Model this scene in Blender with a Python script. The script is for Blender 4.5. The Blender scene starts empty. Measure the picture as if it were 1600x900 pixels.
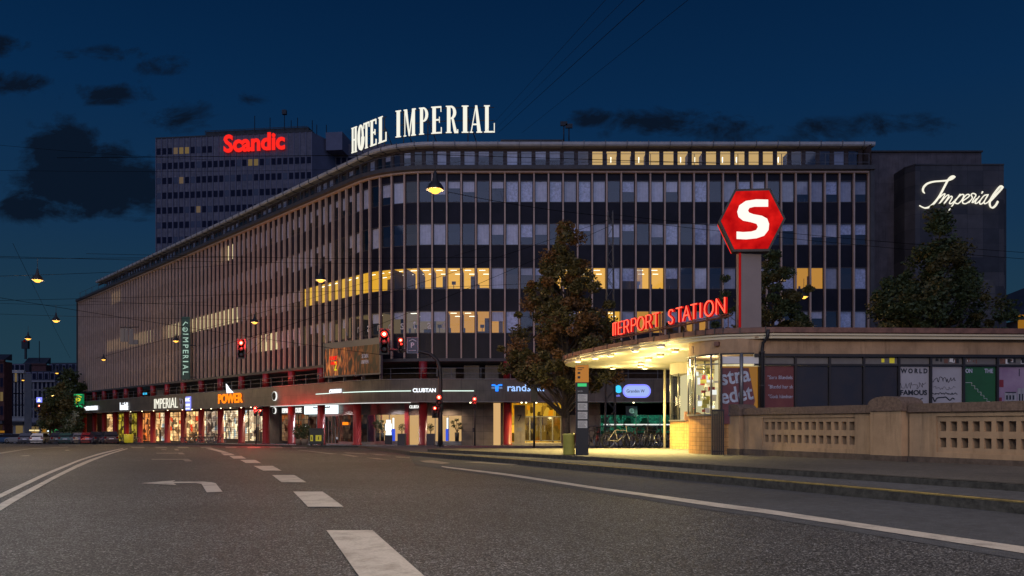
import bpy, bmesh, math, random
from mathutils import Vector, Matrix
random.seed(7)
PI = math.pi
S = bpy.context.scene
COL = S.collection
# ------------------------------------------------------------------ camera
cam_d = bpy.data.cameras.new("camera"); cam = bpy.data.objects.new("camera", cam_d); COL.objects.link(cam)
cam.location = (0, 0, 0); cam.rotation_euler = (PI/2, 0, 0)
cam_d.sensor_width = 36; cam_d.lens = 28; cam_d.shift_y = 0.1328
cam_d.clip_start = 0.05; cam_d.clip_end = 3000
S.camera = cam
# ------------------------------------------------------------------ exposure
S.view_settings.view_transform = 'Standard'; S.view_settings.look = 'None'
S.view_settings.exposure = 0.0; S.view_settings.gamma = 1.0; S.view_settings.use_curve_mapping = False
S.cycles.use_denoising = True
S.cycles.max_bounces = 8; S.cycles.diffuse_bounces = 3; S.cycles.glossy_bounces = 3
S.cycles.transparent_max_bounces = 12; S.cycles.transmission_bounces = 4
S.cycles.sample_clamp_indirect = 3.0; S.cycles.sample_clamp_direct = 0
S.cycles.use_light_tree = True; S.cycles.caustics_reflective = False; S.cycles.caustics_refractive = False
# ------------------------------------------------------------------ night sky
W = bpy.data.worlds.new("World"); S.world = W; W.use_nodes = True
def world():
    nt = W.node_tree; N = nt.nodes; L = nt.links; N.clear()
    def n(t, **k):
        o = N.new(t)
        for a, b in k.items(): setattr(o, a, b)
        return o
    def m(op, a, b=None, clamp=False):
        o = n('ShaderNodeMath', operation=op, use_clamp=clamp)
        for i, x in enumerate((a, b)):
            if x is None: continue
            if isinstance(x, (int, float)): o.inputs[i].default_value = x
            else: L.new(x, o.inputs[i])
        return o.outputs[0]
    tc = n('ShaderNodeTexCoord'); sep = n('ShaderNodeSeparateXYZ'); L.new(tc.outputs['Generated'], sep.inputs[0])
    x, y, z = sep.outputs
    ramp = n('ShaderNodeValToRGB'); L.new(m('MAXIMUM', z, 0.0), ramp.inputs[0])
    cr = ramp.color_ramp; cr.elements[0].position = 0.0; cr.elements[0].color = (.0165, .047, .070, 1)
    cr.elements[1].position = 1.0; cr.elements[1].color = (.0002, .006, .022, 1)
    for p, c in ((.10, (.0120, .041, .067)), (.22, (.0056, .0295, .074)), (.36, (.0018, .0215, .071)), (.5, (.0004, .0125, .048))):
        e = cr.elements.new(p); e.color = (*c, 1)
    sky = n('ShaderNodeTexSky', sky_type='NISHITA', sun_disc=False)
    sky.sun_elevation = math.radians(-1.5); sky.sun_rotation = math.radians(200); sky.altitude = 10
    # clouds live in the direction space u = x/y, v = z/y of the sky
    yy = m('MAXIMUM', m('ABSOLUTE', y), 0.15)
    u = m('DIVIDE', x, yy); v = m('DIVIDE', z, yy)
    cmb = n('ShaderNodeCombineXYZ'); L.new(u, cmb.inputs[0]); L.new(m('MULTIPLY', v, 1.7), cmb.inputs[1]); L.new(y, cmb.inputs[2])
    nz = n('ShaderNodeTexNoise'); nz.inputs['Scale'].default_value = 13; nz.inputs['Detail'].default_value = 9; nz.inputs['Roughness'].default_value = .66; nz.inputs['Distortion'].default_value = .35
    L.new(cmb.outputs[0], nz.inputs['Vector'])
    tot = None
    for (cu, cv, ru, rv, a) in ((-.535, .300, .085, .034, 1.7), (-.565, .345, .042, .032, 1.5), (-.470, .300, .045, .032, 1.4), (-.60, .272, .045, .018, 1.3), (-.50, .338, .03, .02, .8), (-.49, .262, .04, .014, .5),
                                (-.62, .43, .05, .016, .75), (-.50, .465, .055, .013, .6), (-.50, .415, .06, .014, .8), (-.435, .45, .04, .014, .7), (-.40, .385, .045, .026, .9), (-.56, .46, .03, .01, .6), (-.64, .475, .05, .014, .6),
                                (-.355, .405, .05, .014, .5), (-.19, .36, .10, .014, .3),
                                (.10, .385, .03, .012, .7), (.22, .375, .10, .022, .85), (.36, .365, .12, .018, .7), (.49, .37, .07, .018, .7), (.15, .36, .08, .012, .5), (.60, .27, .05, .02, .2)):
        du = m('DIVIDE', m('SUBTRACT', u, cu), ru); dv = m('DIVIDE', m('SUBTRACT', v, cv), rv)
        d = m('ADD', m('MULTIPLY', du, du), m('MULTIPLY', dv, dv))
        g = m('MULTIPLY', m('DIVIDE', 1.0, m('ADD', m('MULTIPLY', m('MULTIPLY', d, d), .8), .8)), a)
        tot = g if tot is None else m('MAXIMUM', tot, g)
    cl = m('ADD', tot, m('MULTIPLY', m('SUBTRACT', nz.outputs[0], .5), 4.2))
    cl = m('MULTIPLY', m('SUBTRACT', cl, .55), 1.35, True)
    cl = m('MULTIPLY', cl, m('MULTIPLY', m('SUBTRACT', tot, .12), 3.0, True))
    cl = m('MULTIPLY', cl, .93)
    mix = n('ShaderNodeMixRGB'); L.new(cl, mix.inputs[0])
    # the western half of the sky, behind the camera, still holds violet blue afterglow
    back = m('MULTIPLY', m('MULTIPLY', y, -1.0, True), 1.0)
    af = n('ShaderNodeMixRGB', blend_type='ADD'); L.new(back, af.inputs[0]); L.new(ramp.outputs[0], af.inputs[1]); af.inputs[2].default_value = (.06, .095, .25, 1)
    add = n('ShaderNodeMixRGB', blend_type='ADD'); add.inputs[0].default_value = .004
    L.new(af.outputs[0], add.inputs[1]); L.new(sky.outputs[0], add.inputs[2])
    L.new(add.outputs[0], mix.inputs[1]); mix.inputs[2].default_value = (.0030, .0065, .015, 1)
    bg = n('ShaderNodeBackground'); bg.inputs[1].default_value = 1.0
    out = n('ShaderNodeOutputWorld'); L.new(mix.outputs[0], bg.inputs[0]); L.new(bg.outputs[0], out.inputs[0])
world()
# ------------------------------------------------------------------ last twilight from behind the camera
sd = bpy.data.lights.new("twilight_sun", 'SUN'); sd.energy = 0.56; sd.angle = math.radians(75); sd.color = (.62, .68, 1.0)
sun = bpy.data.objects.new("twilight_sun", sd); COL.objects.link(sun); sun.rotation_euler = (math.radians(50), 0, math.radians(-14))
# ------------------------------------------------------------------ projection helpers (1244.4 = focal length in pixels of the 1600 px frame)
F = 1244.4
def at(px, py, Y): return Vector(((px-800)/F*Y, Y, (662.5-py)/F*Y))
def atz(px, py, z):
    Y = F*z/(662.5-py); return Vector(((px-800)/F*Y, Y, z))
GT = [(-400, .9), (0, .95), (10, .95), (14.9, .978), (18.9, 1.017), (22.9, 1.05), (26.8, 1.106), (30.8, 1.17), (40.8, 1.36), (52.5, 1.60), (63, 1.82), (70, 1.95), (76, 2.03), (93.3, 2.34), (130.6, 3.2), (186, 4.3), (300, 5.3), (2500, 8)]
def G(Y):
    for (a, ha), (b, hb) in zip(GT, GT[1:]):
        if Y <= b: return ha+(hb-ha)*(Y-a)/(b-a)
    return GT[-1][1]
def gz(Y, off=0.0): return -G(Y)+off
def gp(px, py, off=0.0):
    """point of the ground (raised by off) seen at a pixel"""
    lo, hi = 1.0, 200.0
    t = py-662.5
    Y = 1.0
    while Y < 200:
        if (G(Y)-off)/Y*F <= t: break
        Y += .02
    return (px-800)/F*Y, Y
# ------------------------------------------------------------------ objects
ORG = {}
def thing(name, label, cat, loc=(0, 0, 0), group=None, kind=None):
    o = bpy.data.objects.new(name, None); COL.objects.link(o); o.location = loc; o.empty_display_size = .2
    o['label'] = label; o['category'] = cat
    if group: o['group'] = group
    if kind: o['kind'] = kind
    ORG[o.name] = Vector(loc); return o
def tag(o, label=None, cat=None, group=None, kind=None):
    if label: o['label'] = label
    if cat: o['category'] = cat
    if group: o['group'] = group
    if kind: o['kind'] = kind
    return o
def dup(root, loc=None, rz=None, label=None, group=None, scale=None):
    def cp(o, par):
        c = o.copy(); COL.objects.link(c)
        if par: c.parent = par
        for ch in o.children: cp(ch, c)
        return c
    r = cp(root, None)
    if loc is not None: r.location = loc
    if rz is not None: r.rotation_euler = (0, 0, rz)
    if scale is not None: r.scale = (scale,)*3
    if label: r['label'] = label
    if group: r['group'] = group
    return r
class Fr:
    """local frame: u along U, v along V, w up"""
    def __init__(s, o, U, V=None, Wv=(0, 0, 1)):
        s.o = Vector(o); s.U = Vector(U).normalized(); s.W = Vector(Wv).normalized()
        s.V = Vector(V).normalized() if V is not None else s.W.cross(s.U)
    def __call__(s, u, v, w): return s.o+s.U*u+s.V*v+s.W*w
ID = lambda u, v, w: Vector((u, v, w))
class MB:
    def __init__(s): s.v = []; s.f = []; s.m = []; s.uv = []; s.sm = []
    def face(s, pts, mi=0, uv=None, sm=False):
        i = len(s.v); s.v += [tuple(p) for p in pts]; s.f.append(tuple(range(i, i+len(pts)))); s.m.append(mi); s.uv.append(uv); s.sm.append(sm)
    def box(s, u0, u1, v0, v1, w0, w1, fr=ID, mi=0):
        c = [fr(u, v, w) for w in (w0, w1) for v in (v0, v1) for u in (u0, u1)]
        for q in ((0, 2, 3, 1), (4, 5, 7, 6), (0, 1, 5, 4), (2, 6, 7, 3), (0, 4, 6, 2), (1, 3, 7, 5)):
            s.face([c[k] for k in q], mi)
    def prism(s, poly, w0, w1, fr=ID, mi=0, mtop=None):
        """poly in (u,v), extruded along w"""
        n = len(poly)
        s.face([fr(a, b, w1) for a, b in poly], mi if mtop is None else mtop); s.face([fr(a, b, w0) for a, b in reversed(poly)], mi)
        for i in range(n):
            a, b = poly[i], poly[(i+1) % n]
            s.face([fr(*a, w0), fr(*b, w0), fr(*b, w1), fr(*a, w1)], mi)
    def plate(s, poly, v0, v1, fr=ID, mi=0):
        """poly in (u,w), extruded along v"""
        n = len(poly)
        s.face([fr(a, v0, b) for a, b in poly], mi); s.face([fr(a, v1, b) for a, b in reversed(poly)], mi)
        for i in range(n):
            a, b = poly[i], poly[(i+1) % n]
            s.face([fr(a[0], v0, a[1]), fr(a[0], v1, a[1]), fr(b[0], v1, b[1]), fr(b[0], v0, b[1])], mi)
    def tube(s, pts, r, n=6, mi=0, closed=False, caps=True, rr=None):
        pts = [Vector(p) for p in pts]; k = len(pts); rings = []
        up = None
        for i, p in enumerate(pts):
            if closed: d = pts[(i+1) % k]-pts[i-1]
            else: d = pts[min(i+1, k-1)]-pts[max(i-1, 0)]
            if d.length < 1e-9: d = Vector((0, 0, 1))
            d.normalize()
            if up is None or abs(up.dot(d)) > .95:
                up = Vector((0, 0, 1)) if abs(d.z) < .9 else Vector((0, 1, 0))
            a = d.cross(up).normalized(); b = a.cross(d).normalized(); up = b
            R = rr[i] if rr else r
            rings.append([p+a*(R*math.cos(2*PI*j/n))+b*(R*math.sin(2*PI*j/n)) for j in range(n)])
        base = len(s.v)
        for rg in rings: s.v += [tuple(q) for q in rg]
        for i in range(k if closed else k-1):
            i2 = (i+1) % k
            for j in range(n):
                j2 = (j+1) % n
                s.f.append((base+i*n+j, base+i*n+j2, base+i2*n+j2, base+i2*n+j)); s.m.append(mi); s.uv.append(None); s.sm.append(n > 5)
        if caps and not closed:
            s.f.append(tuple(base+j for j in range(n))[::-1]); s.m.append(mi); s.uv.append(None); s.sm.append(False)
            s.f.append(tuple(base+(k-1)*n+j for j in range(n))); s.m.append(mi); s.uv.append(None); s.sm.append(False)
    def lathe(s, prof, c=(0, 0, 0), n=16, mi=0, sm=True, fr=None, caps=True):
        """prof: (radius, height)"""
        base = len(s.v); c = Vector(c)
        for r, h in prof:
            for j in range(n):
                a = 2*PI*j/n; p = Vector((r*math.cos(a), r*math.sin(a), h))
                s.v.append(tuple(fr(*p) if fr else c+p))
        for i in range(len(prof)-1):
            for j in range(n):
                j2 = (j+1) % n
                s.f.append((base+i*n+j, base+i*n+j2, base+(i+1)*n+j2, base+(i+1)*n+j)); s.m.append(mi); s.uv.append(None); s.sm.append(sm)
        for i, rev in ((0, True), (len(prof)-1, False)):
            if caps and prof[i][0] > 1e-4:
                q = tuple(base+i*n+j for j in range(n)); s.f.append(q[::-1] if rev else q); s.m.append(mi); s.uv.append(None); s.sm.append(False)
    def cyl(s, c, r, h, n=12, mi=0): s.lathe([(r, 0), (r, h)], c, n, mi)
    def blob(s, c, rx, ry, rz, n=10, k=6, mi=0, wob=0.0):
        c = Vector(c); base = len(s.v)
        for i in range(k+1):
            t = PI*i/k-PI/2
            for j in range(n):
                a = 2*PI*j/n; q = 1+random.uniform(-wob, wob)
                s.v.append((c.x+rx*q*math.cos(t)*math.cos(a), c.y+ry*q*math.cos(t)*math.sin(a), c.z+rz*q*math.sin(t)))
        for i in range(k):
            for j in range(n):
                j2 = (j+1) % n; s.f.append((base+i*n+j, base+i*n+j2, base+(i+1)*n+j2, base+(i+1)*n+j)); s.m.append(mi); s.uv.append(None); s.sm.append(True)
    def build(s, name, mats, parent=None, kind=None, label=None):
        if not s.f: return None
        me = bpy.data.meshes.new(name)
        o0 = ORG.get(parent.name, Vector()) if parent else Vector()
        vs = [(a-o0.x, b-o0.y, c-o0.z) for a, b, c in s.v] if o0.length_squared else s.v
        me.from_pydata(vs, [], s.f)
        if not isinstance(mats, (list, tuple)): mats = [mats]
        for m in mats: me.materials.append(m)
        me.polygons.foreach_set('material_index', s.m); me.polygons.foreach_set('use_smooth', s.sm)
        if any(u is not None for u in s.uv):
            uvl = me.uv_layers.new(name='UVMap'); k = 0; flat = []
            for f, u in zip(s.f, s.uv):
                for j in range(len(f)): flat += (u[j] if u else (0, 0))
            uvl.data.foreach_set('uv', flat)
        me.update()
        o = bpy.data.objects.new(name, me); COL.objects.link(o)
        if parent: o.parent = parent
        ORG[o.name] = o0
        if kind: o['kind'] = kind
        if label: o['label'] = label
        return o
# ------------------------------------------------------------------ lettering (the built-in font, turned into mesh)
def _tmesh(s, ext=0.0, off=0.0):
    cu = bpy.data.curves.new('lettering', 'FONT'); cu.body = s; cu.size = 1; cu.extrude = ext; cu.resolution_u = 3; cu.offset = off
    ob = bpy.data.objects.new('lettering', cu); COL.objects.link(ob)
    dg = bpy.context.evaluated_depsgraph_get(); me = bpy.data.meshes.new_from_object(ob.evaluated_get(dg))
    vs = [v.co.copy() for v in me.vertices]; fs = [tuple(p.vertices) for p in me.polygons]
    bpy.data.objects.remove(ob); bpy.data.curves.remove(cu); bpy.data.meshes.remove(me)
    return vs, fs
def letters(name, s, mat, fr, w, h, ext=.02, parent=None, each=False, off=0.0, wob=None, kind=None):
    """string fitted to w x h with its lower left corner at the frame's origin; u = reading direction, w = up, v = towards the reader"""
    vs, fs = _tmesh(s, 1, off)
    x0 = min(v.x for v in vs); x1 = max(v.x for v in vs); y0 = min(v.y for v in vs); y1 = max(v.y for v in vs)
    sx = w/(x1-x0); sy = h/(y1-y0)
    def put(vs, fs, dx=0.0):
        mb = MB(); mb.v = [tuple(fr((v.x+dx-x0)*sx, ext*(1+v.z)/2+.004, (v.y-y0)*sy)) for v in vs]
        mb.f = fs; mb.m = [0]*len(fs); mb.uv = [None]*len(fs); mb.sm = [False]*len(fs)
        return mb.build(name, mat, parent, kind)
    if not each: return put(vs, fs)
    for i, ch in enumerate(s):
        if ch == ' ': continue
        pv, _ = _tmesh(s[:i+1], 1, off); cv, cf = _tmesh(ch, 1, off)
        o = put(cv, cf, max(v.x for v in pv)-max(v.x for v in cv))
    return o
# ------------------------------------------------------------------ materials
MT = {}
def pbr(name, col, rough=.75, var=.0, vs=2.0, bump=0.0, bs=20.0, metal=0.0, emis=None, es=0.0, col2=None, spec=.5, sample=True, coat=0.0):
    m = bpy.data.materials.new(name); m.use_nodes = True; nt = m.node_tree; b = nt.nodes['Principled BSDF']
    b.inputs['Base Color'].default_value = (*col, 1); b.inputs['Roughness'].default_value = rough; b.inputs['Metallic'].default_value = metal
    b.inputs['Specular IOR Level'].default_value = spec
    if coat: b.inputs['Coat Weight'].default_value = coat
    if emis: b.inputs['Emission Color'].default_value = (*emis, 1); b.inputs['Emission Strength'].default_value = es
    if emis and not sample: m.cycles.emission_sampling = 'NONE'
    tc = nt.nodes.new('ShaderNodeTexCoord')
    if var or col2:
        nz = nt.nodes.new('ShaderNodeTexNoise'); nz.inputs['Scale'].default_value = vs; nz.inputs['Detail'].default_value = 6; nz.inputs['Roughness'].default_value = .65
        nt.links.new(tc.outputs['Object'], nz.inputs['Vector'])
        r = nt.nodes.new('ShaderNodeValToRGB'); nt.links.new(nz.outputs[0], r.inputs[0])
        c2 = col2 or tuple(min(1, c*(1+var)) for c in col); c1 = col if col2 else tuple(c*(1-var) for c in col)
        r.color_ramp.elements[0].position = .35; r.color_ramp.elements[0].color = (*c1, 1)
        r.color_ramp.elements[1].position = .65; r.color_ramp.elements[1].color = (*c2, 1)
        nt.links.new(r.outputs[0], b.inputs['Base Color'])
    if bump:
        n2 = nt.nodes.new('ShaderNodeTexNoise'); n2.inputs['Scale'].default_value = bs; n2.inputs['Detail'].default_value = 4
        nt.links.new(tc.outputs['Object'], n2.inputs['Vector'])
        bp = nt.nodes.new('ShaderNodeBump'); bp.inputs['Strength'].default_value = bump; bp.inputs['Distance'].default_value = .02
        nt.links.new(n2.outputs[0], bp.inputs['Height']); nt.links.new(bp.outputs[0], b.inputs['Normal'])
    MT[name] = m; return m
def glow(name, col, es, sample=True):
    m = bpy.data.materials.new(name); m.use_nodes = True; nt = m.node_tree; nt.nodes.clear()
    e = nt.nodes.new('ShaderNodeEmission'); e.inputs[0].default_value = (*col, 1); e.inputs[1].default_value = es
    o = nt.nodes.new('ShaderNodeOutputMaterial'); nt.links.new(e.outputs[0], o.inputs[0])
    if not sample: m.cycles.emission_sampling = 'NONE'
    MT[name] = m; return m
def glass(name, tint=(1, 1, 1), refl=.12, rough=.03):
    m = bpy.data.materials.new(name); m.use_nodes = True; nt = m.node_tree; nt.nodes.clear()
    t = nt.nodes.new('ShaderNodeBsdfTransparent'); t.inputs[0].default_value = (*tint, 1)
    g = nt.nodes.new('ShaderNodeBsdfGlossy'); g.inputs['Roughness'].default_value = rough
    ge = nt.nodes.new('ShaderNodeNewGeometry'); dt = nt.nodes.new('ShaderNodeVectorMath'); dt.operation = 'DOT_PRODUCT'; nt.links.new(ge.outputs['Incoming'], dt.inputs[0]); nt.links.new(ge.outputs['Normal'], dt.inputs[1])
    def mm(op, a, b):
        o = nt.nodes.new('ShaderNodeMath'); o.operation = op; o.use_clamp = op == 'ADD'
        for i, x in enumerate((a, b)):
            if isinstance(x, (int, float)): o.inputs[i].default_value = x
            elif x is not None: nt.links.new(x, o.inputs[i])
        return o
    ad = mm('ADD', mm('MULTIPLY', mm('POWER', mm('SUBTRACT', 1.0, mm('ABSOLUTE', dt.outputs['Value'], None).outputs[0]).outputs[0], 5.0).outputs[0], .9).outputs[0], refl)
    mx = nt.nodes.new('ShaderNodeMixShader'); nt.links.new(ad.outputs[0], mx.inputs[0]); nt.links.new(t.outputs[0], mx.inputs[1]); nt.links.new(g.outputs[0], mx.inputs[2])
    o = nt.nodes.new('ShaderNodeOutputMaterial'); nt.links.new(mx.outputs[0], o.inputs[0]); MT[name] = m; return m
def tiles(name, c1, c2, mortar, w, h, ax='XZ', rough=.8, joint=.012, use_uv=False, off=0.0, bump=.3, patch=0.0, pv=1.0):
    m = bpy.data.materials.new(name); m.use_nodes = True; nt = m.node_tree; b = nt.nodes['Principled BSDF']; b.inputs['Roughness'].default_value = rough
    tc = nt.nodes.new('ShaderNodeTexCoord'); br = nt.nodes.new('ShaderNodeTexBrick'); br.offset = off
    if use_uv: vec = tc.outputs['UV']
    else:
        sp = nt.nodes.new('ShaderNodeSeparateXYZ'); nt.links.new(tc.outputs['Object'], sp.inputs[0]); cb = nt.nodes.new('ShaderNodeCombineXYZ')
        nt.links.new(sp.outputs['XYZ'.index(ax[0])], cb.inputs[0]); nt.links.new(sp.outputs['XYZ'.index(ax[1])], cb.inputs[1]); vec = cb.outputs[0]
    nt.links.new(vec, br.inputs['Vector'])
    br.inputs['Scale'].default_value = 1; br.inputs['Brick Width'].default_value = w; br.inputs['Row Height'].default_value = h
    br.inputs['Mortar Size'].default_value = joint; br.inputs['Mortar Smooth'].default_value = .1
    br.inputs['Color1'].default_value = (*c1, 1); br.inputs['Color2'].default_value = (*c2, 1); br.inputs['Mortar'].default_value = (*mortar, 1)
    src = br.outputs['Color']
    nz = nt.nodes.new('ShaderNodeTexNoise'); nz.inputs['Scale'].default_value = 1.3; nz.inputs['Detail'].default_value = 6; nt.links.new(tc.outputs['Object'], nz.inputs['Vector'])
    mr = nt.nodes.new('ShaderNodeMapRange'); nt.links.new(nz.outputs[0], mr.inputs[0]); mr.inputs[1].default_value = .3; mr.inputs[2].default_value = .7; mr.inputs[3].default_value = .72; mr.inputs[4].default_value = 1.2
    mu = nt.nodes.new('ShaderNodeMixRGB'); mu.blend_type = 'MULTIPLY'; mu.inputs[0].default_value = pv; nt.links.new(src, mu.inputs[1]); nt.links.new(mr.outputs[0], mu.inputs[2])
    nt.links.new(mu.outputs[0], b.inputs['Base Color'])
    bp = nt.nodes.new('ShaderNodeBump'); bp.inputs['Strength'].default_value = bump; bp.inputs['Distance'].default_value = .01; bp.invert = True
    nt.links.new(br.outputs['Fac'], bp.inputs['Height']); nt.links.new(bp.outputs[0], b.inputs['Normal'])
    MT[name] = m; return m
def asphalt(name, dark, light, speck, patch=.25, rough=.82, sc=70):
    """dark binder with pale stone chips, tyre-polished bands and faint repairs"""
    m = bpy.data.materials.new(name); m.use_nodes = True; nt = m.node_tree; b = nt.nodes['Principled BSDF']; b.inputs['Roughness'].default_value = rough
    b.inputs['Specular IOR Level'].default_value = .35
    N = nt.nodes.new; L = nt.links.new; tc = N('ShaderNodeTexCoord')
    vo = N('ShaderNodeTexVoronoi'); vo.inputs['Scale'].default_value = sc; L(tc.outputs['Object'], vo.inputs['Vector'])
    hs = N('ShaderNodeSeparateColor'); L(vo.outputs['Color'], hs.inputs[0])
    r = N('ShaderNodeValToRGB'); L(hs.outputs[0], r.inputs[0]); e = r.color_ramp.elements
    e[0].position = .0; e[0].color = (*dark, 1); e[1].position = 1; e[1].color = (*speck, 1)
    k = e.new(.45); k.color = (*dark, 1); k = e.new(.80); k.color = (*light, 1)
    nz = N('ShaderNodeTexNoise'); nz.inputs['Scale'].default_value = .35; nz.inputs['Detail'].default_value = 8; nz.inputs['Roughness'].default_value = .6; L(tc.outputs['Object'], nz.inputs['Vector'])
    mr = N('ShaderNodeMapRange'); L(nz.outputs[0], mr.inputs[0]); mr.inputs[1].default_value = .3; mr.inputs[2].default_value = .7; mr.inputs[3].default_value = 1-patch; mr.inputs[4].default_value = 1+patch
    n3 = N('ShaderNodeTexNoise'); n3.inputs['Scale'].default_value = 9; n3.inputs['Detail'].default_value = 5; L(tc.outputs['Object'], n3.inputs['Vector'])
    m3 = N('ShaderNodeMapRange'); L(n3.outputs[0], m3.inputs[0]); m3.inputs[1].default_value = .3; m3.inputs[2].default_value = .7; m3.inputs[3].default_value = .8; m3.inputs[4].default_value = 1.2
    mm = N('ShaderNodeMath'); mm.operation = 'MULTIPLY'; L(mr.outputs[0], mm.inputs[0]); L(m3.outputs[0], mm.inputs[1])
    mu = N('ShaderNodeMixRGB'); mu.blend_type = 'MULTIPLY'; mu.inputs[0].default_value = 1; L(r.outputs[0], mu.inputs[1]); L(mm.outputs[0], mu.inputs[2])
    # a few cracks
    vc = N('ShaderNodeTexVoronoi'); vc.feature = 'DISTANCE_TO_EDGE'; vc.inputs['Scale'].default_value = .16
    wn = N('ShaderNodeTexNoise'); wn.inputs['Scale'].default_value = 1.4; wn.inputs['Detail'].default_value = 6; L(tc.outputs['Object'], wn.inputs['Vector'])
    va = N('ShaderNodeMixRGB'); va.blend_type = 'ADD'; va.inputs[0].default_value = .55; L(tc.outputs['Object'], va.inputs[1]); L(wn.outputs['Color'], va.inputs[2]); L(va.outputs[0], vc.inputs['Vector'])
    cr = N('ShaderNodeMapRange'); L(vc.outputs['Distance'], cr.inputs[0]); cr.inputs[1].default_value = .0; cr.inputs[2].default_value = .0022; cr.inputs[3].default_value = .45; cr.inputs[4].default_value = 1
    m4 = N('ShaderNodeMixRGB'); m4.blend_type = 'MULTIPLY'; m4.inputs[0].default_value = .8; L(mu.outputs[0], m4.inputs[1]); L(cr.outputs[0], m4.inputs[2])
    L(m4.outputs[0], b.inputs['Base Color'])
    bp = N('ShaderNodeBump'); bp.inputs['Strength'].default_value = .5; bp.inputs['Distance'].default_value = .008; L(vo.outputs['Distance'], bp.inputs['Height']); L(bp.outputs[0], b.inputs['Normal'])
    MT[name] = m; return m
asphalt('asphalt', (.012, .0135, .0165), (.070, .073, .079), (.25, .255, .265), sc=98, patch=.3, rough=.66)
asphalt('lane_asphalt', (.043, .049, .060), (.064, .071, .083), (.092, .10, .115), patch=.2, sc=130)
asphalt('pave_asphalt', (.060, .066, .076), (.085, .092, .104), (.12, .13, .14), patch=.2, sc=110)
def paint(name, col):
    m = pbr(name, col, .6); nt = m.node_tree; b = nt.nodes['Principled BSDF']; N = nt.nodes.new; L = nt.links.new; tc = N('ShaderNodeTexCoord')
    n1 = N('ShaderNodeTexNoise'); n1.inputs['Scale'].default_value = 3; n1.inputs['Detail'].default_value = 8; n1.inputs['Roughness'].default_value = .7; L(tc.outputs['Object'], n1.inputs['Vector'])
    r = N('ShaderNodeValToRGB'); L(n1.outputs[0], r.inputs[0]); e = r.color_ramp.elements
    e[0].position = .30; e[0].color = (*[c*.42 for c in col], 1); e[1].position = .52; e[1].color = (*col, 1)
    n2 = N('ShaderNodeTexNoise'); n2.inputs['Scale'].default_value = 60; n2.inputs['Detail'].default_value = 3; L(tc.outputs['Object'], n2.inputs['Vector'])
    mr = N('ShaderNodeMapRange'); L(n2.outputs[0], mr.inputs[0]); mr.inputs[1].default_value = .3; mr.inputs[2].default_value = .6; mr.inputs[3].default_value = .75; mr.inputs[4].default_value = 1.0
    mu = N('ShaderNodeMixRGB'); mu.blend_type = 'MULTIPLY'; mu.inputs[0].default_value = 1; L(r.outputs[0], mu.inputs[1]); L(mr.outputs[0], mu.inputs[2]); L(mu.outputs[0], b.inputs['Base Color'])
paint('road_paint', (.46, .43, .39)); paint('old_paint', (.20, .19, .18)); paint('kerb_yellow', (.33, .24, .07))
pbr('granite_kerb', (.050, .047, .040), .85, var=.5, vs=9, bump=.6, bs=30)
pbr('plaster', (.40, .275, .165), .9, var=.14, vs=1.6, bump=.25, bs=30)
pbr('coping', (.15, .105, .08), .9, var=.3, vs=18, bump=.5, bs=50)
pbr('plinth', (.10, .075, .06), .9, var=.3, vs=8, bump=.4, bs=30)
pbr('station_plaster', (.36, .235, .14), .9, var=.22, vs=1.1, bump=.2, bs=25)
pbr('cream', (.62, .55, .40), .6, var=.06, vs=2)
pbr('soffit', (.74, .70, .52), .7, var=.04, vs=1)
pbr('roof_dark', (.035, .027, .025), .6, var=.3, vs=4)
pbr('copper_edge', (.16, .075, .055), .6, var=.35, vs=5, bump=.2, bs=20)
pbr('iron', (.025, .024, .028), .5, metal=.3)
pbr('steel', (.22, .22, .23), .45, metal=.7)
pbr('galv', (.12, .12, .13), .55, metal=.4)
pbr('fin', (.47, .345, .28), .55, var=.12, vs=1.2)
pbr('spandrel', (.012, .010, .017), .35, var=.3, vs=.8, spec=.16)
pbr('win_frame', (.045, .035, .035), .5)
pbr('blind', (.80, .77, .84), .85, var=.12, vs=3)
pbr('curtain', (.55, .57, .70), .9, var=.3, vs=6)
pbr('room_dark', (.05, .05, .07), .9)
pbr('cornice', (.055, .05, .052), .6, var=.2, vs=2)
pbr('roof_metal', (.42, .40, .39), .5, var=.15, vs=1.5)
pbr('gallery', (.075, .055, .055), .8, var=.25, vs=2)
pbr('red_column', (.26, .018, .020), .38, var=.12, vs=2, coat=.2)
pbr('concrete', (.24, .215, .19), .85, var=.15, vs=1.5)
tiles('fascia', (.088, .070, .052), (.11, .088, .066), (.035, .028, .022), 1.15, .86, use_uv=True, rough=.45, off=0)
tiles('stone_wall', (.16, .125, .105), (.19, .15, .125), (.07, .055, .05), .9, .62, use_uv=True, rough=.7)
tiles('wing_stone', (.105, .082, .085), (.125, .098, .10), (.05, .04, .045), 1.6, 2.4, ax='XZ', rough=.8)
tiles('slate', (.026, .024, .029), (.070, .060, .060), (.012, .011, .014), 1.25, 1.15, ax='XZ', rough=.6)
tiles('tower_wall', (.135, .115, .135), (.15, .125, .145), (.19, .165, .18), 1.38, 40, ax='XZ', rough=.7, joint=.08)
pbr('tower_side', (.16, .15, .20), .8, var=.1, vs=.3)
pbr('tower_glass', (.008, .010, .030), .5, spec=.1)
tiles('tile_base', (.50, .27, .10), (.62, .36, .15), (.20, .11, .05), .105, .12, use_uv=True, rough=.35, joint=.006)
pbr('shaft', (.20, .165, .165), .6, var=.06, vs=2)
pbr('leaf', (.060, .062, .022), .55, col2=(.15, .115, .038), vs=9, spec=.3)
pbr('leaf_rust', (.10, .055, .022), .55, col2=(.22, .11, .035), vs=8, spec=.3)
pbr('leaf_green', (.030, .048, .020), .55, col2=(.085, .105, .038), vs=6, spec=.3)
pbr('leaf_pale', (.10, .13, .07), .5, col2=(.42, .43, .30), vs=7)
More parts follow.
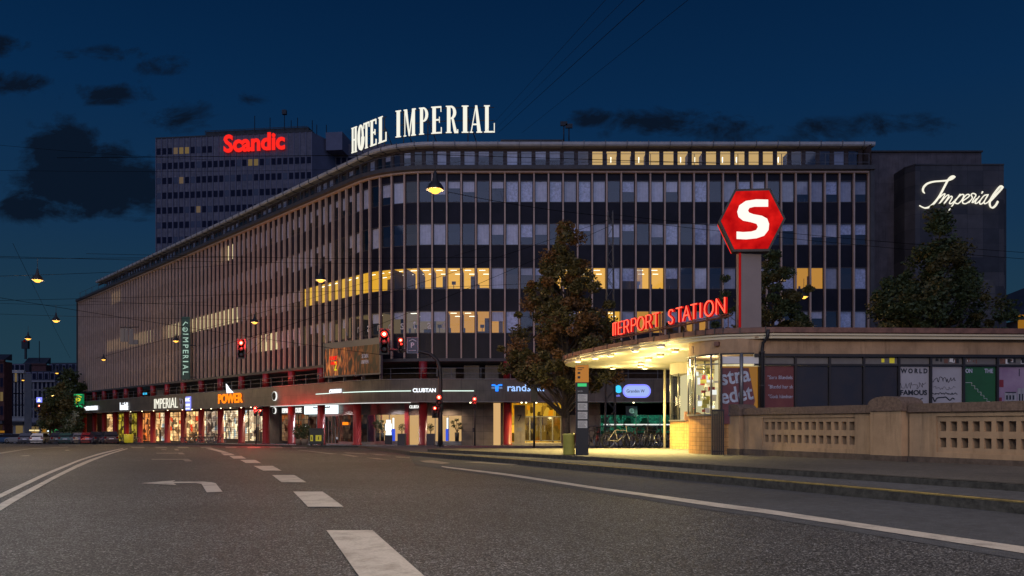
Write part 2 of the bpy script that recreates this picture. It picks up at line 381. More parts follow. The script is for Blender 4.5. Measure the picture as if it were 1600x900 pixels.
pbr('bark', (.075, .055, .04), .9, var=.4, vs=9, bump=.6, bs=15)
pbr('pot', (.04, .04, .045), .5); pbr('basket_pot', (.16, .13, .10), .9, var=.4, vs=30)
pbr('rubber', (.02, .02, .02), .8); pbr('chrome', (.5, .5, .5), .25, metal=1)
pbr('black', (.012, .012, .014), .5); pbr('dark_blue', (.012, .02, .06), .3); pbr('white', (.7, .7, .7), .6)
pbr('brick_dark', (.10, .035, .03), .85, var=.3, vs=2); pbr('render_white', (.55, .52, .50), .85, var=.12, vs=.6); pbr('render_grey', (.30, .27, .28), .85, var=.15, vs=.6)
pbr('slate_roof', (.025, .028, .04), .6, var=.3, vs=1)
pbr('bin_yellow', (.42, .40, .08), .5, var=.1, vs=4); pbr('bin_green', (.03, .032, .026), .5); pbr('label_yellow', (.75, .65, .04), .5, emis=(.8, .7, .03), es=.12)
glass('window_glass', (.92, .93, .98), .12); glass('clear_glass', (.93, .95, .93), .07); glass('dark_glass', (.30, .30, .36), .10); glass('front_glass', (.9, .9, .9), .035)
glow('room_yellow', (1.0, .50, .03), .92, False); glow('room_cream', (1.0, .80, .40), 1.0, False); glow('room_amber', (.85, .36, .035), .32, False); glow('room_gold', (1.0, .56, .07), .95, False); glow('room_amber2', (1.0, .45, .03), .55, False); glow('room_dim', (.55, .38, .16), .25, False)
glow('tube_light', (1, .93, .66), 2.6, False); glow('pent_light', (1.0, .62, .14), .62, False)
glow('shop_warm', (1.0, .62, .24), .85, False); glow('shop_cream', (1.0, .80, .50), .9, False); glow('shop_orange', (1.0, .33, .08), .7, False); glow('shop_dim', (.25, .13, .07), .3, False)
glow('shop_white', (.95, .95, .9), 1.1, False); glow('shop_yellow', (.75, .60, .06), .5, False); glow('shop_green', (.10, .85, .45), .9, False); glow('shop_blue', (.05, .12, .9), .8, False)
glow('entry_yellow', (1.0, .58, .06), .55, False); glow('spot_white', (1, .95, .85), 6, False); glow('spot_warm', (1, .85, .5), 6, False)
glow('neon_white', (1.0, .98, .84), .95); glow('neon_cream', (1.0, .96, .80), 1.0); glow('sign_white', (.88, .93, 1.0), 1.5); glow('led_line', (.72, .90, .80), 1.5)
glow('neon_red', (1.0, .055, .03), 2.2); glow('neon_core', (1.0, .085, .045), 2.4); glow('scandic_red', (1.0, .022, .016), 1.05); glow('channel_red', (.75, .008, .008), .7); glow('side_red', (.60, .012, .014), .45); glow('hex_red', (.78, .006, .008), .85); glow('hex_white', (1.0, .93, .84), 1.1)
glow('orange_sign', (1.0, .22, .01), 1.5); glow('blue_sign', (.02, .20, 1.0), 1.8); glow('blue_core', (.35, .55, 1.0), 1.3); glow('violet_sign', (.22, .24, 1.0), 1.4); glow('cyan_sign', (.05, .6, 1.0), 1.2, False)
glow('green_sign', (.01, .30, .10), .55); glow('green_bright', (.08, .75, .25), .8, False); glow('sign_yellow', (.80, .72, .03), .95, False)
glow('traffic_red', (1.0, .03, .018), 3.5); glow('traffic_core', (1.0, .45, .25), 6); glow('lamp_disc', (1.0, .45, .06), 2.6); glow('lamp_small', (1.0, .62, .18), 5, False)
glow('canopy_lamp', (1.0, .93, .58), 4.5); glow('display_white', (.80, .95, 1.0), 1.6); glow('tail_light', (.5, .01, .01), .12, False)

def goods(name, c1, c2, c3, bw, bh, es, dens=.5):
    """lit shop interior: rows of goods, panels and lamps of changing brightness"""
    m = bpy.data.materials.new(name); m.use_nodes = True; nt = m.node_tree; nt.nodes.clear(); N = nt.nodes.new; L = nt.links.new
    tc = N('ShaderNodeTexCoord'); br = N('ShaderNodeTexBrick'); br.offset = .37; br.inputs['Scale'].default_value = 1; br.inputs['Brick Width'].default_value = bw; br.inputs['Row Height'].default_value = bh
    br.inputs['Mortar Size'].default_value = .02; br.inputs['Mortar'].default_value = (*[c*.25 for c in c2], 1); br.inputs['Color1'].default_value = (*c1, 1); br.inputs['Color2'].default_value = (*c2, 1); br.inputs['Bias'].default_value = dens-.5
    L(tc.outputs['UV'], br.inputs['Vector']); vo = N('ShaderNodeTexVoronoi'); vo.inputs['Scale'].default_value = 2.6; vo.feature = 'F1'; vo.distance = 'CHEBYCHEV'; mp = N('ShaderNodeMapping'); mp.inputs['Scale'].default_value = (1, .6, 1); L(tc.outputs['UV'], mp.inputs[0]); L(mp.outputs[0], vo.inputs['Vector'])
    sp = N('ShaderNodeSeparateColor'); L(vo.outputs['Color'], sp.inputs[0]); r = N('ShaderNodeValToRGB'); L(sp.outputs[0], r.inputs[0]); e = r.color_ramp.elements; r.color_ramp.interpolation = 'CONSTANT'
    e[0].position = 0; e[0].color = (.16, .15, .15, 1); e[1].position = .22; e[1].color = (.55, .5, .5, 1); k = e.new(.5); k.color = (1, 1, 1, 1); k = e.new(.84); k.color = (*c3, 1); k = e.new(.93); k.color = (1.7, 1.65, 1.5, 1)
    mu = N('ShaderNodeMixRGB'); mu.blend_type = 'MULTIPLY'; mu.inputs[0].default_value = 1; L(br.outputs[0], mu.inputs[1]); L(r.outputs[0], mu.inputs[2])
    em = N('ShaderNodeEmission'); em.inputs[1].default_value = es; L(mu.outputs[0], em.inputs[0]); o = N('ShaderNodeOutputMaterial'); L(em.outputs[0], o.inputs[0]); m.cycles.emission_sampling = 'NONE'; MT[name] = m
goods('shop_warm', (1.0, .66, .30), (.75, .40, .15), (.8, .12, .08), .55, .42, 1.7); goods('shop_cream', (1.0, .83, .56), (.9, .62, .34), (.35, .55, .9), .8, .22, 1.7); goods('shop_orange', (1.0, .36, .09), (.45, .10, .03), (1.4, 1.0, .6), .35, .9, 1.3, .4)
goods('shop_dim', (.30, .17, .09), (.10, .055, .03), (1.5, .7, .3), .5, .45, .9); goods('shop_yellow', (.80, .62, .07), (.30, .22, .03), (1.2, 1.2, .7), .5, 1.4, .95); goods('shop_green', (.03, .30, .17), (.015, .12, .08), (.3, 1.3, .8), .25, .12, .9)
glow('tan_wall', (1.0, .60, .25), .68, False)

asphalt('pave_stone', (.07, .068, .064), (.11, .105, .098), (.15, .145, .135), patch=.25, sc=90)

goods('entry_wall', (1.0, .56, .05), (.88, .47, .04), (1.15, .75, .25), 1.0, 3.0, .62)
pbr('pale_tile', (.085, .075, .07), .7, var=.3, vs=1.5)
pbr('wire_black', (.004, .004, .004), 1.0, spec=0.0)
# blinds: fine slats and one brightness per window
nt = MT['blind'].node_tree; b = nt.nodes['Principled BSDF']; oi = nt.nodes.new('ShaderNodeObjectInfo'); mr = nt.nodes.new('ShaderNodeMapRange'); nt.links.new(oi.outputs['Random'], mr.inputs[0]); mr.inputs[3].default_value = .45; mr.inputs[4].default_value = 1.0
tc = nt.nodes.new('ShaderNodeTexCoord'); wv = nt.nodes.new('ShaderNodeTexWave'); wv.inputs['Scale'].default_value = 2.6; nt.links.new(tc.outputs['Object'], wv.inputs['Vector']); m2 = nt.nodes.new('ShaderNodeMapRange'); nt.links.new(wv.outputs['Fac'], m2.inputs[0]); m2.inputs[3].default_value = .78
mu = nt.nodes.new('ShaderNodeMath'); mu.operation = 'MULTIPLY'; nt.links.new(mr.outputs[0], mu.inputs[0]); nt.links.new(m2.outputs[0], mu.inputs[1]); mx = nt.nodes.new('ShaderNodeMixRGB'); mx.blend_type = 'MULTIPLY'; mx.inputs[0].default_value = 1
src = b.inputs['Base Color'].links[0].from_socket; nt.links.new(src, mx.inputs[1]); nt.links.new(mu.outputs[0], mx.inputs[2]); nt.links.new(mx.outputs[0], b.inputs['Base Color'])

def mottled(name, c, c2, es):
    m = glow(name, c, es); nt = m.node_tree; N = nt.nodes.new; tc = N('ShaderNodeTexCoord'); nz = N('ShaderNodeTexNoise'); nz.inputs['Scale'].default_value = 2.6; nz.inputs['Detail'].default_value = 5; nt.links.new(tc.outputs['Object'], nz.inputs['Vector'])
    r = N('ShaderNodeValToRGB'); nt.links.new(nz.outputs[0], r.inputs[0]); r.color_ramp.elements[0].position = .35; r.color_ramp.elements[0].color = (*c2, 1); r.color_ramp.elements[1].position = .62; r.color_ramp.elements[1].color = (*c, 1)
    e = [n for n in nt.nodes if n.type == 'EMISSION'][0]; nt.links.new(r.outputs[0], e.inputs[0])
mottled('hex_red', (.85, .012, .010), (.42, .003, .005), .85)
MT['tar'] = pbr('tar', (.012, .012, .013), .95, spec=.1)

glow('pill_white', (.42, .55, 1.0), .9)

def stained(name, amt=.35):
    nt = MT[name].node_tree; b = nt.nodes['Principled BSDF']; N = nt.nodes.new; tc = N('ShaderNodeTexCoord'); mp = N('ShaderNodeMapping'); mp.inputs['Scale'].default_value = (5, 5, .55); nt.links.new(tc.outputs['Object'], mp.inputs[0])
    nz = N('ShaderNodeTexNoise'); nz.inputs['Scale'].default_value = 1.0; nz.inputs['Detail'].default_value = 9; nz.inputs['Roughness'].default_value = .7; nt.links.new(mp.outputs[0], nz.inputs['Vector']); mr = N('ShaderNodeMapRange'); nt.links.new(nz.outputs[0], mr.inputs[0])
    mr.inputs[1].default_value = .5; mr.inputs[2].default_value = .72; mr.inputs[3].default_value = 1.0; mr.inputs[4].default_value = 1-amt
    mx = N('ShaderNodeMixRGB'); mx.blend_type = 'MULTIPLY'; mx.inputs[0].default_value = 1; src = b.inputs['Base Color'].links[0].from_socket; nt.links.new(src, mx.inputs[1]); nt.links.new(mr.outputs[0], mx.inputs[2]); nt.links.new(mx.outputs[0], b.inputs['Base Color'])
for n_ in ('plaster', 'station_plaster', 'concrete', 'wing_stone', 'fascia'): stained(n_, .42)
glow('sign_pale', (.55, .80, .66), .75); pbr('green_board', (.02, .035, .026), .5, emis=(.02, .05, .035), es=.35, sample=False)

glow('room_warm_dim', (.40, .28, .18), .28, False)
# ------------------------------------------------------------------ ground, road, kerbs, markings
def drape(name, polys, off, mat, kind='structure', parent=None):
    """flat polygons laid on the ground profile, raised by off"""
    bm = bmesh.new()
    for poly in polys:
        vs = [bm.verts.new((x, y, 0)) for x, y in poly]
        try: bm.faces.new(vs)
        except ValueError: pass
    ys = [p[1] for poly in polys for p in poly]
    for Yk, _ in GT:
        if min(ys) < Yk < max(ys):
            bmesh.ops.bisect_plane(bm, geom=bm.verts[:]+bm.edges[:]+bm.faces[:], plane_co=(0, Yk, 0), plane_no=(0, 1, 0))
    bmesh.ops.triangulate(bm, faces=bm.faces[:])
    for v in bm.verts: v.co.z = gz(v.co.y, off+.00008*max(0, v.co.y-20))
    bmesh.ops.recalc_face_normals(bm, faces=bm.faces[:])
    for f in bm.faces:
        if f.normal.z < 0: f.normal_flip()
    me = bpy.data.meshes.new(name); bm.to_mesh(me); bm.free(); me.materials.append(mat)
    o = bpy.data.objects.new(name, me); COL.objects.link(o)
    if parent: o.parent = parent
    if kind: o['kind'] = kind
    return o
def resample(pts, d=.6):
    out = [pts[0]]
    for a, b in zip(pts, pts[1:]):
        L = math.dist(a, b); k = max(1, int(L/d))
        ts = [i/k for i in range(1, k+1)]
        for Yk, _ in GT:
            if (a[1]-Yk)*(b[1]-Yk) < 0: ts.append((Yk-a[1])/(b[1]-a[1]))
        out += [(a[0]+(b[0]-a[0])*t, a[1]+(b[1]-a[1])*t) for t in sorted(ts)]
    return out
def kerb(name, pts, off, low, width, mat, side=1, edge=None):
    pts = resample(pts); mb = MB(); n = len(pts)
    nr = []
    for i in range(n):
        a = pts[max(i-1, 0)]; b = pts[min(i+1, n-1)]; d = Vector((b[0]-a[0], b[1]-a[1])).normalized(); nr.append(Vector((-d.y, d.x))*side)
    for i in range(n-1):
        q = []
        for k in (i, i+1):
            p = Vector(pts[k]); zt = gz(p.y, off+.006)
            q.append((Vector((*p, gz(p.y, low-.05))), Vector((*p, zt-.02)), Vector((p.x+nr[k].x*.02, p.y+nr[k].y*.02, zt)), Vector((p.x+nr[k].x*width, p.y+nr[k].y*width, zt))))
        for j in range(3): mb.face([q[0][j], q[1][j], q[1][j+1], q[0][j+1]], 1 if (j >= 1 and edge) else 0)
    o = mb.build(name, [mat, edge] if edge else mat, None, 'structure'); return o
Gp = lambda pts, off=0.0: [gp(x, y, off) for x, y in pts]
drape('ground', [[(-900, -300), (900, -300), (900, 2000), (-900, 2000)]], 0.0, MT['asphalt'])
# lower step: cycle track edge, from right in front of the camera round to the left along the building
lowk = Gp([(1600, 785), (1353, 763), (1120, 743.5), (940, 728.5), (790, 716.5), (700, 710.5), (640, 706)], .13)
d0 = Vector(lowk[0])-Vector(lowk[1]); d0.normalize(); lowk = [(lowk[0][0]+d0.x*14, lowk[0][1]+d0.y*14)]+lowk
# facade path of the big building: straight right face, rounded corner, long left face
L1, AR, AL = 34.57, 9.0, math.radians(48); L2 = L1+AR*AL; LT = L2+87.3
def P(s, off=0.0, z=0.0):
    if s <= L1: return Vector((28.27-s, 63-off, z))
    if s <= L2:
        t = (s-L1)/AR; return Vector((-6.3-(AR+off)*math.sin(t), 72-(AR+off)*math.cos(t), z))
    q = s-L2; c, sn = math.cos(AL), math.sin(AL)
    return Vector((-6.3-(AR+off)*sn-q*c, 72-(AR+off)*c+q*sn, z))
def pxs(s, off=0.0):
    p = P(s, off); return 800+F*p.x/p.y
def s_of(px, off=0.0):
    lo, hi = -14.0, LT+10
    for _ in range(50):
        m = (lo+hi)/2
        if pxs(m, off) > px: lo = m
        else: hi = m
    return (lo+hi)/2
def FF(s, off=0.0, z=0.0):
    """frame on the facade: u = to the viewer's right, v = outwards, w = up"""
    a, b = P(s+.05, off), P(s-.05, off); return Fr(P(s, off, z), b-a, None if False else (b-a).cross(Vector((0, 0, 1))))
def fz(s, off, py): return (662.5-py)/F*P(s, off).y
bk = [tuple(P(s, 5.0))[:2] for s in (s_of(560, 5), s_of(500, 5), s_of(400, 5), s_of(300, 5), s_of(200, 5), LT+2)]
far = [tuple(P(LT+2, 5))[:2], tuple(P(LT+2, -30))[:2], (60, 110), (60, -2)]
low_poly = lowk+bk
drape('cycle_track', [low_poly+far], .13, MT['pave_asphalt'])
kerb('kerb', low_poly[:-1], .13, 0, .16, MT['granite_kerb'], -1, MT['kerb_yellow'] if False else None)
kerb('kerb', lowk, .134, .172, .035, MT['kerb_yellow'], -1)
upk = Gp([(1600, 757), (1353, 741.7), (1120, 727.5), (940, 715), (790, 707.5), (700, 703.5), (668, 702)], .22)
d0 = (Vector(upk[0])-Vector(upk[1])).normalized(); upk = [(upk[0][0]+d0.x*14, upk[0][1]+d0.y*14)]+upk
tipb = Gp([(690, 700.5), (880, 700.5)], .22)
drape('pavement', [upk+tipb+[(60, tipb[1][1]), (60, -2)]], .22, MT['pave_stone'])
kerb('kerb', upk+tipb+[(14, tipb[1][1])], .22, .12, .14, MT['granite_kerb'], -1)
# smooth strip between the white line and the kerb
wl = Gp([(1800, 899), (1600, 866.7), (1420, 838), (1203, 804.5), (1120, 793.3), (940, 766.6), (790, 743.5), (700, 731.8), (660, 727)])
lane = [(x-.15, y-.30) for x, y in wl]
drape('cycle_lane', [lane+[(p[0], p[1]) for p in lowk[::-1]]], .004, MT['lane_asphalt'])
M = []
def mk(*pts): M.append(Gp(pts))
mk((510, 830), (582, 830), (700, 935), (584, 935)); mk((458, 769), (504, 769), (537, 793), (481, 793)); mk((425, 743), (460, 743), (479, 754.5), (440, 754.5))
mk((396, 728.5), (426, 728.5), (440, 736), (411, 736)); mk((374.7, 719), (398.7, 719), (408, 724), (384, 724)); mk((358, 712.8), (377, 712.8), (385, 717), (365, 717))
mk((345, 708.8), (361, 708.8), (367, 711.7), (350.7, 711.7)); mk((321, 700.8), (332, 700.8), (359, 708), (348, 708))
mk((220, 756), (274, 751.2), (270, 753.6), (317, 753.4), (330, 754.5), (337, 756), (347.5, 769.3), (323, 770.3), (315, 757), (306, 755.6), (271, 755.7), (276, 758.7))
drape('lane_marking', M, .009, MT['road_paint']); M = []
def band(top, bot): M.append(Gp(top)+Gp(bot[::-1]))
band([(-300, 963), (-100, 848), (0, 788.5), (80, 746.7), (120, 726.7), (160, 712), (198.7, 700.8)], [(-300, 985), (-100, 862), (0, 799.5), (80, 752), (120, 731.5), (160, 714.7), (200, 701.6)])
band([(-300, 920), (-100, 822), (0, 772.8), (80, 736), (120, 720), (160, 707.5), (192, 700.5)], [(-300, 936), (-100, 831), (0, 779.2), (80, 740), (120, 722.7), (160, 709.6), (193, 701.3)])
drape('centre_line', M, .009, MT['road_paint']); M = []
band([(1800, 884), (1600, 856), (1420, 830), (1203, 798), (1120, 787), (940, 763), (790, 740.5), (700, 730), (690, 728.7)], [(1800, 897), (1600, 866.7), (1420, 838), (1203, 804.5), (1120, 793.3), (940, 766.6), (790, 743.5), (700, 731.8), (690, 730)])
drape('edge_line', M, .009, MT['road_paint']); M = []
for a, b in ((204, 224), (241, 259), (276, 293), (312, 329), (351, 368), (385, 405), (420, 440), (455, 478)): mk((a, 698.3), (b, 698.3), (b+3, 700.3), (a+3, 700.3))
mk((244, 708), (277, 707.9), (277, 708.9), (244, 709)); mk((277, 707.6), (285, 707.6), (289, 710.2), (280, 710.2)); mk((237, 717.6), (286, 717.4), (286, 719), (237, 718.8)); mk((284, 717.4), (294, 717.4), (301, 721.3), (289, 721.3))
mk((252, 702.2), (260, 702.2), (260, 703.2), (252, 703.2)); mk((272, 701.8), (278, 701.8), (280, 704), (274, 704))
mk((462.7, 703.4), (470, 703.4), (526.7, 709.6), (517, 710.2)); mk((532, 710.6), (542, 710.6), (561, 713.4), (553, 714.2)); mk((536, 707), (570, 708.8), (574, 710.2), (542, 708.6)); mk((573, 708.8), (596, 710), (612, 712.2), (590, 711.6)); mk((617, 713.6), (640, 715.2), (640, 716.4), (620, 715.2))
mk((572, 715.4), (590, 716.2), (607, 719), (588, 718)); mk((655, 720.5), (676, 719.8), (704, 724), (690, 725.4), (664, 723)); mk((724, 722.5), (750, 721.8), (812, 726), (800, 727.6), (760, 725))
mk((-60, 716.5), (0, 707.6), (48, 700.7), (107, 698.4), (107, 699.2), (48, 701.8), (0, 709.6), (-60, 719)); mk((100, 704), (106, 703), (110, 704), (104, 704.6)); mk((30, 712.6), (44, 711.6), (48, 712.8), (36, 713.4))
for i in range(7): mk((30+i*62, 695.2), (62+i*62, 695.2), (63+i*62, 696.0), (31+i*62, 696.0))
drape('worn_marking', M, .009, MT['old_paint'])
MT['tar']
# ------------------------------------------------------------------ the big curved office and hotel building
hb = thing('office_building', 'long dark building with pale vertical fins, curved corner and red ground floor columns', 'building', (0, 63, -1.7))
BAY = 1.1533; NB = 112
def strip(mb, s0, s1, offs, mi=0, step=1.1533, uvz=True):
    """profile offs = [(off, z), ...] swept along the facade path"""
    ss = sorted(set([s0, s1]+[s for s in [k*step for k in range(int(s0/step)-12, int(s1/step)+2)] if s0 < s < s1 and (L1-1.2 < s < L2+1.2)]))
    ss2 = [ss[0]]
    for s in ss[1:]:
        if L1-1 < s < L2+1 and s-ss2[-1] > .8:
            k = int((s-ss2[-1])/.6)+1; a = ss2[-1]
            ss2 += [a+(s-a)*i/k for i in range(1, k+1)]
        else: ss2.append(s)
    for a, b in zip(ss2, ss2[1:]):
        for (o1, z1), (o2, z2) in zip(offs, offs[1:]):
            mb.face([P(a, o1, z1), P(a, o2, z2), P(b, o2, z2), P(b, o1, z1)], mi, [(a, z1), (a, z2+abs(o2-o1)), (b, z2+abs(o2-o1)), (b, z1)])
def loop(offs): return offs+[offs[0]]
ROWS = [(17.6, 19.35), (14.2, 15.95), (10.7, 12.45), (7.2, 9.0)]
mb = MB()
for z0, z1 in ((5.2, 7.2), (9.0, 10.7), (12.45, 14.2), (15.95, 17.6), (19.35, 20.0)): strip(mb, 0, LT, loop([(-.30, z0), (-.30, z1), (-3.2, z1), (-3.2, z0)]))
mb.build('spandrel', MT['spandrel'], hb)
mb = MB(); strip(mb, 0, LT, [(-3.2, 5.2), (-3.2, 20.0)]); mb.build('inner_wall', MT['room_dark'], hb)
mb = MB(); strip(mb, -.35, LT+.2, loop([(.02, 20.03), (.25, 20.10), (.25, 20.42), (-1.7, 20.42), (-1.7, 20.03)])); strip(mb, -.35, LT+.2, loop([(.06, 4.96), (.06, 5.2), (-.3, 5.2), (-.3, 4.96)]))
for s in (-.2, LT+.1):
    f = FF(s); mb.box(-.16, .16, -.6, .10, 5.2, 20.03, f)
mb.build('cornice', MT['cornice'], hb)
mb = MB(); strip(mb, 0, LT, loop([(.0, 19.90), (.0, 20.02), (-.29, 20.02), (-.29, 19.90)])); mb.build('top_rail', MT['fin'], hb)
rest = MB()
for i in range(NB+1):
    m1 = MB() if i < 100 else rest
    f = FF(i*BAY); m1.box(-.055, .055, -.30, -.075, 5.205, 19.9, f)
    if i < 100: m1.build('fin', MT['fin'], hb)
rest.build('fin', MT['fin'], hb, kind='stuff')
LIT = {}   # (row, bay) -> material
def lit(row, a, b, mat, skip=()):
    for i in range(NB):
        c = pxs((i+.5)*BAY, -.3)
        if a <= c <= b: LIT[(row, i)] = mat if not (mat == 'room_yellow' and i > 35) else 'room_gold'
lit(2, 470, 768, 'room_yellow'); lit(2, 258, 371, 'room_cream'); lit(2, 168, 232, 'room_cream'); lit(2, 122, 136, 'room_amber'); lit(0, 176, 190, 'room_cream'); lit(0, 350, 358, 'room_cream')
lit(3, 408, 425, 'room_cream'); lit(3, 690, 790, 'room_amber2'); lit(3, 636, 690, 'room_dim'); lit(3, 530, 590, 'room_dim'); lit(2, 852, 945, 'room_yellow'); lit(2, 1000, 1036, 'room_yellow'); lit(2, 1232, 1292, 'room_amber2')
lit(3, 905, 960, 'room_yellow'); lit(3, 1000, 1030, 'room_amber2'); lit(3, 1080, 1110, 'room_amber2'); lit(3, 1330, 1340, 'room_dim'); lit(1, 853, 862, 'room_dim'); lit(3, 470, 500, 'room_dim'); lit(0, 930, 940, 'room_dim') if False else None
CURT = {(2, i) for i in range(NB) if 1000 < pxs((i+.5)*BAY) < 1012 or 1232 < pxs((i+.5)*BAY) < 1250}
order = sorted([(r, i) for r in range(4) for i in range(NB)], key=lambda k: (k[1]))
restw = MB(); restb = MB(); count = 0
rnd = random.Random(11)
def window(i, row, z0, z1, off, wf, inset=.11, lit_=None, parent=hb, target=None, tb=None, blind=None):
    f = FF((i+.5)*BAY, off); a = BAY/2-inset/2-.012
    # frame
    w = target if target is not None else MB()
    for q in ((-a, -a+.05, z0, z1), (a-.05, a, z0, z1), (-a+.05, a-.05, z0, z0+.06), (-a+.05, a-.05, z1-.06, z1)): w.box(q[0], q[1], -.06, .0, q[2], q[3], f, 0)
    t1, t2 = rnd.uniform(-.012, .012), rnd.uniform(-.012, .012)
    w.face([f(-a+.05, -.03-t1-t2, z0+.06), f(a-.05, -.03+t1-t2, z0+.06), f(a-.05, -.03+t1+t2, z1-.06), f(-a+.05, -.03-t1+t2, z1-.06)], 1)
    if target is None and rnd.random() < .3:
        for _ in range(rnd.randint(1, 3)): u_ = rnd.uniform(-.35, .3); w.box(u_, u_+rnd.uniform(.04, .14), -.32, -.22, z0, z0+rnd.uniform(.12, .35), f, 0)
    b = tb if tb is not None else MB()
    if blind:
        h = (z1-z0-.12)*blind
        b.box(-a+.06, a-.06, -.16, -.13, z1-.06-h, z1-.07, f, 0)
    return w, b
side_z = {}
for (row, i) in order:
    z0, z1 = ROWS[row]; isl = (row, i) in LIT; r = rnd.random()
    bl = 0
    if isl:
        if (row, i) in CURT: bl = 0
        elif row == 3 and r < .3: bl = .45
    else: bl = 1.0 if r < .38 else (.62 if r < .52 else (.5 if r < .60 else (.32 if r < .70 else 0)))
    if i > 42 and not isl: bl = 1.0 if r < .75 else .6
    big = i < 25
    w, b = window(i, row, z0, z1, -.30, None, target=None if big else restw, tb=None if big else restb, blind=bl)
    if big:
        wo = w.build('window', [MT['win_frame'], MT['window_glass']], hb)
        b.build('blind', MT['blind' if rnd.random() < .65 else 'curtain'], wo)
restw.build('window', [MT['win_frame'], MT['window_glass']], hb, kind='stuff'); restb.build('blind', MT['blind'], hb, kind='stuff')
# lit rooms: back wall, ceiling with tubes, desks
runs = []
for row in range(4):
    i = 0
    while i < NB:
        if (row, i) in LIT:
            j = i
            while j+1 < NB and LIT.get((row, j+1)) == LIT[(row, i)]: j += 1
            runs.append((row, i, j, LIT[(row, i)])); i = j+1
        else: i += 1
tube_mb = MB(); desk_mb = MB()
for row, i, j, mt in runs:
    z0, z1 = ROWS[row]; s0, s1 = i*BAY+.02, (j+1)*BAY-.02; mb = MB(); dep = -2.9 if mt not in ('room_cream', 'room_gold') else -.9
    strip(mb, s0, s1, [(dep, z0+.01), (dep, z1-.012)]); strip(mb, s0, s1, [(dep, z1-.012), (-.52, z1-.012)])
    for s in (s0, s1):
        mb.face([P(s, dep, z0+.01), P(s, -.52, z0+.01), P(s, -.52, z1-.012), P(s, dep, z1-.012)])
    mb.build('lit_room', MT[mt], hb)
    for k in range(i, j+1):
        if mt == 'room_cream': continue
        if mt == 'room_gold':
            f = FF((k+.5)*BAY, 0)
            if rnd.random() < .55: desk_mb.box(-.4, rnd.uniform(-.1, .4), -.85, -.7, z0+.01, z0+rnd.uniform(.2, .5), f)
            if rnd.random() < .5: tube_mb.box(-.3, .3, -.8, -.74, z1-.16, z1-.1, f)
            continue
        f = FF((k+.5)*BAY, 0)
        if mt == 'room_yellow' or rnd.random() < .4:
            tube_mb.box(-.35, .15, -1.15, -1.09, z1-.10, z1-.06, f); tube_mb.box(-.05, .4, -2.15, -2.08, z1-.22, z1-.18, f)
        if rnd.random() < .7: desk_mb.box(-.5, rnd.uniform(0, .45), -2.85, -2.4, z0+.01, z0+.25+rnd.random()*.35, f)
        if rnd.random() < .3: desk_mb.box(-.15, -.10, -1.6, -1.55, z0, z0+.7, f); desk_mb.box(-.28, .04, -1.65, -1.5, z0+.6, z0+.85, f)
        if rnd.random() < .5: desk_mb.box(.05, .40, -2.6, -2.5, z0+.01, z1-.3, f)
        if rnd.random() < .3: desk_mb.box(-.45, -.30, -1.0, -.9, z0+.01, z0+.5, f)
        if rnd.random() < .5: desk_mb.box(-.58, -.52, -2.88, -.6, z0+.01, z1-.02, f)
tube_mb.build('ceiling_light', MT['tube_light'], hb, kind='stuff'); desk_mb.build('desk', MT['bark'], hb, kind='stuff')
# curtains in some lit rooms
mb = MB()
for (row, i) in CURT:
    f = FF((i+.5)*BAY); z0, z1 = ROWS[row]
    for k in range(5): mb.box(-.48+k*.1, -.42+k*.1, -.55, -.50, z0+.05, z1-.05, f)
mb.build('curtain', MT['curtain'], hb)
# window lettering on the lowest office row
f = FF(s_of(622, -.27), -.28, 7.62)
for ch, px in zip('randstad', (559, 574, 590, 607, 626, 646, 668, 690)):
    s = s_of(px, -.28); letters('window_lettering', ch, MT['blind'], Fr(P(s, -.28, 7.55), FF(s).U, FF(s).V), .30 if ch not in 'rt' else .2, .5 if ch in 'asnr' else .68, .01, hb)
# ------------------------------------------------------------------ penthouse floor, roof edge and railing
mb = MB(); strip(mb, -.2, LT-6, loop([(-1.6, 20.42), (-1.6, 20.9), (-1.75, 20.9), (-1.75, 20.42)])); strip(mb, -.2, LT-6, loop([(-1.6, 22.14), (-1.6, 22.34), (-1.75, 22.34), (-1.75, 22.14)])); strip(mb, -.2, LT-6, [(-4.4, 20.42), (-4.4, 22.34)])
mb.build('penthouse_wall', MT['gallery'], hb)
prest = MB(); pbl = MB()
for i in range(0, 104):
    z0, z1 = 20.9, 22.14; f = FF((i+.5)*BAY, -1.6); w = MB() if i < 34 else prest
    w.box(BAY/2-.16, BAY/2+.16, -.15, -.002, z0, z1, f, 0)
    w.face([f(-.42, -.05, z0), f(.42, -.05, z0), f(.42, -.05, z1), f(-.42, -.05, z1)], 1)
    w.box(-.42, .42, -.07, -.03, z0, z0+.05, f, 0)
    px = pxs((i+.5)*BAY, -1.6); bl = rnd.choice((0, 0, 1, .5, .35))
    if 928 < px < 1235: bl = 1 if rnd.random() < .3 else 0
    wo = w.build('penthouse_window', [MT['gallery'], MT['window_glass']], hb) if i < 34 else None
    if bl and px < 900 or bl == 1 and px > 1235:
        q = MB() if wo else pbl; q.box(-.41, .41, -.16, -.12, z1-(z1-z0)*bl, z1-.01, f); 
        if wo: q.build('blind', MT['blind'], wo)
prest.build('penthouse_window', [MT['gallery'], MT['window_glass']], hb, kind='stuff'); pbl.build('blind', MT['blind'], hb, kind='stuff')
mb = MB(); sa, sb = s_of(1236, -1.6), s_of(926, -1.6)
strip(mb, sa, sb, [(-3.6, 20.45), (-3.6, 22.3), (-1.9, 22.3)]); mb.build('lit_room', MT['pent_light'], hb)
mb = MB()
s = sa+.6; pent = MB()
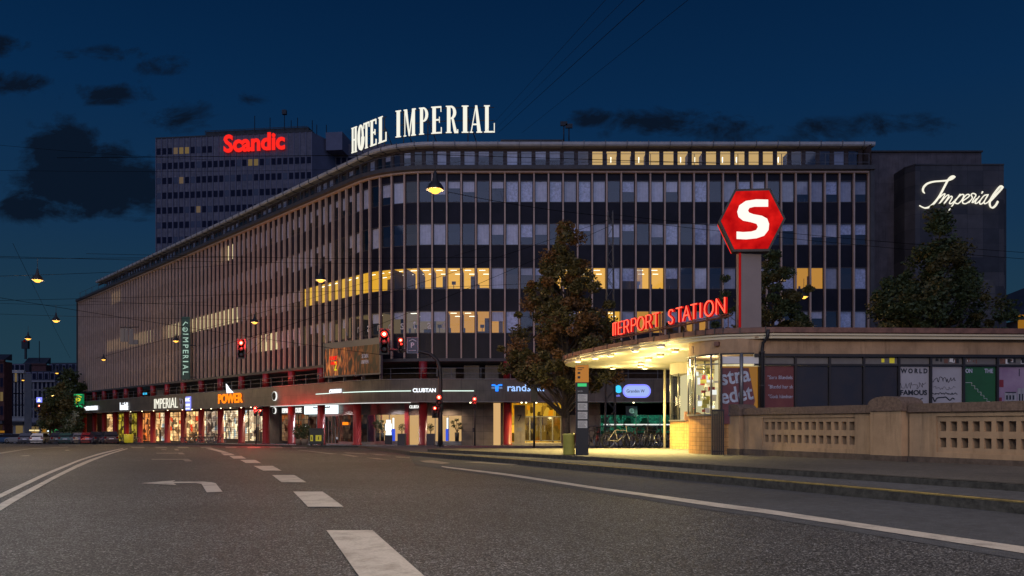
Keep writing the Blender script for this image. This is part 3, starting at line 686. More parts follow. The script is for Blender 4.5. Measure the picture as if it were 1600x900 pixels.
while s < sb-.3:
    f = FF(s); mb.box(-.05, .01, -2.9, -2.8, 21.6, 22.05, f) if rnd.random() < .5 else None; pent.box(-.4, rnd.uniform(-.2, .3), -3.5, -3.1, 20.5, 20.95+rnd.random()*.6, f) if rnd.random() < .6 else None; pent.box(.5, .62, -3.55, -1.9, 20.5, 22.28, f) if rnd.random() < .35 else None; s += BAY*rnd.choice((1, 1, 2))
mb.build('ceiling_light', MT['tube_light'], hb, kind='stuff')
pent.build('shelf', MT['bark'], hb, kind='stuff')
mb = MB(); strip(mb, -.9, LT-7, loop([(-1.0, 22.36), (-.92, 22.44), (-.92, 22.66), (-1.2, 22.74), (-4.5, 22.80), (-4.5, 22.345), (-1.0, 22.345)]))
mb.build('roof', MT['roof_metal'], hb)
mb = MB()
s = 0
while s < LT-8:
    f = FF(s); mb.box(-.02, .02, -.95, -.86, 22.35, 22.76, f); mb.box(-.015, .015, -1.58, -.98, 22.28, 22.34, f); s += 1.73
mb.build('roof_rib', MT['galv'], hb, kind='stuff')
mb = MB()
for k in range(3): strip(mb, 0, LT-.5, loop([(-.06, 20.72+k*.33), (-.06, 20.75+k*.33), (-.09, 20.75+k*.33), (-.09, 20.72+k*.33)])) if k != 1 else None
s = 0
while s < LT:
    f = FF(s); mb.box(-.02, .02, -.10, -.05, 20.42, 21.41, f); s += 3.46
mb.build('roof_railing', MT['galv'], hb)
mb = MB(); strip(mb, -.2, LT-3, [(-4.5, 22.8), (-16, 22.85)]); strip(mb, -.2, LT, [(-1.7, 20.42), (-12, 20.42)]); mb.build('roof_deck', MT['roof_dark'], hb)
mb = MB(); f = Fr((-.9, 70, 22.8), (1, 0, 0), (0, -1, 0))
mb.box(0, 5.3, -5, 0, 0, 2.0, f, 0); mb.box(-.1, 5.5, -5.1, .12, 2.0, 2.16, f, 1); mb.box(-1.5, -.2, -3, 0, 0, .45, f, 1)
for k in range(7): mb.box(.4+k*.7, .42+k*.7, 0, .02, 0, 2.0, f, 1)
mb.build('roof_plant_room', [MT['tower_side'], MT['roof_dark']], hb)
mb = MB()
for px, py, h in ((881, 195, 2.6), (889, 203, 2.2)):
    p = at(px, 220, 69); mb.tube([p, p+Vector((0, 0, h*.55))], .05); mb.box(p.x-.3, p.x+.3, p.y-.1, p.y+.1, p.z+h*.5, p.z+h*.5+.35)
mb.build('antenna', MT['iron'], hb)
mb = MB(); f = Fr((3, 74, 22.8), (1, 0, 0)); mb.box(0, 25, 0, 4, 0, .9, f)
mb.build('roof_upstand', MT['roof_dark'], hb)
# end wall at the far left, back volumes
mb = MB(); p0 = P(LT+.1, -.3); p1 = P(LT+.1, -14)
mb.face([(p0.x, p0.y, -4), (p1.x, p1.y, -4), (p1.x, p1.y, 20.4), (p0.x, p0.y, 20.4)])
mb.build('end_wall', MT['gallery'], hb); mb = MB()
p0 = P(-.3, -.3); p1 = P(-.3, -3.4); mb.face([(p0.x, p0.y, -2), (p1.x, p1.y, -2), (p1.x, p1.y, 22.3), (p0.x, p0.y, 22.3)])
mb.build('end_wall', MT['gallery'], hb)
# ------------------------------------------------------------------ gallery, fascia, ground floor
FA0, FA1 = 1.72, 3.47
mb = MB(); strip(mb, -13, LT+1, loop([(1.0, FA0), (1.0, FA1), (.78, FA1), (.78, FA0)])); mb.build('fascia', MT['fascia'], hb)
mb = MB(); strip(mb, -13, LT+1, loop([(.995, FA0-.02), (1.05, FA0-.02), (1.05, FA0+.05), (1.003, FA0+.05)])); strip(mb, -13, LT+1, loop([(1.04, FA1), (1.04, FA1+.06), (.75, FA1+.06), (.75, FA1+.001)])); mb.build('fascia_trim', MT['concrete'], hb)
mb = MB(); strip(mb, -13, LT+1, [(.78, FA0+.01), (-3.4, FA0+.01)]); strip(mb, -13, LT+1, [(.78, 2.6), (-6, 2.6)]); strip(mb, 0, LT, [(.05, 4.95), (-6, 4.95)]); mb.build('ceiling_slab', MT['concrete'], hb)
mb = MB(); strip(mb, -13, LT+1, [(-5.5, 2.0), (-5.5, 5.2)]); mb.build('gallery_wall', MT['gallery'], hb)
mb = MB()
for z in (3.95, 4.35): strip(mb, -13, LT+1, loop([(.85, z), (.85, z+.035), (.82, z+.035), (.82, z)]))
s = -13
while s < LT: f = FF(s); mb.box(-.02, .02, .80, .86, 3.5, 4.38, f); s += 2.3
mb.build('gallery_railing', MT['galv'], hb)
CPX = [132, 148, 163, 180, 197.5, 219, 239, 261.6, 287, 314.7, 344.7, 377.5, 415.6, 455.6, 502, 558, 661, 793]
CS = [s_of(p, -.1) for p in CPX]
for s in CS:
    p = P(s, -.1); g = gz(p.y, .13); r = .34
    mb = MB(); mb.lathe([(r+.07, 0), (r+.07, .10), (r, .12), (r, 1.72-g)], (p.x, p.y, g), 18); mb.build('column', MT['red_column'], hb)
    mb = MB(); mb.lathe([(.34, 3.5), (.34, 4.95)], (p.x, p.y, 0), 14); mb.build('gallery_column', MT['red_column'], hb)
for k, (a, b) in enumerate(((420, 433), (525, 560), (686, 700))):
    pass
# pale boards in the gallery
mb = MB()
for a, b, z1 in ((690, 712, 4.55), (725, 749, 4.8), (758, 779, 4.8), (150, 160, 4.3), (246, 256, 4.6)):
    mb = MB(); s1, s0 = s_of(a, -2.0), s_of(b, -2.0); strip(mb, s0, s1, loop([(-2.0, 3.5), (-2.0, z1), (-2.1, z1), (-2.1, 3.5)])); mb.build('gallery_board', MT['concrete'], hb)
# dark cars' roofs are hidden; shop fronts -----------------------------------
GO = -2.6     # glass line
def zg(s, off=GO): return gz(P(s, off).y, .13)
def shop(a, b, room, dep=3.0, top=1.55, sill=.25, mull=3, name='shop_window', shelves=0, mats='clear_glass', header=None, frame='win_frame', transom=None, roomz=True):
    s1, s0 = s_of(a, GO), s_of(b, GO); z0 = zg((s0+s1)/2); mb = MB()
    strip(mb, s0, s1, loop([(GO, z0-.3), (GO, z0+sill), (GO-.12, z0+sill), (GO-.12, z0-.3)])) if sill else None
    strip(mb, s0, s1, loop([(GO, top), (GO, FA0+.01), (GO-.12, FA0+.01), (GO-.12, top)]), 1 if header else 0)
    for k in range(mull+1):
        s = s0+(s1-s0)*k/mull; f = FF(s, GO); mb.box(-.028, .028, -.05, .012, z0+sill, top, f)
    if transom: strip(mb, s0, s1, loop([(GO+.01, transom), (GO+.01, transom+.06), (GO-.08, transom+.06), (GO-.08, transom)]))
    o = mb.build(name, [MT[frame], MT[header or frame]], hb)
    g = MB(); strip(g, s0, s1, [(GO-.05, z0+sill), (GO-.05, top)]); g.build('pane', MT[mats], o)
    if room:
        r = MB(); strip(r, s0, s1, [(GO-dep, z0-.2), (GO-dep, 2.3)]); strip(r, s0, s1, [(GO-dep, FA0), (GO-.15, FA0)])
        for s in (s0+.01, s1-.01): r.face([P(s, GO-dep, z0-.2), P(s, GO-.15, z0-.2), P(s, GO-.15, 2.3), P(s, GO-dep, 2.3)], 0, [(s+7, z0-.2), (s+7+dep, z0-.2), (s+7+dep, 2.3), (s+7, 2.3)])
        r.build('shop_room', MT[room], o)
    if shelves:
        r = MB()
        for k in range(shelves):
            s = s0+(s1-s0)*rnd.random(); f = FF(s, GO); h = rnd.uniform(.7, 2.1); d = -rnd.uniform(.6, dep-.3); w = rnd.uniform(.12, .45)
            r.box(-w, w, d-.2, d, z0+.05, z0+h, f, rnd.choice((0, 0, 1, 2, 3)))
        for k in range(shelves*2):
            s = s0+(s1-s0)*rnd.random(); f = FF(s, GO); z = rnd.uniform(z0+.4, z0+2.4); d = -rnd.uniform(.3, dep-.3); w = rnd.uniform(.05, .22)
            r.box(-w, w, d-.05, d, z, z+rnd.uniform(.05, .25), f, rnd.choice((1, 2, 3, 4)))
        r.build('shop_display', [MT['gallery'], MT['white'], MT['shop_warm'], MT['red_column'], MT['shop_white']], o)
    return o
shop(128, 143, 'shop_dim', shelves=4); shop(143, 158, 'shop_dim', shelves=7, mull=2); shop(158, 176, 'shop_warm', shelves=9, mull=2); shop(176, 184, 'shop_dim', mull=1); shop(184, 196, 'shop_yellow', dep=1.2, mull=2, transom=0.3)
shop(196, 204, 'shop_dim', mull=1, shelves=3); shop(204, 214, 'shop_yellow', mull=2, dep=2, shelves=5); shop(214, 221, 'shop_dim', mull=1); shop(221, 236, 'shop_orange', shelves=5, mull=3, dep=3)
shop(236, 250, 'shop_warm', mull=2, shelves=3, transom=.9); shop(250, 262, 'shop_cream', mull=2, shelves=4, transom=.9); shop(262, 288, 'shop_warm', mull=3, shelves=16, transom=.95); shop(288, 314, 'shop_warm', mull=3, shelves=16, transom=.95)
shop(314, 322, 'shop_cream', mull=1, dep=1.5, shelves=2); shop(322, 338, None, mull=2, mats='dark_glass'); shop(338, 346, 'shop_dim', mull=1, shelves=2); shop(346, 372, 'shop_cream', dep=.7, mull=4, sill=.5, transom=.3)
shop(372, 388, 'shop_cream', mull=3, dep=2, shelves=7); shop(388, 416, 'shop_cream', mull=3, shelves=14, dep=2.4); 
shop(436, 466, 'shop_dim', shelves=8, mull=2, dep=3, top=.95, header='gallery'); shop(466, 482, 'shop_dim', shelves=4, mull=1, dep=3, top=.95, header='gallery')
shop(482, 508, None, mull=2, mats='dark_glass', top=.72, frame='steel', header='concrete'); shop(508, 529, 'shop_dim', mull=4, mats='dark_glass', top=.72, shelves=6, sill=.1, frame='steel', header='concrete'); shop(529, 553, None, mull=1, mats='dark_glass', top=.80, header='stone_wall', frame='steel')
shop(553, 574, None, mull=2, mats='dark_glass', top=.80, header='stone_wall', frame='steel'); shop(574, 596, None, mull=2, mats='dark_glass', top=.78, header='stone_wall', frame='steel')
shop(586, 634, 'tan_wall', mull=2, dep=1.6, top=.78, sill=.35, header='stone_wall', frame='steel')
shop(637, 657, 'tan_wall', mull=1, dep=1.8, top=.72, sill=.03, header='gallery', name='shop_door', frame='concrete')
shop(665, 722, 'tan_wall', mull=3, dep=1.8, top=.68, sill=.32, header='stone_wall', frame='steel')
def solid(a, b, off, mat, z1=FA0, th=.25, name='wall_panel'):
    s1, s0 = s_of(a, off), s_of(b, off); mb = MB(); strip(mb, s0, s1, loop([(off, zg(s0)-.4), (off, z1), (off-th, z1), (off-th, zg(s0)-.4)]))
    for s in (s0, s1):
        mb.face([P(s, off, zg(s0)-.4), P(s, off-th, zg(s0)-.4), P(s, off-th, z1), P(s, off, z1)])
    return mb.build(name, MT[mat], hb)
solid(416, 437, GO, 'gallery'); solid(721, 771, GO+.3, 'stone_wall'); solid(632, 638, GO+.05, 'red_column', name='door_frame'); solid(657, 666, GO+.02, 'gallery')
solid(771, 782, GO+.25, 'tan_wall', name='lit_panel'); solid(782, 786, GO+.2, 'win_frame')
# entrance with the number: yellow lit recess, doors
s1, s0 = s_of(786, GO), s_of(880, GO); z0 = zg(s0)
mb = MB(); strip(mb, s0, s1, [(GO-3.0, z0-.2), (GO-3.0, 2.3)]); strip(mb, s0, s1, [(GO-3.0, 1.6), (GO-.1, 1.6)])
for s in (s0, s1): mb.face([P(s, GO-3, z0-.2), P(s, GO, z0-.2), P(s, GO, 2.3), P(s, GO-3, 2.3)])
mb.build('entrance_recess', MT['entry_wall'], hb)
f = FF(s_of(845, GO-2.9), GO-2.9, z0); mb = MB(); mb.box(-1.75, 1.75, 0, .08, .25, .34, f)
for u in (-1.75, -.95, -.02, .02, 1.0, 1.72): mb.box(u-.05, u+.05, .0, .12, .3, 2.35, f)
mb.box(-1.8, 1.77, 0, .12, 2.32, 2.42, f); d = mb.build('entrance_door', MT['steel'], hb)
g = MB(); g.face([f(-1.7, .05, .3), f(1.7, .05, .3), f(1.7, .05, 2.35), f(-1.7, .05, 2.35)]); g.build('pane', MT['dark_glass'], d)
g = MB()
for u in (-.35, .3): g.box(u-.02, u+.02, .13, .17, 1.1, 1.6, f)
g.build('handle', MT['chrome'], d)
mb = MB(); f = FF(s_of(812, GO), GO, z0); mb.box(-.45, .45, -.3, 0, -.3, 3.3, f); mb.build('number_pillar', MT['concrete'], hb)
letters('number_lettering', '7', MT['black'], Fr(f(-.18, .0, 1.95), f.U, f.V), .36, .55, .02, hb)
mb = MB(); mb.box(-.22, .22, .0, .06, 1.15, 1.45, f); mb.build('entry_panel', MT['steel'], hb)
mb = MB(); f = FF(s_of(835, GO), GO, z0); mb.box(-2.2, 2.6, -2.8, .5, -.15, .16, f); mb.build('doorstep', MT['concrete'], hb)
solid(877, 884, GO+.25, 'win_frame')
# right part behind the canopy: plain band, green lit shop
solid(884, 1100, GO-.5, 'room_dark', z1=1.7); 
s1, s0 = s_of(905, GO), s_of(1060, GO)
mb = MB(); strip(mb, s0, s1, loop([(GO, .75), (GO, FA0), (GO-.2, FA0), (GO-.2, .75)])); mb.build('shop_header', MT['stone_wall'], hb)
shop(938, 975, 'shop_green', mull=3, dep=.5, top=.74, sill=.9, frame='steel'); shop(975, 1050, 'shop_green', mull=4, dep=.5, top=.74, sill=.9, frame='steel')
solid(884, 938, GO-.2, 'concrete', z1=.75)
mb = MB(); s1, s0 = s_of(944, GO), s_of(1052, GO); strip(mb, s0, s1, loop([(GO-.3, -.10), (GO-.3, .0), (GO-.36, .0), (GO-.36, -.10)])); mb.build('light_strip', MT['shop_white'], hb)
# wing of pale stone with dark slate block
mb = MB(); mb.box(28.3, 38.9, 66, 78, -2, 22.5); mb.box(28.3, 38.95, 65.85, 78.2, 22.5, 22.62, mi=1); mb.box(28.4, 31, 70, 76, 22.62, 23.9, mi=1); mb.box(33.5, 34.8, 68, 70, 22.62, 23.0, mi=1); mb.build('stone_wing', [MT['wing_stone'], MT['roof_dark']], hb)
mb = MB(); X0, X1 = 31.65, 39.15; poly = [(X0, 64.2), (X0+.45, 63.4), (X1, 63.4), (X1, 66.6), (X0, 66.6)]
mb.prism(poly, -2, 20.6); mb.prism([(p[0], p[1]-.06 if p[1] < 65 else p[1]) for p in poly], 20.6, 20.7)
mb.box(39.15, 40.1, 64.6, 70, -2, 19.1); mb.build('slate_block', MT['slate'], hb)
rs = random.Random(5); mb = MB()
cells = sorted({(rs.randint(0, 5), rs.randint(0, 8)) for _ in range(34)})
for a_, b_ in cells: x = X0+.62+a_*1.25; z = 4.62+b_*1.15; mb.box(x, x+1.2, 63.375, 63.42, z, z+1.1) if x+1.2 < X1 else None
mb.build('pale_slate_tile', MT['pale_tile'], hb, kind='stuff')
# ------------------------------------------------------------------ serif letters of the roof sign (unit height shapes)
def serif(ch):
    t, h, q = .16, .035, .05    # stem, serif height, hairline
    R = lambda x0, x1, y0, y1: [(x0, y0), (x1, y0), (x1, y1), (x0, y1)]
    def arc(cx, cy, rx, ry, tx, a0, a1, n=10):
        o = []; i = []
        for k in range(n+1):
            a = math.radians(a0+(a1-a0)*k/n); o.append((cx+rx*math.cos(a), cy+ry*math.sin(a))); i.append((cx+(rx-tx)*math.cos(a), cy+(ry-q)*math.sin(a)))
        return [[o[k], o[k+1], i[k+1], i[k]] for k in range(n)]
    st = lambda x: [R(x, x+t, 0, 1), R(x-.05, x+t+.05, 0, h), R(x-.05, x+t+.05, 1-h, 1)]
    if ch == 'I': return st(.05), .26
    if ch == 'H': return st(.05)+st(.36)+[R(.2, .4, .48, .53)], .57
    if ch == 'O': return arc(.24, .5, .24, .5, .14, 0, 360, 22), .48
    if ch == 'T': return st(.18)+[R(.0, .52, 1-q, 1), R(0, .035, .80, 1), R(.485, .52, .80, 1)], .52
    if ch == 'E': return st(.05)+[R(.2, .48, 0, q), R(.2, .46, 1-q, 1), R(.2, .38, .48, .53), R(.445, .48, 0, .22), R(.43, .46, .80, 1), R(.36, .385, .40, .61)], .48
    if ch == 'L': return st(.05)+[R(.2, .48, 0, q), R(.44, .48, 0, .34)], .48
    if ch == 'P': return st(.05)+arc(.22, .735, .26, .265, .14, -90, 90, 10), .5
    if ch == 'R': return st(.05)+arc(.22, .755, .25, .245, .14, -90, 90, 10)+[[(.26, .52), (.36, .52), (.50, .05), (.36, .05)], R(.38, .56, 0, .05), R(.52, .56, 0, .12)], .57
    if ch == 'A': return [[(.0, 0), (.05, 0), (.28, 1), (.24, 1)], [(.34, 0), (.52, 0), (.33, 1), (.22, 1)], R(.12, .40, .28, .33), R(-.04, .12, 0, h), R(.29, .57, 0, h)], .56
    if ch == 'M': return [R(.05, .09, 0, 1), R(.0, .15, 0, h), R(0, .14, 1-h, 1), [(.30, 0), (.36, 0), (.20, 1), (.06, 1)], [(.30, 0), (.35, .0), (.56, 1), (.52, 1)], R(.50, .66, 0, 1), R(.45, .71, 0, h), R(.52, .71, 1-h, 1)], .71
def serif_letter(ch, fr, w, h, mat, parent):
    polys, uw = serif(ch); mb = MB()
    for k, p in enumerate(polys): mb.plate([(a/uw*w, b*h) for a, b in p], -.05-.004*k, .0+.003*k, fr)
    return mb.build('letter', mat, parent)
rs_ = thing('roof_sign', 'two words in white glowing serif letters on the curved roof edge', 'sign', (-6, 68, 22.8))
LP = [('H', 548.9, 557.2), ('O', 558.8, 567.8), ('T', 567.8, 576.5), ('E', 578, 587.6), ('L', 590.8, 603.2), ('I', 618, 626.3), ('M', 630.6, 649.2), ('P', 654.7, 669.3), ('E', 673.8, 690), ('R', 696.6, 716.2), ('I', 721.4, 731.9), ('A', 735.2, 753), ('L', 756.2, 773)]
def ysign(px):
    T = [(540, 72.8), (548.9, 72.1), (603, 68.9), (618, 68.1), (660, 67.35), (700, 67.0), (773, 66.9), (790, 66.9)]
    for (a, ya), (b, yb) in zip(T, T[1:]):
        if px <= b: return ya+(yb-ya)*(px-a)/(b-a)
    return 66.9
def psign(px, z): Y = ysign(px); return Vector(((px-800)/F*Y, Y, z))
for ch, a, b in LP:
    A, B = psign(a, 24.5), psign(b, 24.5); U = B-A; serif_letter(ch, Fr(A, U, U.cross(Vector((0, 0, 1)))), U.length, 2.28, MT['neon_white'], rs_)
mb = MB()
for z in (24.55, 25.6, 26.7):
    mb.tube([psign(px, z)+Vector((0, .28, 0)) for px in range(549, 606, 6)], .035, 5); mb.tube([psign(px, z)+Vector((0, .28, 0)) for px in range(616, 774, 12)], .035, 5)
for px in (556, 580, 600, 630, 668, 731):
    p = psign(px, 26.7)+Vector((0, .3, 0)); b = Vector((p.x, p.y, 22.6)); mb.tube([b, p], .05, 5); mb.tube([p-Vector((0, 0, .8)), b+Vector((1.3, 2.4, 0))], .045, 5)
mb.build('support_frame', MT['iron'], rs_)
# ------------------------------------------------------------------ red hotel name on the tower is built with the tower
# ------------------------------------------------------------------ neon script on the slate block
ns = thing('neon_script_sign', 'white neon handwriting on the dark slate wall behind the tree', 'sign', (35.5, 63.2, 16.5))
def npt(x, y, d=.12):
    px = 1425+x/10.667; py = 265+y/10.667; p = at(px, py, 63.4); return Vector((p.x, 63.4-d, p.z))
def smooth(pts, k=5):
    out = []; n = len(pts)
    for i in range(n-1):
        p0, p1, p2, p3 = pts[max(i-1, 0)], pts[i], pts[i+1], pts[min(i+2, n-1)]
        for j in range(k):
            t = j/k; out.append(tuple(.5*((2*b)+(-a+c)*t+(2*a-5*b+4*c-d)*t*t+(-a+3*b-3*c+d)*t**3) for a, b, c, d in zip(p0, p1, p2, p3)))
    return out+[pts[-1]]
SCR = {'I': [[(185, 395), (162, 350), (180, 290), (240, 235), (340, 205), (450, 195), (560, 185), (640, 160), (690, 118), (640, 120), (580, 180), (530, 270), (440, 440), (350, 560), (270, 625), (190, 642), (110, 605)], [(590, 170), (545, 260), (470, 400), (380, 550), (300, 610)]],
       'm': [[(440, 480), (500, 425), (535, 415), (490, 500), (435, 580)], [(455, 560), (560, 445), (600, 440), (555, 520), (515, 578)], [(535, 560), (620, 460), (655, 470), (610, 560), (640, 575), (690, 530)]],
       'p': [[(790, 415), (730, 500), (650, 620), (570, 725)], [(700, 520), (800, 430), (850, 435), (810, 520), (750, 575), (700, 560)]],
       'e': [[(830, 530), (930, 460), (935, 425), (890, 430), (835, 500), (830, 560), (880, 575), (950, 530)]],
       'r': [[(930, 560), (990, 480), (970, 430), (1000, 405), (1050, 430), (1010, 500), (985, 560)], [(1000, 560), (1060, 490)]],
       'i': [[(1110, 450), (1050, 530), (1040, 568), (1080, 560), (1120, 520)], [(1145, 405), (1165, 375), (1150, 385)]],
       'a': [[(1260, 425), (1190, 440), (1120, 530), (1120, 580), (1170, 560), (1250, 440)], [(1250, 430), (1190, 540), (1200, 575), (1250, 550), (1290, 500)]],
       'l': [[(1290, 520), (1400, 400), (1485, 300), (1470, 280), (1430, 300), (1330, 430), (1275, 540), (1285, 620), (1320, 640), (1370, 600), (1410, 530)]]}
for ch, strokes in SCR.items():
    mb = MB()
    for st in strokes: mb.tube([npt(*p) for p in smooth(st)], .048, 5)
    if ch in 'Il': mb.tube([npt(x+16, y+10) for x, y in smooth(strokes[0])], .036, 5)
    mb.build('letter', MT['neon_cream'], ns)
mb = MB()
for st in ((150, 300), (450, 420), (800, 500), (1200, 500), (1380, 430)): p = npt(*st); mb.box(p.x-.02, p.x+.02, p.y, 63.37, p.z-.02, p.z+.02)
mb.build('bracket', MT['iron'], ns)
# ------------------------------------------------------------------ shop signs on the fascia
def fsign(name, label, text, a, b, py0, py1, mat, off=1.06, each=False, ext=.06, back=None, cat='sign', fat=.0):
    """flat lettering between pixel columns a..b and rows py0..py1 on the facade path at the given offset"""
    A, B = P(s_of(a, off), off), P(s_of(b, off), off); U = B-A; m = (A+B)/2; z1 = (662.5-py0)/F*A.y; z0 = (662.5-py1)/F*A.y
    t = thing(name, label, cat, (m.x, m.y, z0)); fr = Fr((A.x, A.y, z0), U, U.cross(Vector((0, 0, 1))))
    letters('letter' if each else 'lettering', text, MT[mat], fr, U.length, z1-z0, ext, t, each, fat)
    if back:
        mb = MB(); h = z1-z0; mb.box(-.15, U.length+.15, -.10, .0, -h*.35, h*1.35, fr); mb.build('backing_board', MT[back], t)
    return t, fr, U.length, z1-z0
fsign('shop_sign', 'small white blue letters on the fascia below the green parking sign', 'DESIGN KINKEN', 132, 152.5, 635, 641.5, 'sign_white', fat=.02)
fsign('shop_sign', 'white narrow letters on the fascia between the first small shop sign and the cinema sign', 'hvidt&', 188, 200.5, 629, 641, 'sign_white')
fsign('cinema_sign', 'large thin white capital letters on the fascia over the bright foyer', 'IMPERIAL', 241.5, 278, 623.5, 638.5, 'neon_cream', each=True, fat=-.01)
t, fr, w, h = fsign('hotel_sign', 'small blue and white square sign beside the cinema letters', 'H·K', 290.5, 297, 622, 627.5, 'sign_white')
mb = MB(); mb.box(-.1, w+.15, -.08, 0, -1.0, h+.15, fr); mb.build('blue_board', MT['violet_sign'], t)
letters('lettering', 'HOME', MT['sign_white'], Fr(fr(0, 0, -.55), fr.U, fr.V), w, .3, .03, t); letters('lettering', 'HOTEL', MT['sign_white'], Fr(fr(0, 0, -.92), fr.U, fr.V), w, .2, .03, t)
mb = MB(); t2 = thing('round_emblem', 'pale curled emblem on the fascia right after the cinema letters', 'sign', P(s_of(284, 1.06), 1.06, 2.2))
f = Fr(P(s_of(284, 1.06), 1.10, 0), FF(s_of(284, 1)).U, FF(s_of(284, 1)).V)
mb.tube([f(.05+.42*math.cos(a/8*PI)*(1 if a < 8 else .8), 0, 2.35+.55*math.sin(a/8*PI)) for a in range(-6, 7)], .05, 5); mb.tube([f(-.35+.12*math.cos(a), 0, 2.6+.6*a/6) for a in range(-4, 5)], .05, 5)
mb.lathe([(.0, 0), (.25, 0), (.25, .05), (0, .05)], n=12, fr=lambda x, y, z: f(x, .02+z, 2.1+y)); mb.build('emblem', MT['curtain'], t2)
t, fr, w, h = fsign('electronics_sign', 'orange blocky letters on the fascia with a white spike above', 'POWER', 341.5, 379.5, 616, 631, 'orange_sign', each=True, fat=.03)
mb = MB(); mb.plate([(w*.36, h*1.06), (w*.62, h*1.06), (w*.47, h*1.45), (w*.33, h*2.0)], -.05, .05, fr); mb.build('white_spike', MT['sign_white'], t)
def disc(name, label, px, py, rpx, off, text=None, mat='shop_white'):
    s = s_of(px, off); Y = P(s, off).y; z = (662.5-py)/F*Y; r = rpx/F*Y; f = Fr(P(s, off, z), FF(s).U, FF(s).V); t = thing(name, label, 'sign', P(s, off, z))
    mb = MB(); mb.lathe([(0, 0), (r, 0), (r, .12), (0, .12)], n=24, fr=lambda x, y, q: f(x, q, y)); mb.build('disc', MT[mat], t)
    mb = MB(); mb.lathe([(r*.84, .0), (r*.84, .01), (r*.90, .01), (r*.90, .0)], n=24, fr=lambda x, y, q: f(x, q+.122, y)); mb.plate([(-r*.5, -r*.12), (-.1*r, -r*.25), (r*.5, .05*r), (r*.3, r*.2), (-.2*r, r*.15)], .125, .14, f); mb.build('bird_mark', MT['black'], t)
disc('coffee_roundel', 'white oval coffee roundel high on the stone fascia', 430, 619, 7.2, 1.02); disc('coffee_roundel', 'white round coffee sign on the dark shop wall under the fascia', 429.7, 641.5, 5, GO+.04)
fsign('coffee_sign', 'white two word sign over the dark coffee shop window', 'ESPRESSO HOUSE', 441.5, 471.5, 638, 645.5, 'shop_white', off=GO+.06, fat=.015)
a = GO+.45; t, fr, w, h = fsign('lit_shop_board', 'bright white lit board with dark thin lettering behind a red column', 'karen gravid', 490.5, 515.5, 635.2, 639.2, 'black', off=a)
mb = MB(); A = P(s_of(480, a), a); B = P(s_of(524.8, a), a); f2 = Fr(fr.o, B-A, fr.V); mb.box(-(fr.o-A).length+.02, (B-fr.o).length, -.12, 0, -.48, .42, f2); mb.build('light_panel', MT['display_white'], t); mb = MB(); mb.box(.1, w, .0, .01, -.13, -.09, f2); mb.build('underline', MT['black'], t)
t, fr, w, h = fsign('orange_window_sign', 'tiny orange lettering in a dark shop window', 'LOCO PIZZA', 536, 544.5, 659.5, 664, 'orange_sign', off=GO+.03)
fsign('tanning_sign', 'small squeezed bluish white letters at the left end of the long light line', 'CLUBTAN', 515.4, 533.6, 608.6, 614.8, 'sign_white', fat=.03)
fsign('tanning_sign', 'bluish white letters between two light lines, touching the signal pole', 'CLUBTAN', 645, 681, 606.7, 613, 'sign_white', fat=.03)
fsign('tanning_sign', 'small white letters over the shop door beside the red column', 'CLUBTAN', 640, 658, 633.3, 638.2, 'shop_white', off=GO+.06, fat=.02)
fsign('job_agency_sign', 'blue glowing letters on the fascia partly behind the tree', 'randstad', 793, 850, 600, 611.5, 'blue_core', fat=.01)
t, fr, w, h = fsign('blue_mark', 'blue glowing double hook mark beside the blue letters', '-', 768, 785, 606, 606.5, 'blue_core')
mb = MB(); u = w/17
for sx in (1, -1):
    q = [(8.5+sx*1.2, -5), (8.5+sx*1.2, 2.0), (8.5+sx*2.5, 4), (8.5+sx*4.5, 4.6), (8.5+sx*8.2, 4.6)]
    mb.tube([fr(x*u, .05, y*u) for x, y in smooth(q, 3)], .07, 5)
mb.build('hook', MT['blue_sign'], t)
for (a, b, lab) in ((493.5, 515, 'short pale light line on the fascia left of the small tanning letters'), (535.5, 642, 'long pale light line curving along the fascia'), (689.5, 740.5, 'straight pale light line on the fascia right of the tall signal pole')):
    s1, s0 = s_of(a, 1.08), s_of(b, 1.08); t = thing('light_line', lab, 'light strip', P((s0+s1)/2, 1.08, 2.55)); mb = MB(); strip(mb, s0, s1, loop([(1.06, 2.545), (1.10, 2.545), (1.10, 2.605), (1.06, 2.605)])); mb.build('light_bar', MT['led_line'], t)
mb = MB(); s1, s0 = s_of(420, .9), s_of(640, .9); strip(mb, s0, s1, loop([(.55, 1.66), (.75, 1.66), (.75, 1.70), (.55, 1.70)])); mb.build('soffit_light', MT['shop_white'], hb)
mb = MB()
for px in (204, 222, 240, 262, 285, 300, 314, 330, 345, 360, 377, 392):
    p = P(s_of(px, .2), .2); mb.lathe([(.06, 1.66), (.06, 1.72)], (p.x, p.y, 0), 8)
for px in (815, 822, 838, 856, 990, 735): p = P(s_of(px, .4), .4); mb.lathe([(.06, 1.64), (.06, 1.72)], (p.x, p.y, 0), 8)
mb.build('downlight', MT['spot_warm'], hb, kind='stuff')
# small signs over the dark shops
for px, lab in ((184, 'pale shop lettering over the first dark doorway from the parking sign'), (202, 'pale shop lettering over the second dark doorway from the parking sign'), (222, 'pale shop lettering over the third dark doorway from the parking sign')):
    fsign('door_sign', lab, 'book&co', px-5, px+5, 651, 655.5, 'curtain', off=GO+.06)
fsign('bar_sign', 'cyan glowing lettering on the open gallery above the fascia', 'HOTEL BAR', 222, 230, 614, 617, 'cyan_sign', off=-1.5)
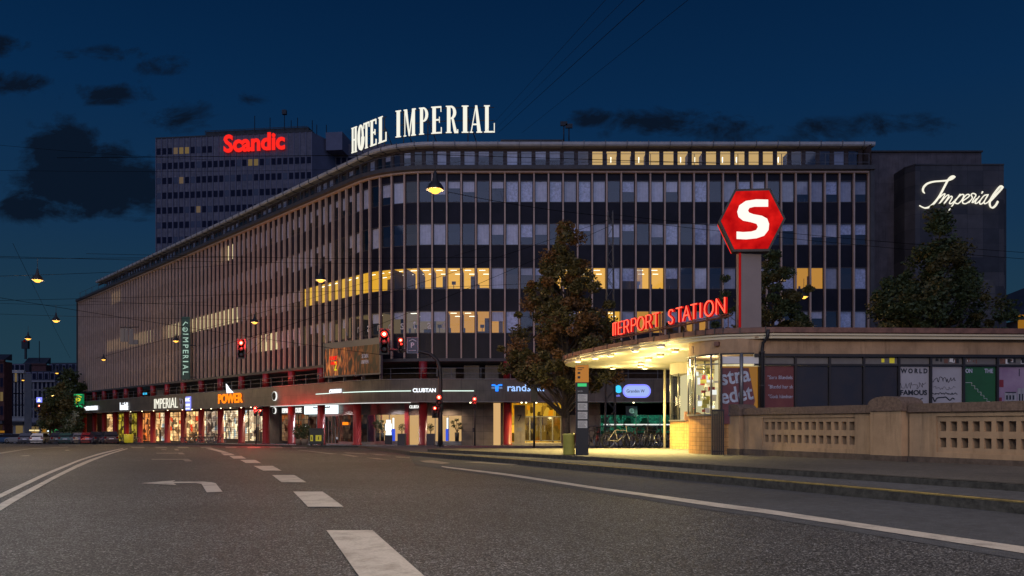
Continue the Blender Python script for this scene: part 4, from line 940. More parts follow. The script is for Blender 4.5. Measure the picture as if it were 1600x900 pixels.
# 'e' signs behind the canopy
t, fr, w, h = fsign('pharmacy_mark', 'pale blue round letter e glowing on the dark fascia', 'e', 961, 971, 602, 614, 'cyan_sign', fat=.05)
letters('lettering', 'ok', MT['violet_sign'], Fr(fr(.1, 0, -.28), fr.U, fr.V), .3, .16, .03, t)
t, fr, w, h = fsign('pill_sign', 'violet blue glowing pill shaped sign with dark script', 'Grandén W', 979, 1007, 608.5, 613.5, 'dark_blue')
mb = MB(); r = .52; pl = [(x+(w if sgn > 0 else .2)+0, z) for sgn, a0 in ((1, -90), (-1, 90)) for x, z in [(r*.95*math.cos(math.radians(a0+18*k)), h/2+r*math.sin(math.radians(a0+18*k))) for k in range(11)]]
mb.plate(pl, -.10, .0, fr); mb.build('light_panel', MT['violet_sign'], t); mb = MB(); r = .40
pl = [(x+(w if sgn > 0 else .2)+0, z) for sgn, a0 in ((1, -90), (-1, 90)) for x, z in [(r*.95*math.cos(math.radians(a0+18*k)), h/2+r*math.sin(math.radians(a0+18*k))) for k in range(11)]]
mb.plate(pl, .0004, .0024, fr); mb.build('white_panel', MT['pill_white'], t)
a = GO+.3; t, fr, w, h = fsign('square_e_sign', 'small dark square sign with a pale letter e below the fascia', 'e', 982.5, 991, 638, 646, 'curtain', off=a, fat=.03)
mb = MB(); mb.box(-.25, w+.25, -.10, 0, -.2, h+.18, fr); mb.build('board', MT['dark_blue'], t)
# ------------------------------------------------------------------ vertical projecting sign
s = s_of(290, .9); p = P(s, .9); sc = F/p.y
vs_ = thing('projecting_sign', 'tall dark vertical sign with pale letters hung in front of the fins', 'sign', (p.x, p.y, 5.2))
z1 = (662.5-495)/sc; z0 = (662.5-593)/sc; hw = 6.2/sc; f = Fr((p.x, p.y, 0), (1, 0, 0), (0, -1, 0))
mb = MB(); mb.box(-hw, hw, -.22, 0, z0, z1, f); mb.build('board', MT['green_board'], vs_)
mb = MB(); [mb.box(hw, hw+1.6, -.14, -.08, z, z+.08, f) for z in (z0+.25, z0+3.9)]; mb.build('bracket', MT['iron'], vs_)
zz = z1-1.95
for ch, step in zip('IMPERIAL', (.45, .82, .62, .62, .66, .42, .80, .6)):
    vv = Fr(f(-.30, .0, zz), (0, 0, -1), (0, -1, 0), (1, 0, 0)); letters('letter', ch, MT['sign_pale'], vv, .12 if ch == 'I' else (.52 if ch in 'MA' else .4), .62, .02, vs_); zz -= step
mb = MB(); mb.tube([f(-.05+.26*math.cos(a/6*PI), .02, z1-1.45+.26*math.sin(a/6*PI)) for a in range(13)], .04, 5); mb.tube([f(-.1+.1*math.cos(a/6*PI), .02, z1-1.45+.1*math.sin(a/6*PI)) for a in range(10)], .03, 5); mb.tube([f(-.3, .02, z1-1.0), f(.0, .02, z1-.6), f(.25, .02, z1-.75)], .05, 5)
mb.build('emblem', MT['sign_pale'], vs_)
# ------------------------------------------------------------------ video board over the fascia
A = P(s_of(519, .9), 1.6); B = P(s_of(604, .9), 1.9); U = B-A; f = Fr((A.x, A.y, 0), U, U.cross(Vector((0, 0, 1)))); w = U.length
vb = thing('poster_board', 'large tilted poster board with fiery picture and the number 2 above the fascia', 'billboard', (A.x, A.y, 3.5))
def picture():
    m = bpy.data.materials.new('fiery_picture'); m.use_nodes = True; nt = m.node_tree; N = nt.nodes.new; L = nt.links.new; b = nt.nodes['Principled BSDF']
    tc = N('ShaderNodeTexCoord'); mp = N('ShaderNodeMapping'); mp.inputs['Scale'].default_value = (1.7, 1.7, .5); L(tc.outputs['Object'], mp.inputs[0]); mp.inputs['Rotation'].default_value = (0, .3, 0)
    nz = N('ShaderNodeTexNoise'); nz.inputs['Scale'].default_value = 1.5; nz.inputs['Detail'].default_value = 7; nz.inputs['Distortion'].default_value = 1.2; L(mp.outputs[0], nz.inputs['Vector'])
    r = N('ShaderNodeValToRGB'); L(nz.outputs[0], r.inputs[0]); e = r.color_ramp.elements; e[0].position = .44; e[0].color = (.008, .006, .006, 1); e[1].position = .78; e[1].color = (.55, .30, .10, 1)
    k = e.new(.50); k.color = (.10, .02, .01, 1); k = e.new(.62); k.color = (.30, .09, .02, 1)
    sp = N('ShaderNodeSeparateXYZ'); L(tc.outputs['Object'], sp.inputs[0]); mr = N('ShaderNodeMapRange'); L(sp.outputs[0], mr.inputs[0]); mr.inputs[1].default_value = .5; mr.inputs[2].default_value = 4.4; mr.inputs[3].default_value = 1.5; mr.inputs[4].default_value = .22
    mu = N('ShaderNodeMixRGB'); mu.blend_type = 'MULTIPLY'; mu.inputs[0].default_value = 1; L(r.outputs[0], mu.inputs[1]); L(mr.outputs[0], mu.inputs[2]); r = mu
    L(r.outputs[0], b.inputs['Base Color']); L(r.outputs[0], b.inputs['Emission Color']); b.inputs['Emission Strength'].default_value = .42; m.cycles.emission_sampling = 'NONE'; MT['fiery_picture'] = m
picture()
zb = (662.5-588)/F*A.y; zt = (662.5-546)/F*A.y
mb = MB(); mb.box(0, w, -.05, 0, zb, zt, f); mb.build('picture', MT['fiery_picture'], vb)
mb = MB(); mb.box(-.12, w+.12, -.14, -.055, zb-.12, zt+.5, f); mb.box(-.12, 0, -.05, .06, zb-.1, zt+.5, f); mb.box(w, w+.12, -.05, .06, zb-.1, zt+.3, f); mb.box(0, w, -.05, .02, zt, zt+.5, f); mb.box(0, w, -.05, .05, zb-.12, zb, f)
for u in (.3, w*.33, w*.66, w-.2): mb.box(u-.05, u+.05, -.4, -.15, 3.5, zt, f)
mb.build('frame', MT['galv'], vb)
letters('lettering', '2', MT['sign_yellow'], Fr(f(w*.185, 0, zb+.42), f.U, f.V), .36, .75, .02, vb); letters('lettering', 'KOMET', MT['scandic_red'], Fr(f(w*.10, 0, zt-.95), f.U, f.V), 1.0, .32, .02, vb, off=.02); letters('lettering', 'FAMILIE', MT['scandic_red'], Fr(f(w*.12, 0, zt-1.35), f.U, f.V), .9, .28, .02, vb, off=.02)
letters('lettering', 'SE DEN', MT['curtain'], Fr(f(w*.69, 0, zt-1.0), f.U, f.V), .78, .30, .02, vb); letters('lettering', 'I BIFFEN', MT['curtain'], Fr(f(w*.68, 0, zt-1.45), f.U, f.V), .9, .28, .02, vb)
mb = MB()
for u in (w*.48,): mb.tube([f(u-.1, .2, zt+.55), f(u+.25, .5, zt+.85), f(u+.1, .45, zt+1.1)], .05, 5)
for u in (w*.27, w*.66, -.3): mb.tube([f(u, .0, zb-.1), f(u, .5, zb-.2), f(u+.1, .55, zb+.1)], .05, 5)
mb.build('flood_light', MT['steel'], vb)
# ------------------------------------------------------------------ green parking sign at the far end
s = s_of(122, 2.0); p = P(s, 2.0); sc = F/p.y; f = Fr((p.x, p.y, 0), (1, 0, 0), (0, -1, 0)); z1 = (662.5-615.5)/sc; z0 = (662.5-639.5)/sc
gs = thing('parking_sign', 'green lit sign with a yellow P at the far end of the building', 'sign', (p.x, p.y, z0))
mb = MB(); mb.box(-.72, .72, -.4, 0, z0, z1, f); mb.build('light_box', MT['green_sign'], gs); letters('letter', 'P', MT['sign_yellow'], Fr(f(-.32, 0, z0+.85), f.U, f.V), .72, .92, .03, gs, off=.02)
mb = MB(); mb.tube([f(-.55, .03, z0+1.85), f(0, .03, z0+2.15), f(.55, .03, z0+1.85)], .06, 4); mb.build('roof_arrow', MT['sign_yellow'], gs)
mb = MB(); mb.box(-.6, .6, 0, .03, z0+.35, z0+.6, f); mb.box(-.65, .65, 0, .03, z1-.14, z1-.04, f); mb.build('light_row', MT['green_bright'], gs)
# ------------------------------------------------------------------ station building
st = thing('station_building', 'low plastered station building with wide flat roof, lit canopy and tiled kiosk corner', 'building', (6, 22, -.85))
ZT, ZS = 2.55, 2.27
FY = lambda x: 21.25+(x-6.65)*.05
top_edge = [atz(1140, 513, ZT), atz(1110, 514.6, ZT), atz(1077.7, 517.8, ZT), atz(1034, 524, ZT), atz(984.4, 531.8, ZT), atz(937.8, 541, ZT), atz(900.4, 549.5, ZT), atz(884, 554.6, ZT), atz(879.6, 557, ZT)]
edge = [(26, FY(26)-.35), (6.9, 20.95)]+[(p.x, p.y) for p in top_edge]+[(2.0, 31.0), (2.3, 31.9), (3.0, 32.5), (4.4, 32.9), (6.6, 33.6), (12, 34.2), (26, 34.5)]
def inset(pts, d):
    out = []
    n = len(pts)
    for i, p in enumerate(pts):
        a = Vector(pts[max(i-1, 0)]); b = Vector(pts[min(i+1, n-1)]); t = (b-a).normalized(); nn = Vector((t.y, -t.x)) ; out.append((p[0]+nn.x*d*-1*-1, p[1]+nn.y*d*-1*-1))
    return out
sm = [tuple(p) for p in smooth(edge[1:-2], 4)]; edge = [edge[0]]+sm+edge[-2:]
def ins(d): return [(p[0]+n.x*d, p[1]+n.y*d) for p, n in zip(edge, EN)]
EN = []
for i in range(len(edge)):
    a = Vector(edge[max(i-1, 0)]); b = Vector(edge[min(i+1, len(edge)-1)]); t = (b-a).normalized(); EN.append(Vector((t.y, -t.x)))   # walking left then back: interior on the right
def ribbon(mb, prof, mi=0):
    """prof = [(inset, z), ...] along the roof edge"""
    R = [ins(d) for d, z in prof]
    for i in range(len(edge)-1):
        for (r1, (d1, z1)), (r2, (d2, z2)) in zip(zip(R, prof), list(zip(R, prof))[1:]):
            mb.face([(*r1[i], z1), (*r1[i+1], z1), (*r2[i+1], z2), (*r2[i], z2)], mi)
mb = MB(); ribbon(mb, [(.30, ZT+.04), (.0, ZT), (0, ZT-.13), (.03, ZT-.15)])
i0 = ins(.30); mb.face([(x, y, ZT+.04) for x, y in i0]); mb.build('roof', MT['copper_edge'], st)
mb = MB()
for i in range(2, len(edge)-3, 2):
    f = Fr((*edge[i], ZT), (EN[i].y, -EN[i].x, 0)); mb.box(-.012, .012, -.02, .25, -.14, .03, Fr((*edge[i], ZT), (-EN[i].y, EN[i].x, 0), (EN[i].x, EN[i].y, 0)))
mb.build('roof_seam', MT['roof_dark'], st, kind='stuff')
mb = MB(); ribbon(mb, [(.05, ZT-.14), (.05, ZT-.20), (.11, ZT-.21), (.11, ZS+.0), (.16, ZS)])
mb.build('roof_cornice', MT['cream'], st)
mb = MB(); q = ins(.155); mb.face([(x, y, ZS+.002) for x, y in q][::-1]); mb.build('canopy_ceiling', MT['soffit'], st)
# canopy lamps
for px, py in ((903, 563.9), (930.3, 559), (954, 555), (992.8, 547.5), (1032.6, 540.5), (1054.7, 548), (1032, 555.3), (1013.4, 560.5), (1002, 567.3), (1001, 572), (957.5, 574.7), (1007.7, 577)):
    p = atz(px, py, ZS-.04) if py < 574 else atz(px, 574, ZS-.04)
    if py >= 574: p = Vector(((px-800)/F*31.6, 31.6, ZS-.04))
    mb = MB(); mb.lathe([(.11, -.04), (.13, -.02), (.13, .04), (.11, .04)], p, 14); o = mb.build('ceiling_lamp', MT['cream'], st)
    mb = MB(); mb.lathe([(0, -.055), (.07, -.053), (.105, -.042)], p, 14); mb.build('lamp_disc', MT['canopy_lamp'], o)
    d = bpy.data.lights.new('canopy_lamp_and_fill', 'POINT'); d.energy = 34; d.color = (1, .78, .32); d.shadow_soft_size = .12
    l = bpy.data.objects.new('canopy_lamp_and_fill', d); COL.objects.link(l); l.location = p+Vector((0, 0, -.22))
    d = bpy.data.lights.new('canopy_downlight', 'SPOT'); d.energy = 800; d.color = (1, .74, .24); d.spot_size = math.radians(155); d.spot_blend = .8; d.shadow_soft_size = .1
    l = bpy.data.objects.new('canopy_downlight', d); COL.objects.link(l); l.location = p+Vector((0, 0, -.12))
for (x, y) in ((5.2, 28.2), (8.0, 26.0), (7.2, 31)):  # added fill lights under the canopy, not tied to any lamp fixture
    d = bpy.data.lights.new('canopy_lamp_and_fill', 'POINT'); d.energy = 45; d.color = (1, .80, .38); d.shadow_soft_size = .25
    l = bpy.data.objects.new('canopy_lamp_and_fill', d); COL.objects.link(l); l.location = (x, y, .9)
mb = MB(); mb.cyl((0, 0, 0), .05, 1); 
glow('kiosk_wall', (1.0, .84, .46), .75, False)
# ---- facade body
G0 = -.78
def kiosk_path(x0, y0, r, x1, y1):
    """front line from the right, rounded left end, back line to the right"""
    pts = [(x1, y0)]
    for k in range(0, 19):
        a = -PI/2-PI*k/18; pts.append((x0+r+r*math.cos(a), (y0+r)+r*math.sin(a)))
    pts.append((x1, y0+2*r)); return pts
def wall_ring(mb, pts, z0, z1, mi=0, uv=True, d=0.0):
    s = 0
    for a, b in zip(pts, pts[1:]):
        L = math.dist(a, b); mb.face([(*a, z0), (*b, z0), (*b, z1), (*a, z1)], mi, [(s, z0), (s+L, z0), (s+L, z1), (s, z1)], L < .35); s += L
def ring_off(pts, d):
    out = []
    for i, p in enumerate(pts):
        a = Vector(pts[max(i-1, 0)]); b = Vector(pts[min(i+1, len(pts)-1)]); t = (b-a).normalized(); out.append((p[0]+t.y*-d*-1, p[1]-t.x*-d*-1)) if False else out.append((p[0]-t.y*d*-1, p[1]+t.x*d*-1))
    return out
near = [(6.45, 21.22)]+[(6.32+1.30*math.cos(a), 22.52+1.30*math.sin(a)) for a in [-PI/2-PI*k/20 for k in range(0, 21)]]+[(6.6, 23.82), (9, 23.82)]
def koff(pts, d): return [(p[0]+(p[0]-6.32)/1.3*d if math.hypot(p[0]-6.32, p[1]-22.52) < 1.31 else p[0], p[1]+((p[1]-22.52)/1.3*d if math.hypot(p[0]-6.32, p[1]-22.52) < 1.31 else (-d if p[1] < 22.5 else d))) for p in pts]
mb = MB(); wall_ring(mb, near, gz(22)+.22-.1, .22); mb.build('tiled_base', MT['tile_base'], st)
mb = MB(); wall_ring(mb, koff(near, .05), .22, .27)
for a, b in zip(koff(near, .05), koff(near, -.08)): pass
ko, ki = koff(near, .05), koff(near, -.10)
for i in range(len(ko)-1): mb.face([(*ko[i], .27), (*ko[i+1], .27), (*ki[i+1], .27), (*ki[i], .27)])
mb.build('window_sill', MT['galv'], st)
mb = MB(); wall_ring(mb, near, 1.88, ZS+.01); wall_ring(mb, koff(near, .03), 1.86, 1.90, 1); k1, k2 = koff(near, .03), koff(near, -.06)
for i in range(len(k1)-1): mb.face([(*k1[i], 1.86), (*k1[i+1], 1.86), (*k2[i+1], 1.86), (*k2[i], 1.86)], 1)
mb.face([(*p, 1.9) for p in near]); mb.build('kiosk_header', [MT['station_plaster'], MT['iron']], st)
mb = MB(); kg = koff(near, -.04); g2 = [p for p in kg]; wall_ring(mb, g2[3:], .27, 1.87); kgo = mb.build('kiosk_window', MT['clear_glass'], st)
mb = MB()
for i in (2, 6, 9, 12, 15, 18, 21):
    x, y = near[i]; mb.tube([(x, y, .27), (x, y, 1.88)], .028 if i != 2 else .05, 6)
wall_ring(mb, koff(near, -.02)[2:], 1.60, 1.64); mb.build('frame', MT['steel'], kgo)
# lit kiosk interior with shelves and magazines
mb = MB(); mb.box(5.95, 6.9, 22.3, 23.4, -.5, 1.85); 
mb.build('kiosk_core', MT['kiosk_wall'], st)
rk = random.Random(3); mb = MB()
for k in range(36):
    a = rk.uniform(PI*.75, PI*1.35); r = rk.uniform(.55, 1.1); z = rk.uniform(.3, 1.5); x = 6.32+r*math.cos(a); y = 22.52+r*math.sin(a); w = rk.uniform(.03, .10); mb.box(x-w, x+w, y-.02, y+.02, z, z+rk.uniform(.04, .2), mi=rk.randint(0, 4))
mb.build('magazine', [MT['white'], MT['room_cream'], MT['bin_yellow'], MT['red_column'], MT['shop_white']], st, kind='stuff')
def lamp(name, kind, loc, e, col, size=.2, rot=None, spot=None):
    d = bpy.data.lights.new(name, kind); d.energy = e; d.color = col
    if kind in ('POINT', 'SPOT'): d.shadow_soft_size = size
    if spot: d.spot_size = math.radians(spot); d.spot_blend = .6
    l = bpy.data.objects.new(name, d); COL.objects.link(l); l.location = loc
    if rot: l.rotation_euler = rot
    return l
lamp('kiosk_light', 'POINT', (5.6, 22.5, 1.7), 40, (1, .85, .55), .1)
# rear kiosk
rear = [(7.9, 28.9)]+[(7.25+1.25*math.cos(a), 30.15+1.25*math.sin(a)) for a in [-PI/2-PI*k/18 for k in range(0, 19)]]+[(7.9, 31.4)]
def roff(d): return [((p[0]-7.25)*(1+d/1.25)+7.25 if p[0] < 7.85 else p[0], (p[1]-30.15)*(1+d/1.25)+30.15) for p in rear]
zb_ = gz(30)+.2
mb = MB(); wall_ring(mb, rear, zb_-.1, .10); mb.build('tiled_base', MT['tile_base'], st)
mb = MB(); wall_ring(mb, rear, 1.86, ZS+.01); mb.build('kiosk_header', MT['cream'], st)
mb = MB(); wall_ring(mb, roff(.05), .10, .15); a_, b_ = roff(.05), roff(-.1)
for i in range(len(a_)-1): mb.face([(*a_[i], .15), (*a_[i+1], .15), (*b_[i+1], .15), (*b_[i], .15)])
mb.build('counter', MT['galv'], st)
mb = MB(); wall_ring(mb, roff(-.04), .15, 1.86); rg = mb.build('kiosk_window', MT['clear_glass'], st)
mb = MB()
for i in (1, 4, 7, 10, 13, 16): mb.tube([(*rear[i], .12), (*rear[i], 1.88)], .03, 6)
mb.build('frame', MT['steel'], rg)
mb = MB(); mb.box(6.55, 7.9, 29.5, 31, -1, 1.86); mb.box(6.7, 6.75, 29.5, 29.9, .2, 1.0, mi=1); mb.build('kiosk_core', [MT['kiosk_wall'], MT['iron']], st)
mb = MB(); mb.plate([(6.25, .12), (7.1, .12), (6.95, .30), (6.75, .42), (6.4, .45), (6.25, .45)], 28.75, 28.9); mb.build('counter_hood', MT['copper_edge'], st)
lamp('kiosk_light', 'POINT', (6.6, 29.7, 1.6), 60, (1, .93, .75), .15)
mb = MB(); mb.box(5.0, 5.03, 31.6, 31.63, -1, 2.3); 
# canopy post
pc = at(1038.5, 700, 33.0); mb = MB(); mb.tube([(pc.x, pc.y, gz(33)+.1), (pc.x, pc.y, ZS)], .055, 8); mb.build('canopy_post', MT['cream'], st)
# back wall of the hall under the canopy
mb = MB(); mb.box(7.9, 26, 31.4, 31.6, -1.2, ZS); mb.box(7.9, 8.1, 28.9, 31.5, -1.2, ZS); mb.box(8.9, 9.0, 23.8, 29, -1.2, ZS); mb.build('hall_wall', MT['cream'], st)
# long front: plaster band, transoms, glass panels
fy = FY; U = Vector((1, .05, 0)).normalized(); ff = Fr((6.45, FY(6.45), 0), U, Vector((.05, -1, 0)).normalized())
mb = MB(); mb.box(0, 19.5, -.3, 0, 1.88, ZS+.12, ff); mb.box(0, 19.5, -.02, .10, ZS+.02, ZS+.05, ff); mb.build('front_band', MT['station_plaster'], st)
mb = MB(); mb.box(0, 19.5, -.06, .05, 1.80, 1.875, ff); mb.box(0, 19.5, -.10, .01, 1.56, 1.61, ff); mb.box(0, 19.5, -.10, .03, -.9, -.1, ff)
MX = [1137, 1187.5, 1243, 1296.5, 1350, 1404.7, 1454.5, 1506, 1558.7, 1611, 1664, 1716]
def ux(px):  # distance along the front seen at a pixel
    k = (px-800)/F; return (k*(ff.o.y)-ff.o.x)/(U.x-k*U.y)
us = [ux(p) for p in MX]
for k, u in enumerate(us[1:]): mb.box(u-.028, u+.028, -.10, .02, -.2, 1.80, ff)
mb.box(us[1]+.0, us[1]+.10, -.1, .08, -.2, 1.88, ff); mb.build('window_frame', MT['iron'], st)
def poster_mat(name, c, c2, e=.0, sc=2):
    return pbr(name, c, .6, col2=c2, vs=sc, emis=c if e else None, es=e, sample=False)
poster_mat('poster_red', (.16, .025, .02), (.22, .05, .035), 0, 3); poster_mat('poster_dark', (.012, .012, .02), (.03, .02, .022), 0, 2); poster_mat('poster_white', (.42, .40, .44), (.50, .48, .52), 0, 1); poster_mat('poster_green', (.012, .10, .02), (.015, .13, .03), 0, 1)
poster_mat('poster_mural', (.30, .18, .30), (.42, .30, .42), 0, 1.4); poster_mat('transom_grey', (.12, .11, .11), (.16, .15, .14), 0, 4)
kinds = [None, 'poster_red', 'poster_dark', 'poster_dark', 'poster_dark', 'poster_white', 'poster_white', 'poster_green', 'poster_mural', 'poster_dark', 'poster_dark']
WIN = []
for k in range(1, len(us)-1):
    mb = MB(); mb.box(us[k]+.03, us[k+1]-.03, -.09, -.05, -.1, 1.555, ff)
    w = mb.build('front_window', MT[kinds[k]], st, label={'poster_red': 'window covered by a dark red poster', 'poster_white': 'window covered by a white poster', 'poster_green': 'green poster window with a stair line', 'poster_mural': 'purple mural of houses'}.get(kinds[k])); WIN.append(w)
    mb = MB(); mb.box(us[k]+.03, us[k+1]-.03, -.08, -.04, 1.615, 1.795, ff); mb.build('transom', MT['transom_grey'], w)
    mb = MB(); mb.face([ff(us[k]+.03, -.02, -.1), ff(us[k+1]-.03, -.02, -.1), ff(us[k+1]-.03, -.02, 1.555), ff(us[k]+.03, -.02, 1.555)]); mb.build('pane', MT['front_glass'], w)
def put(s, k, u, z, w, h, mat='black', off=0): letters('lettering', s, MT[mat], Fr(ff(us[k]+u, -.046, z), ff.U, ff.V), w, h, .006, WIN[k-1], off=off)
put('"Sara Blædels', 1, .22, 1.20, .68, .10, 'curtain'); put('"Blædel har sk', 1, .24, .95, .68, .10, 'curtain'); put('"Godt håndvær', 1, .24, .69, .68, .10, 'curtain')
put('W O R L D', 5, .07, 1.37, .74, .13, off=.03); put('FAMOUS', 5, .06, .78, .74, .14, off=.03); put('ON', 7, .07, 1.38, .19, .12, 'curtain', .03); put('THE', 7, .60, 1.38, .24, .12, 'curtain', .03)
sx = us[7]+.08; mb = MB(); z = 1.12; pts = [(sx, z), (sx+.17, z)]
for k in range(6): pts += [(pts[-1][0], pts[-1][1]-.085), (pts[-1][0]+.085, pts[-1][1]-.085)]
mb.tube([ff(u, -.045, z) for u, z in pts], .008, 4); mb.build('stair_line', MT['white'], WIN[6])
def scrawl(k, u0, z0, w, h, n, seed, r=.008, mat='black'):
    rr = random.Random(seed); mb = MB(); pts = []
    for i in range(n): pts.append(tuple(ff(us[k]+u0+w*i/n+rr.uniform(-.03, .03), -.044, z0+h*rr.random())))
    mb.tube([p for p in smooth(pts, 3)], r, 4); mb.build('scrawl', MT[mat], WIN[k-1])
scrawl(6, .08, 1.12, .66, .16, 22, 4); scrawl(6, .08, .92, .66, .10, 18, 5, .004); scrawl(6, .06, .55, .72, .22, 9, 6, .016); scrawl(5, .07, .93, .72, .20, 26, 8, .005); scrawl(6, .06, .80, .72, .05, 30, 9, .010); scrawl(5, .15, .62, .6, .1, 12, 10, .012)
# mural of houses on the purple panel, marks on the transoms
mb = MB()
for (u, z, w, h, mi) in ((.02, .1, .85, .52, 1), (.0, .3, .12, .42, 0), (.2, .62, .34, .24, 1), (.22, .84, .30, .03, 2), (.56, .55, .3, .42, 1), (.24, .66, .05, .12, 2), (.33, .66, .05, .12, 2), (.42, .66, .05, .12, 2), (.6, .62, .04, .2, 2), (.68, .62, .04, .2, 2), (.76, .62, .04, .2, 2), (.02, .5, .9, .06, 3), (.05, 1.0, .12, .2, 0), (.6, 1.3, .02, .2, 2)):
    mb.box(us[8]+.03+u, us[8]+.03+u+w, -.05, -.046+mi*.0012, z, z+h, ff, mi)
mb.build('mural_house', [MT['red_column'], MT['blind'], MT['black'], MT['dark_blue']], WIN[7])
mb = MB(); mb.box(us[4]+.50, us[4]+.58, -.04, -.036, 1.66, 1.76, ff); mb.box(us[4]+.72, us[4]+.86, -.04, -.036, 1.64, 1.78, ff); mb.build('yellow_tag', MT['label_yellow'], WIN[3])
for k, n in ((6, 9), (7, 4), (8, 14)):
    rr = random.Random(k); mb = MB()
    for i in range(n): u = rr.uniform(.05, .75); mb.box(us[k]+u, us[k]+u+rr.uniform(.03, .12), -.04, -.037+.0008*i, 1.63+rr.uniform(0, .07), 1.72+rr.uniform(0, .07), ff, rr.randint(0, 2))
    mb.build('painted_mark', [MT['white'], MT['black'], MT['copper_edge']], WIN[k-1])
mb = MB(); mb.box(us[-1]+.03, 19.5, -.12, -.02, -1.0, 1.8, ff); mb.build('front_wall', MT['station_plaster'], st)
# curved corner window with the big red poster
cu = [(6.45, FY(6.45))]; arc_pts = []
mb = MB(); zz0, zz1 = .0, 1.56
PU0, PU1 = ux(1128), ux(1187)
mb.box(PU0, PU1-.02, -.13, -.09, zz0, 1.545, ff); cw = mb.build('front_window', MT['room_amber'], st, label='corner window with a tilted red poster and warm light behind')
mb = MB(); a = -.22; pc_ = [(PU0+.02, .0), (PU1-.25, .0), (PU1-.10, .62), (PU1-.27, 1.50), (PU0+.02, 1.50)]; mb.plate(pc_, -.085, -.08, ff); mb.build('red_poster', MT['poster_red'], cw)
tl = Fr(ff(PU0+.02, -.082, 1.02), ff.U*math.cos(.16)+Vector((0, 0, 1))*math.sin(.16), ff.V, Vector((0, 0, 1))*math.cos(.16)-ff.U*math.sin(.16))
letters('lettering', 'stra', MT['curtain'], tl, .80, .36, .006, cw, off=.02)
tl = Fr(ff(PU0+.02, -.082, .52), ff.U*math.cos(.16)+Vector((0, 0, 1))*math.sin(.16), ff.V, Vector((0, 0, 1))*math.cos(.16)-ff.U*math.sin(.16)); letters('lettering', 'edet', MT['curtain'], tl, .88, .42, .006, cw, off=.02)
mb = MB(); mb.face([ff(PU0, -.03, 0), ff(PU1, -.03, 0), ff(PU1, -.03, 1.56), ff(PU0, -.03, 1.56)]); mb.build('pane', MT['clear_glass'], cw)
mb = MB(); mb.box(PU0, PU1-.02, -.08, -.02, 1.61, 1.80, ff); mb.build('transom', MT['white'], cw)
mb = MB(); mb.box(PU0-.06, PU0+.0, -.12, .04, .2, 1.88, ff); mb.build('window_frame', MT['iron'], cw); mb = MB(); mb.box(PU1-.02, PU1+.02, -.1, .04, 0, 1.88, ff); mb.build('window_frame', MT['iron'], cw)
# drainpipe
u = ux(1190.5); mb = MB(); mb.tube([ff(u+.06, .30, ZS+.22), ff(u+.05, .26, ZS+.02), ff(u-.02, .14, ZS-.12), ff(u-.03, .10, ZS-.3), ff(u-.03, .09, -.6)], .045, 8)
for z in (ZS-.38, 1.0, .3): mb.box(u-.09, u+.03, .02, .15, z, z+.04, ff)
mb.build('drainpipe', MT['iron'], st)
letters('lettering', 'TERY', MT['copper_edge'], Fr((5.04, 22.28, 1.97), (.45, -.89, 0), (-.89, -.45, 0)), .5, .2, .02, st)
mb = MB(); f = Fr((5.55, 21.47, ZS-.12), (.8, -.6, 0), (-.6, -.8, 0)); mb.box(-.06, .06, 0, .12, -.05, .06, f); mb.build('camera_box', MT['copper_edge'], st)
mb = MB(); 
for x in (12.5, 15.5): mb.box(x, x+.12, 26, 26.12, ZT, ZT+.35)
mb.build('roof_vent', MT['steel'], st)
# ------------------------------------------------------------------ neon letters on the canopy
A = Vector((3.42, 27.45, 3.02)); B = Vector((5.82, 21.62, 3.02)); U2 = (B-A); ns2 = thing('station_sign', 'red neon capital letters on a rail along the canopy edge', 'sign', (4.6, 24.5, ZT))
fr = Fr(A, U2, U2.cross(Vector((0, 0, 1)))); Ls = U2.length
NEON = {'T': [[(0, 1), (1, 1)], [(.5, 1), (.5, 0)]], 'E': [[(1, 1), (0, 1), (0, 0), (1, 0)], [(0, .52), (.8, .52)]], 'R': [[(0, 0), (0, 1), (.7, 1), (.95, .88), (.95, .62), (.7, .5), (0, .5)], [(.55, .5), (1, 0)]], 'P': [[(0, 0), (0, 1), (.7, 1), (.95, .88), (.95, .62), (.7, .48), (0, .48)]],
        'O': [[(.5+.5*math.cos(a*PI/8), .5+.5*math.sin(a*PI/8)) for a in range(17)]], 'S': [[(1, .85), (.8, .98), (.4, 1), (.1, .88), (.05, .68), (.3, .55), (.75, .42), (.97, .28), (.9, .08), (.55, 0), (.2, .03), (0, .18)]],
        'A': [[(0, 0), (.5, 1), (1, 0)], [(.2, .36), (.8, .36)]], 'I': [[(.5, 0), (.5, 1)]], 'N': [[(0, 0), (0, 1), (1, 0), (1, 1)]]}
ppx = [('I', 959, 961.5), ('T', 961.5, 966), ('E', 968.5, 974.5), ('R', 977.5, 984.5), ('P', 989, 996), ('O', 998, 1008.5), ('R', 1012, 1019.5), ('T', 1022.5, 1031.5), ('S', 1047, 1054), ('T', 1059, 1068), ('A', 1069.5, 1080.5), ('T', 1082, 1091), ('I', 1094, 1100), ('O', 1103.5, 1117), ('N', 1122, 1135)]
def along(px):
    k = (px-800)/F; return (k*A.y-A.x)/(fr.U.x-k*fr.U.y)
for ch, a, b in ppx:
    ua, ub = along(a), along(b); mb = MB()
    for stk in NEON[ch]: mb.tube([fr(ua+(ub-ua)*x, .06, .42*y) for x, y in stk], .019, 5)
    o = mb.build('letter', MT['neon_core'], ns2)
    mb = MB()
    for stk in NEON[ch]: mb.tube([fr(ua+(ub-ua)*x, .0, .42*y) for x, y in stk], .034, 5)
    mb.build('channel', MT['channel_red'], o)
mb = MB(); mb.tube([fr(-.1, -.05, -.09), fr(Ls+.1, -.05, -.09)], .03, 5); mb.tube([fr(-.1, .0, -.04), fr(Ls+.1, .0, -.04)], .015, 5)
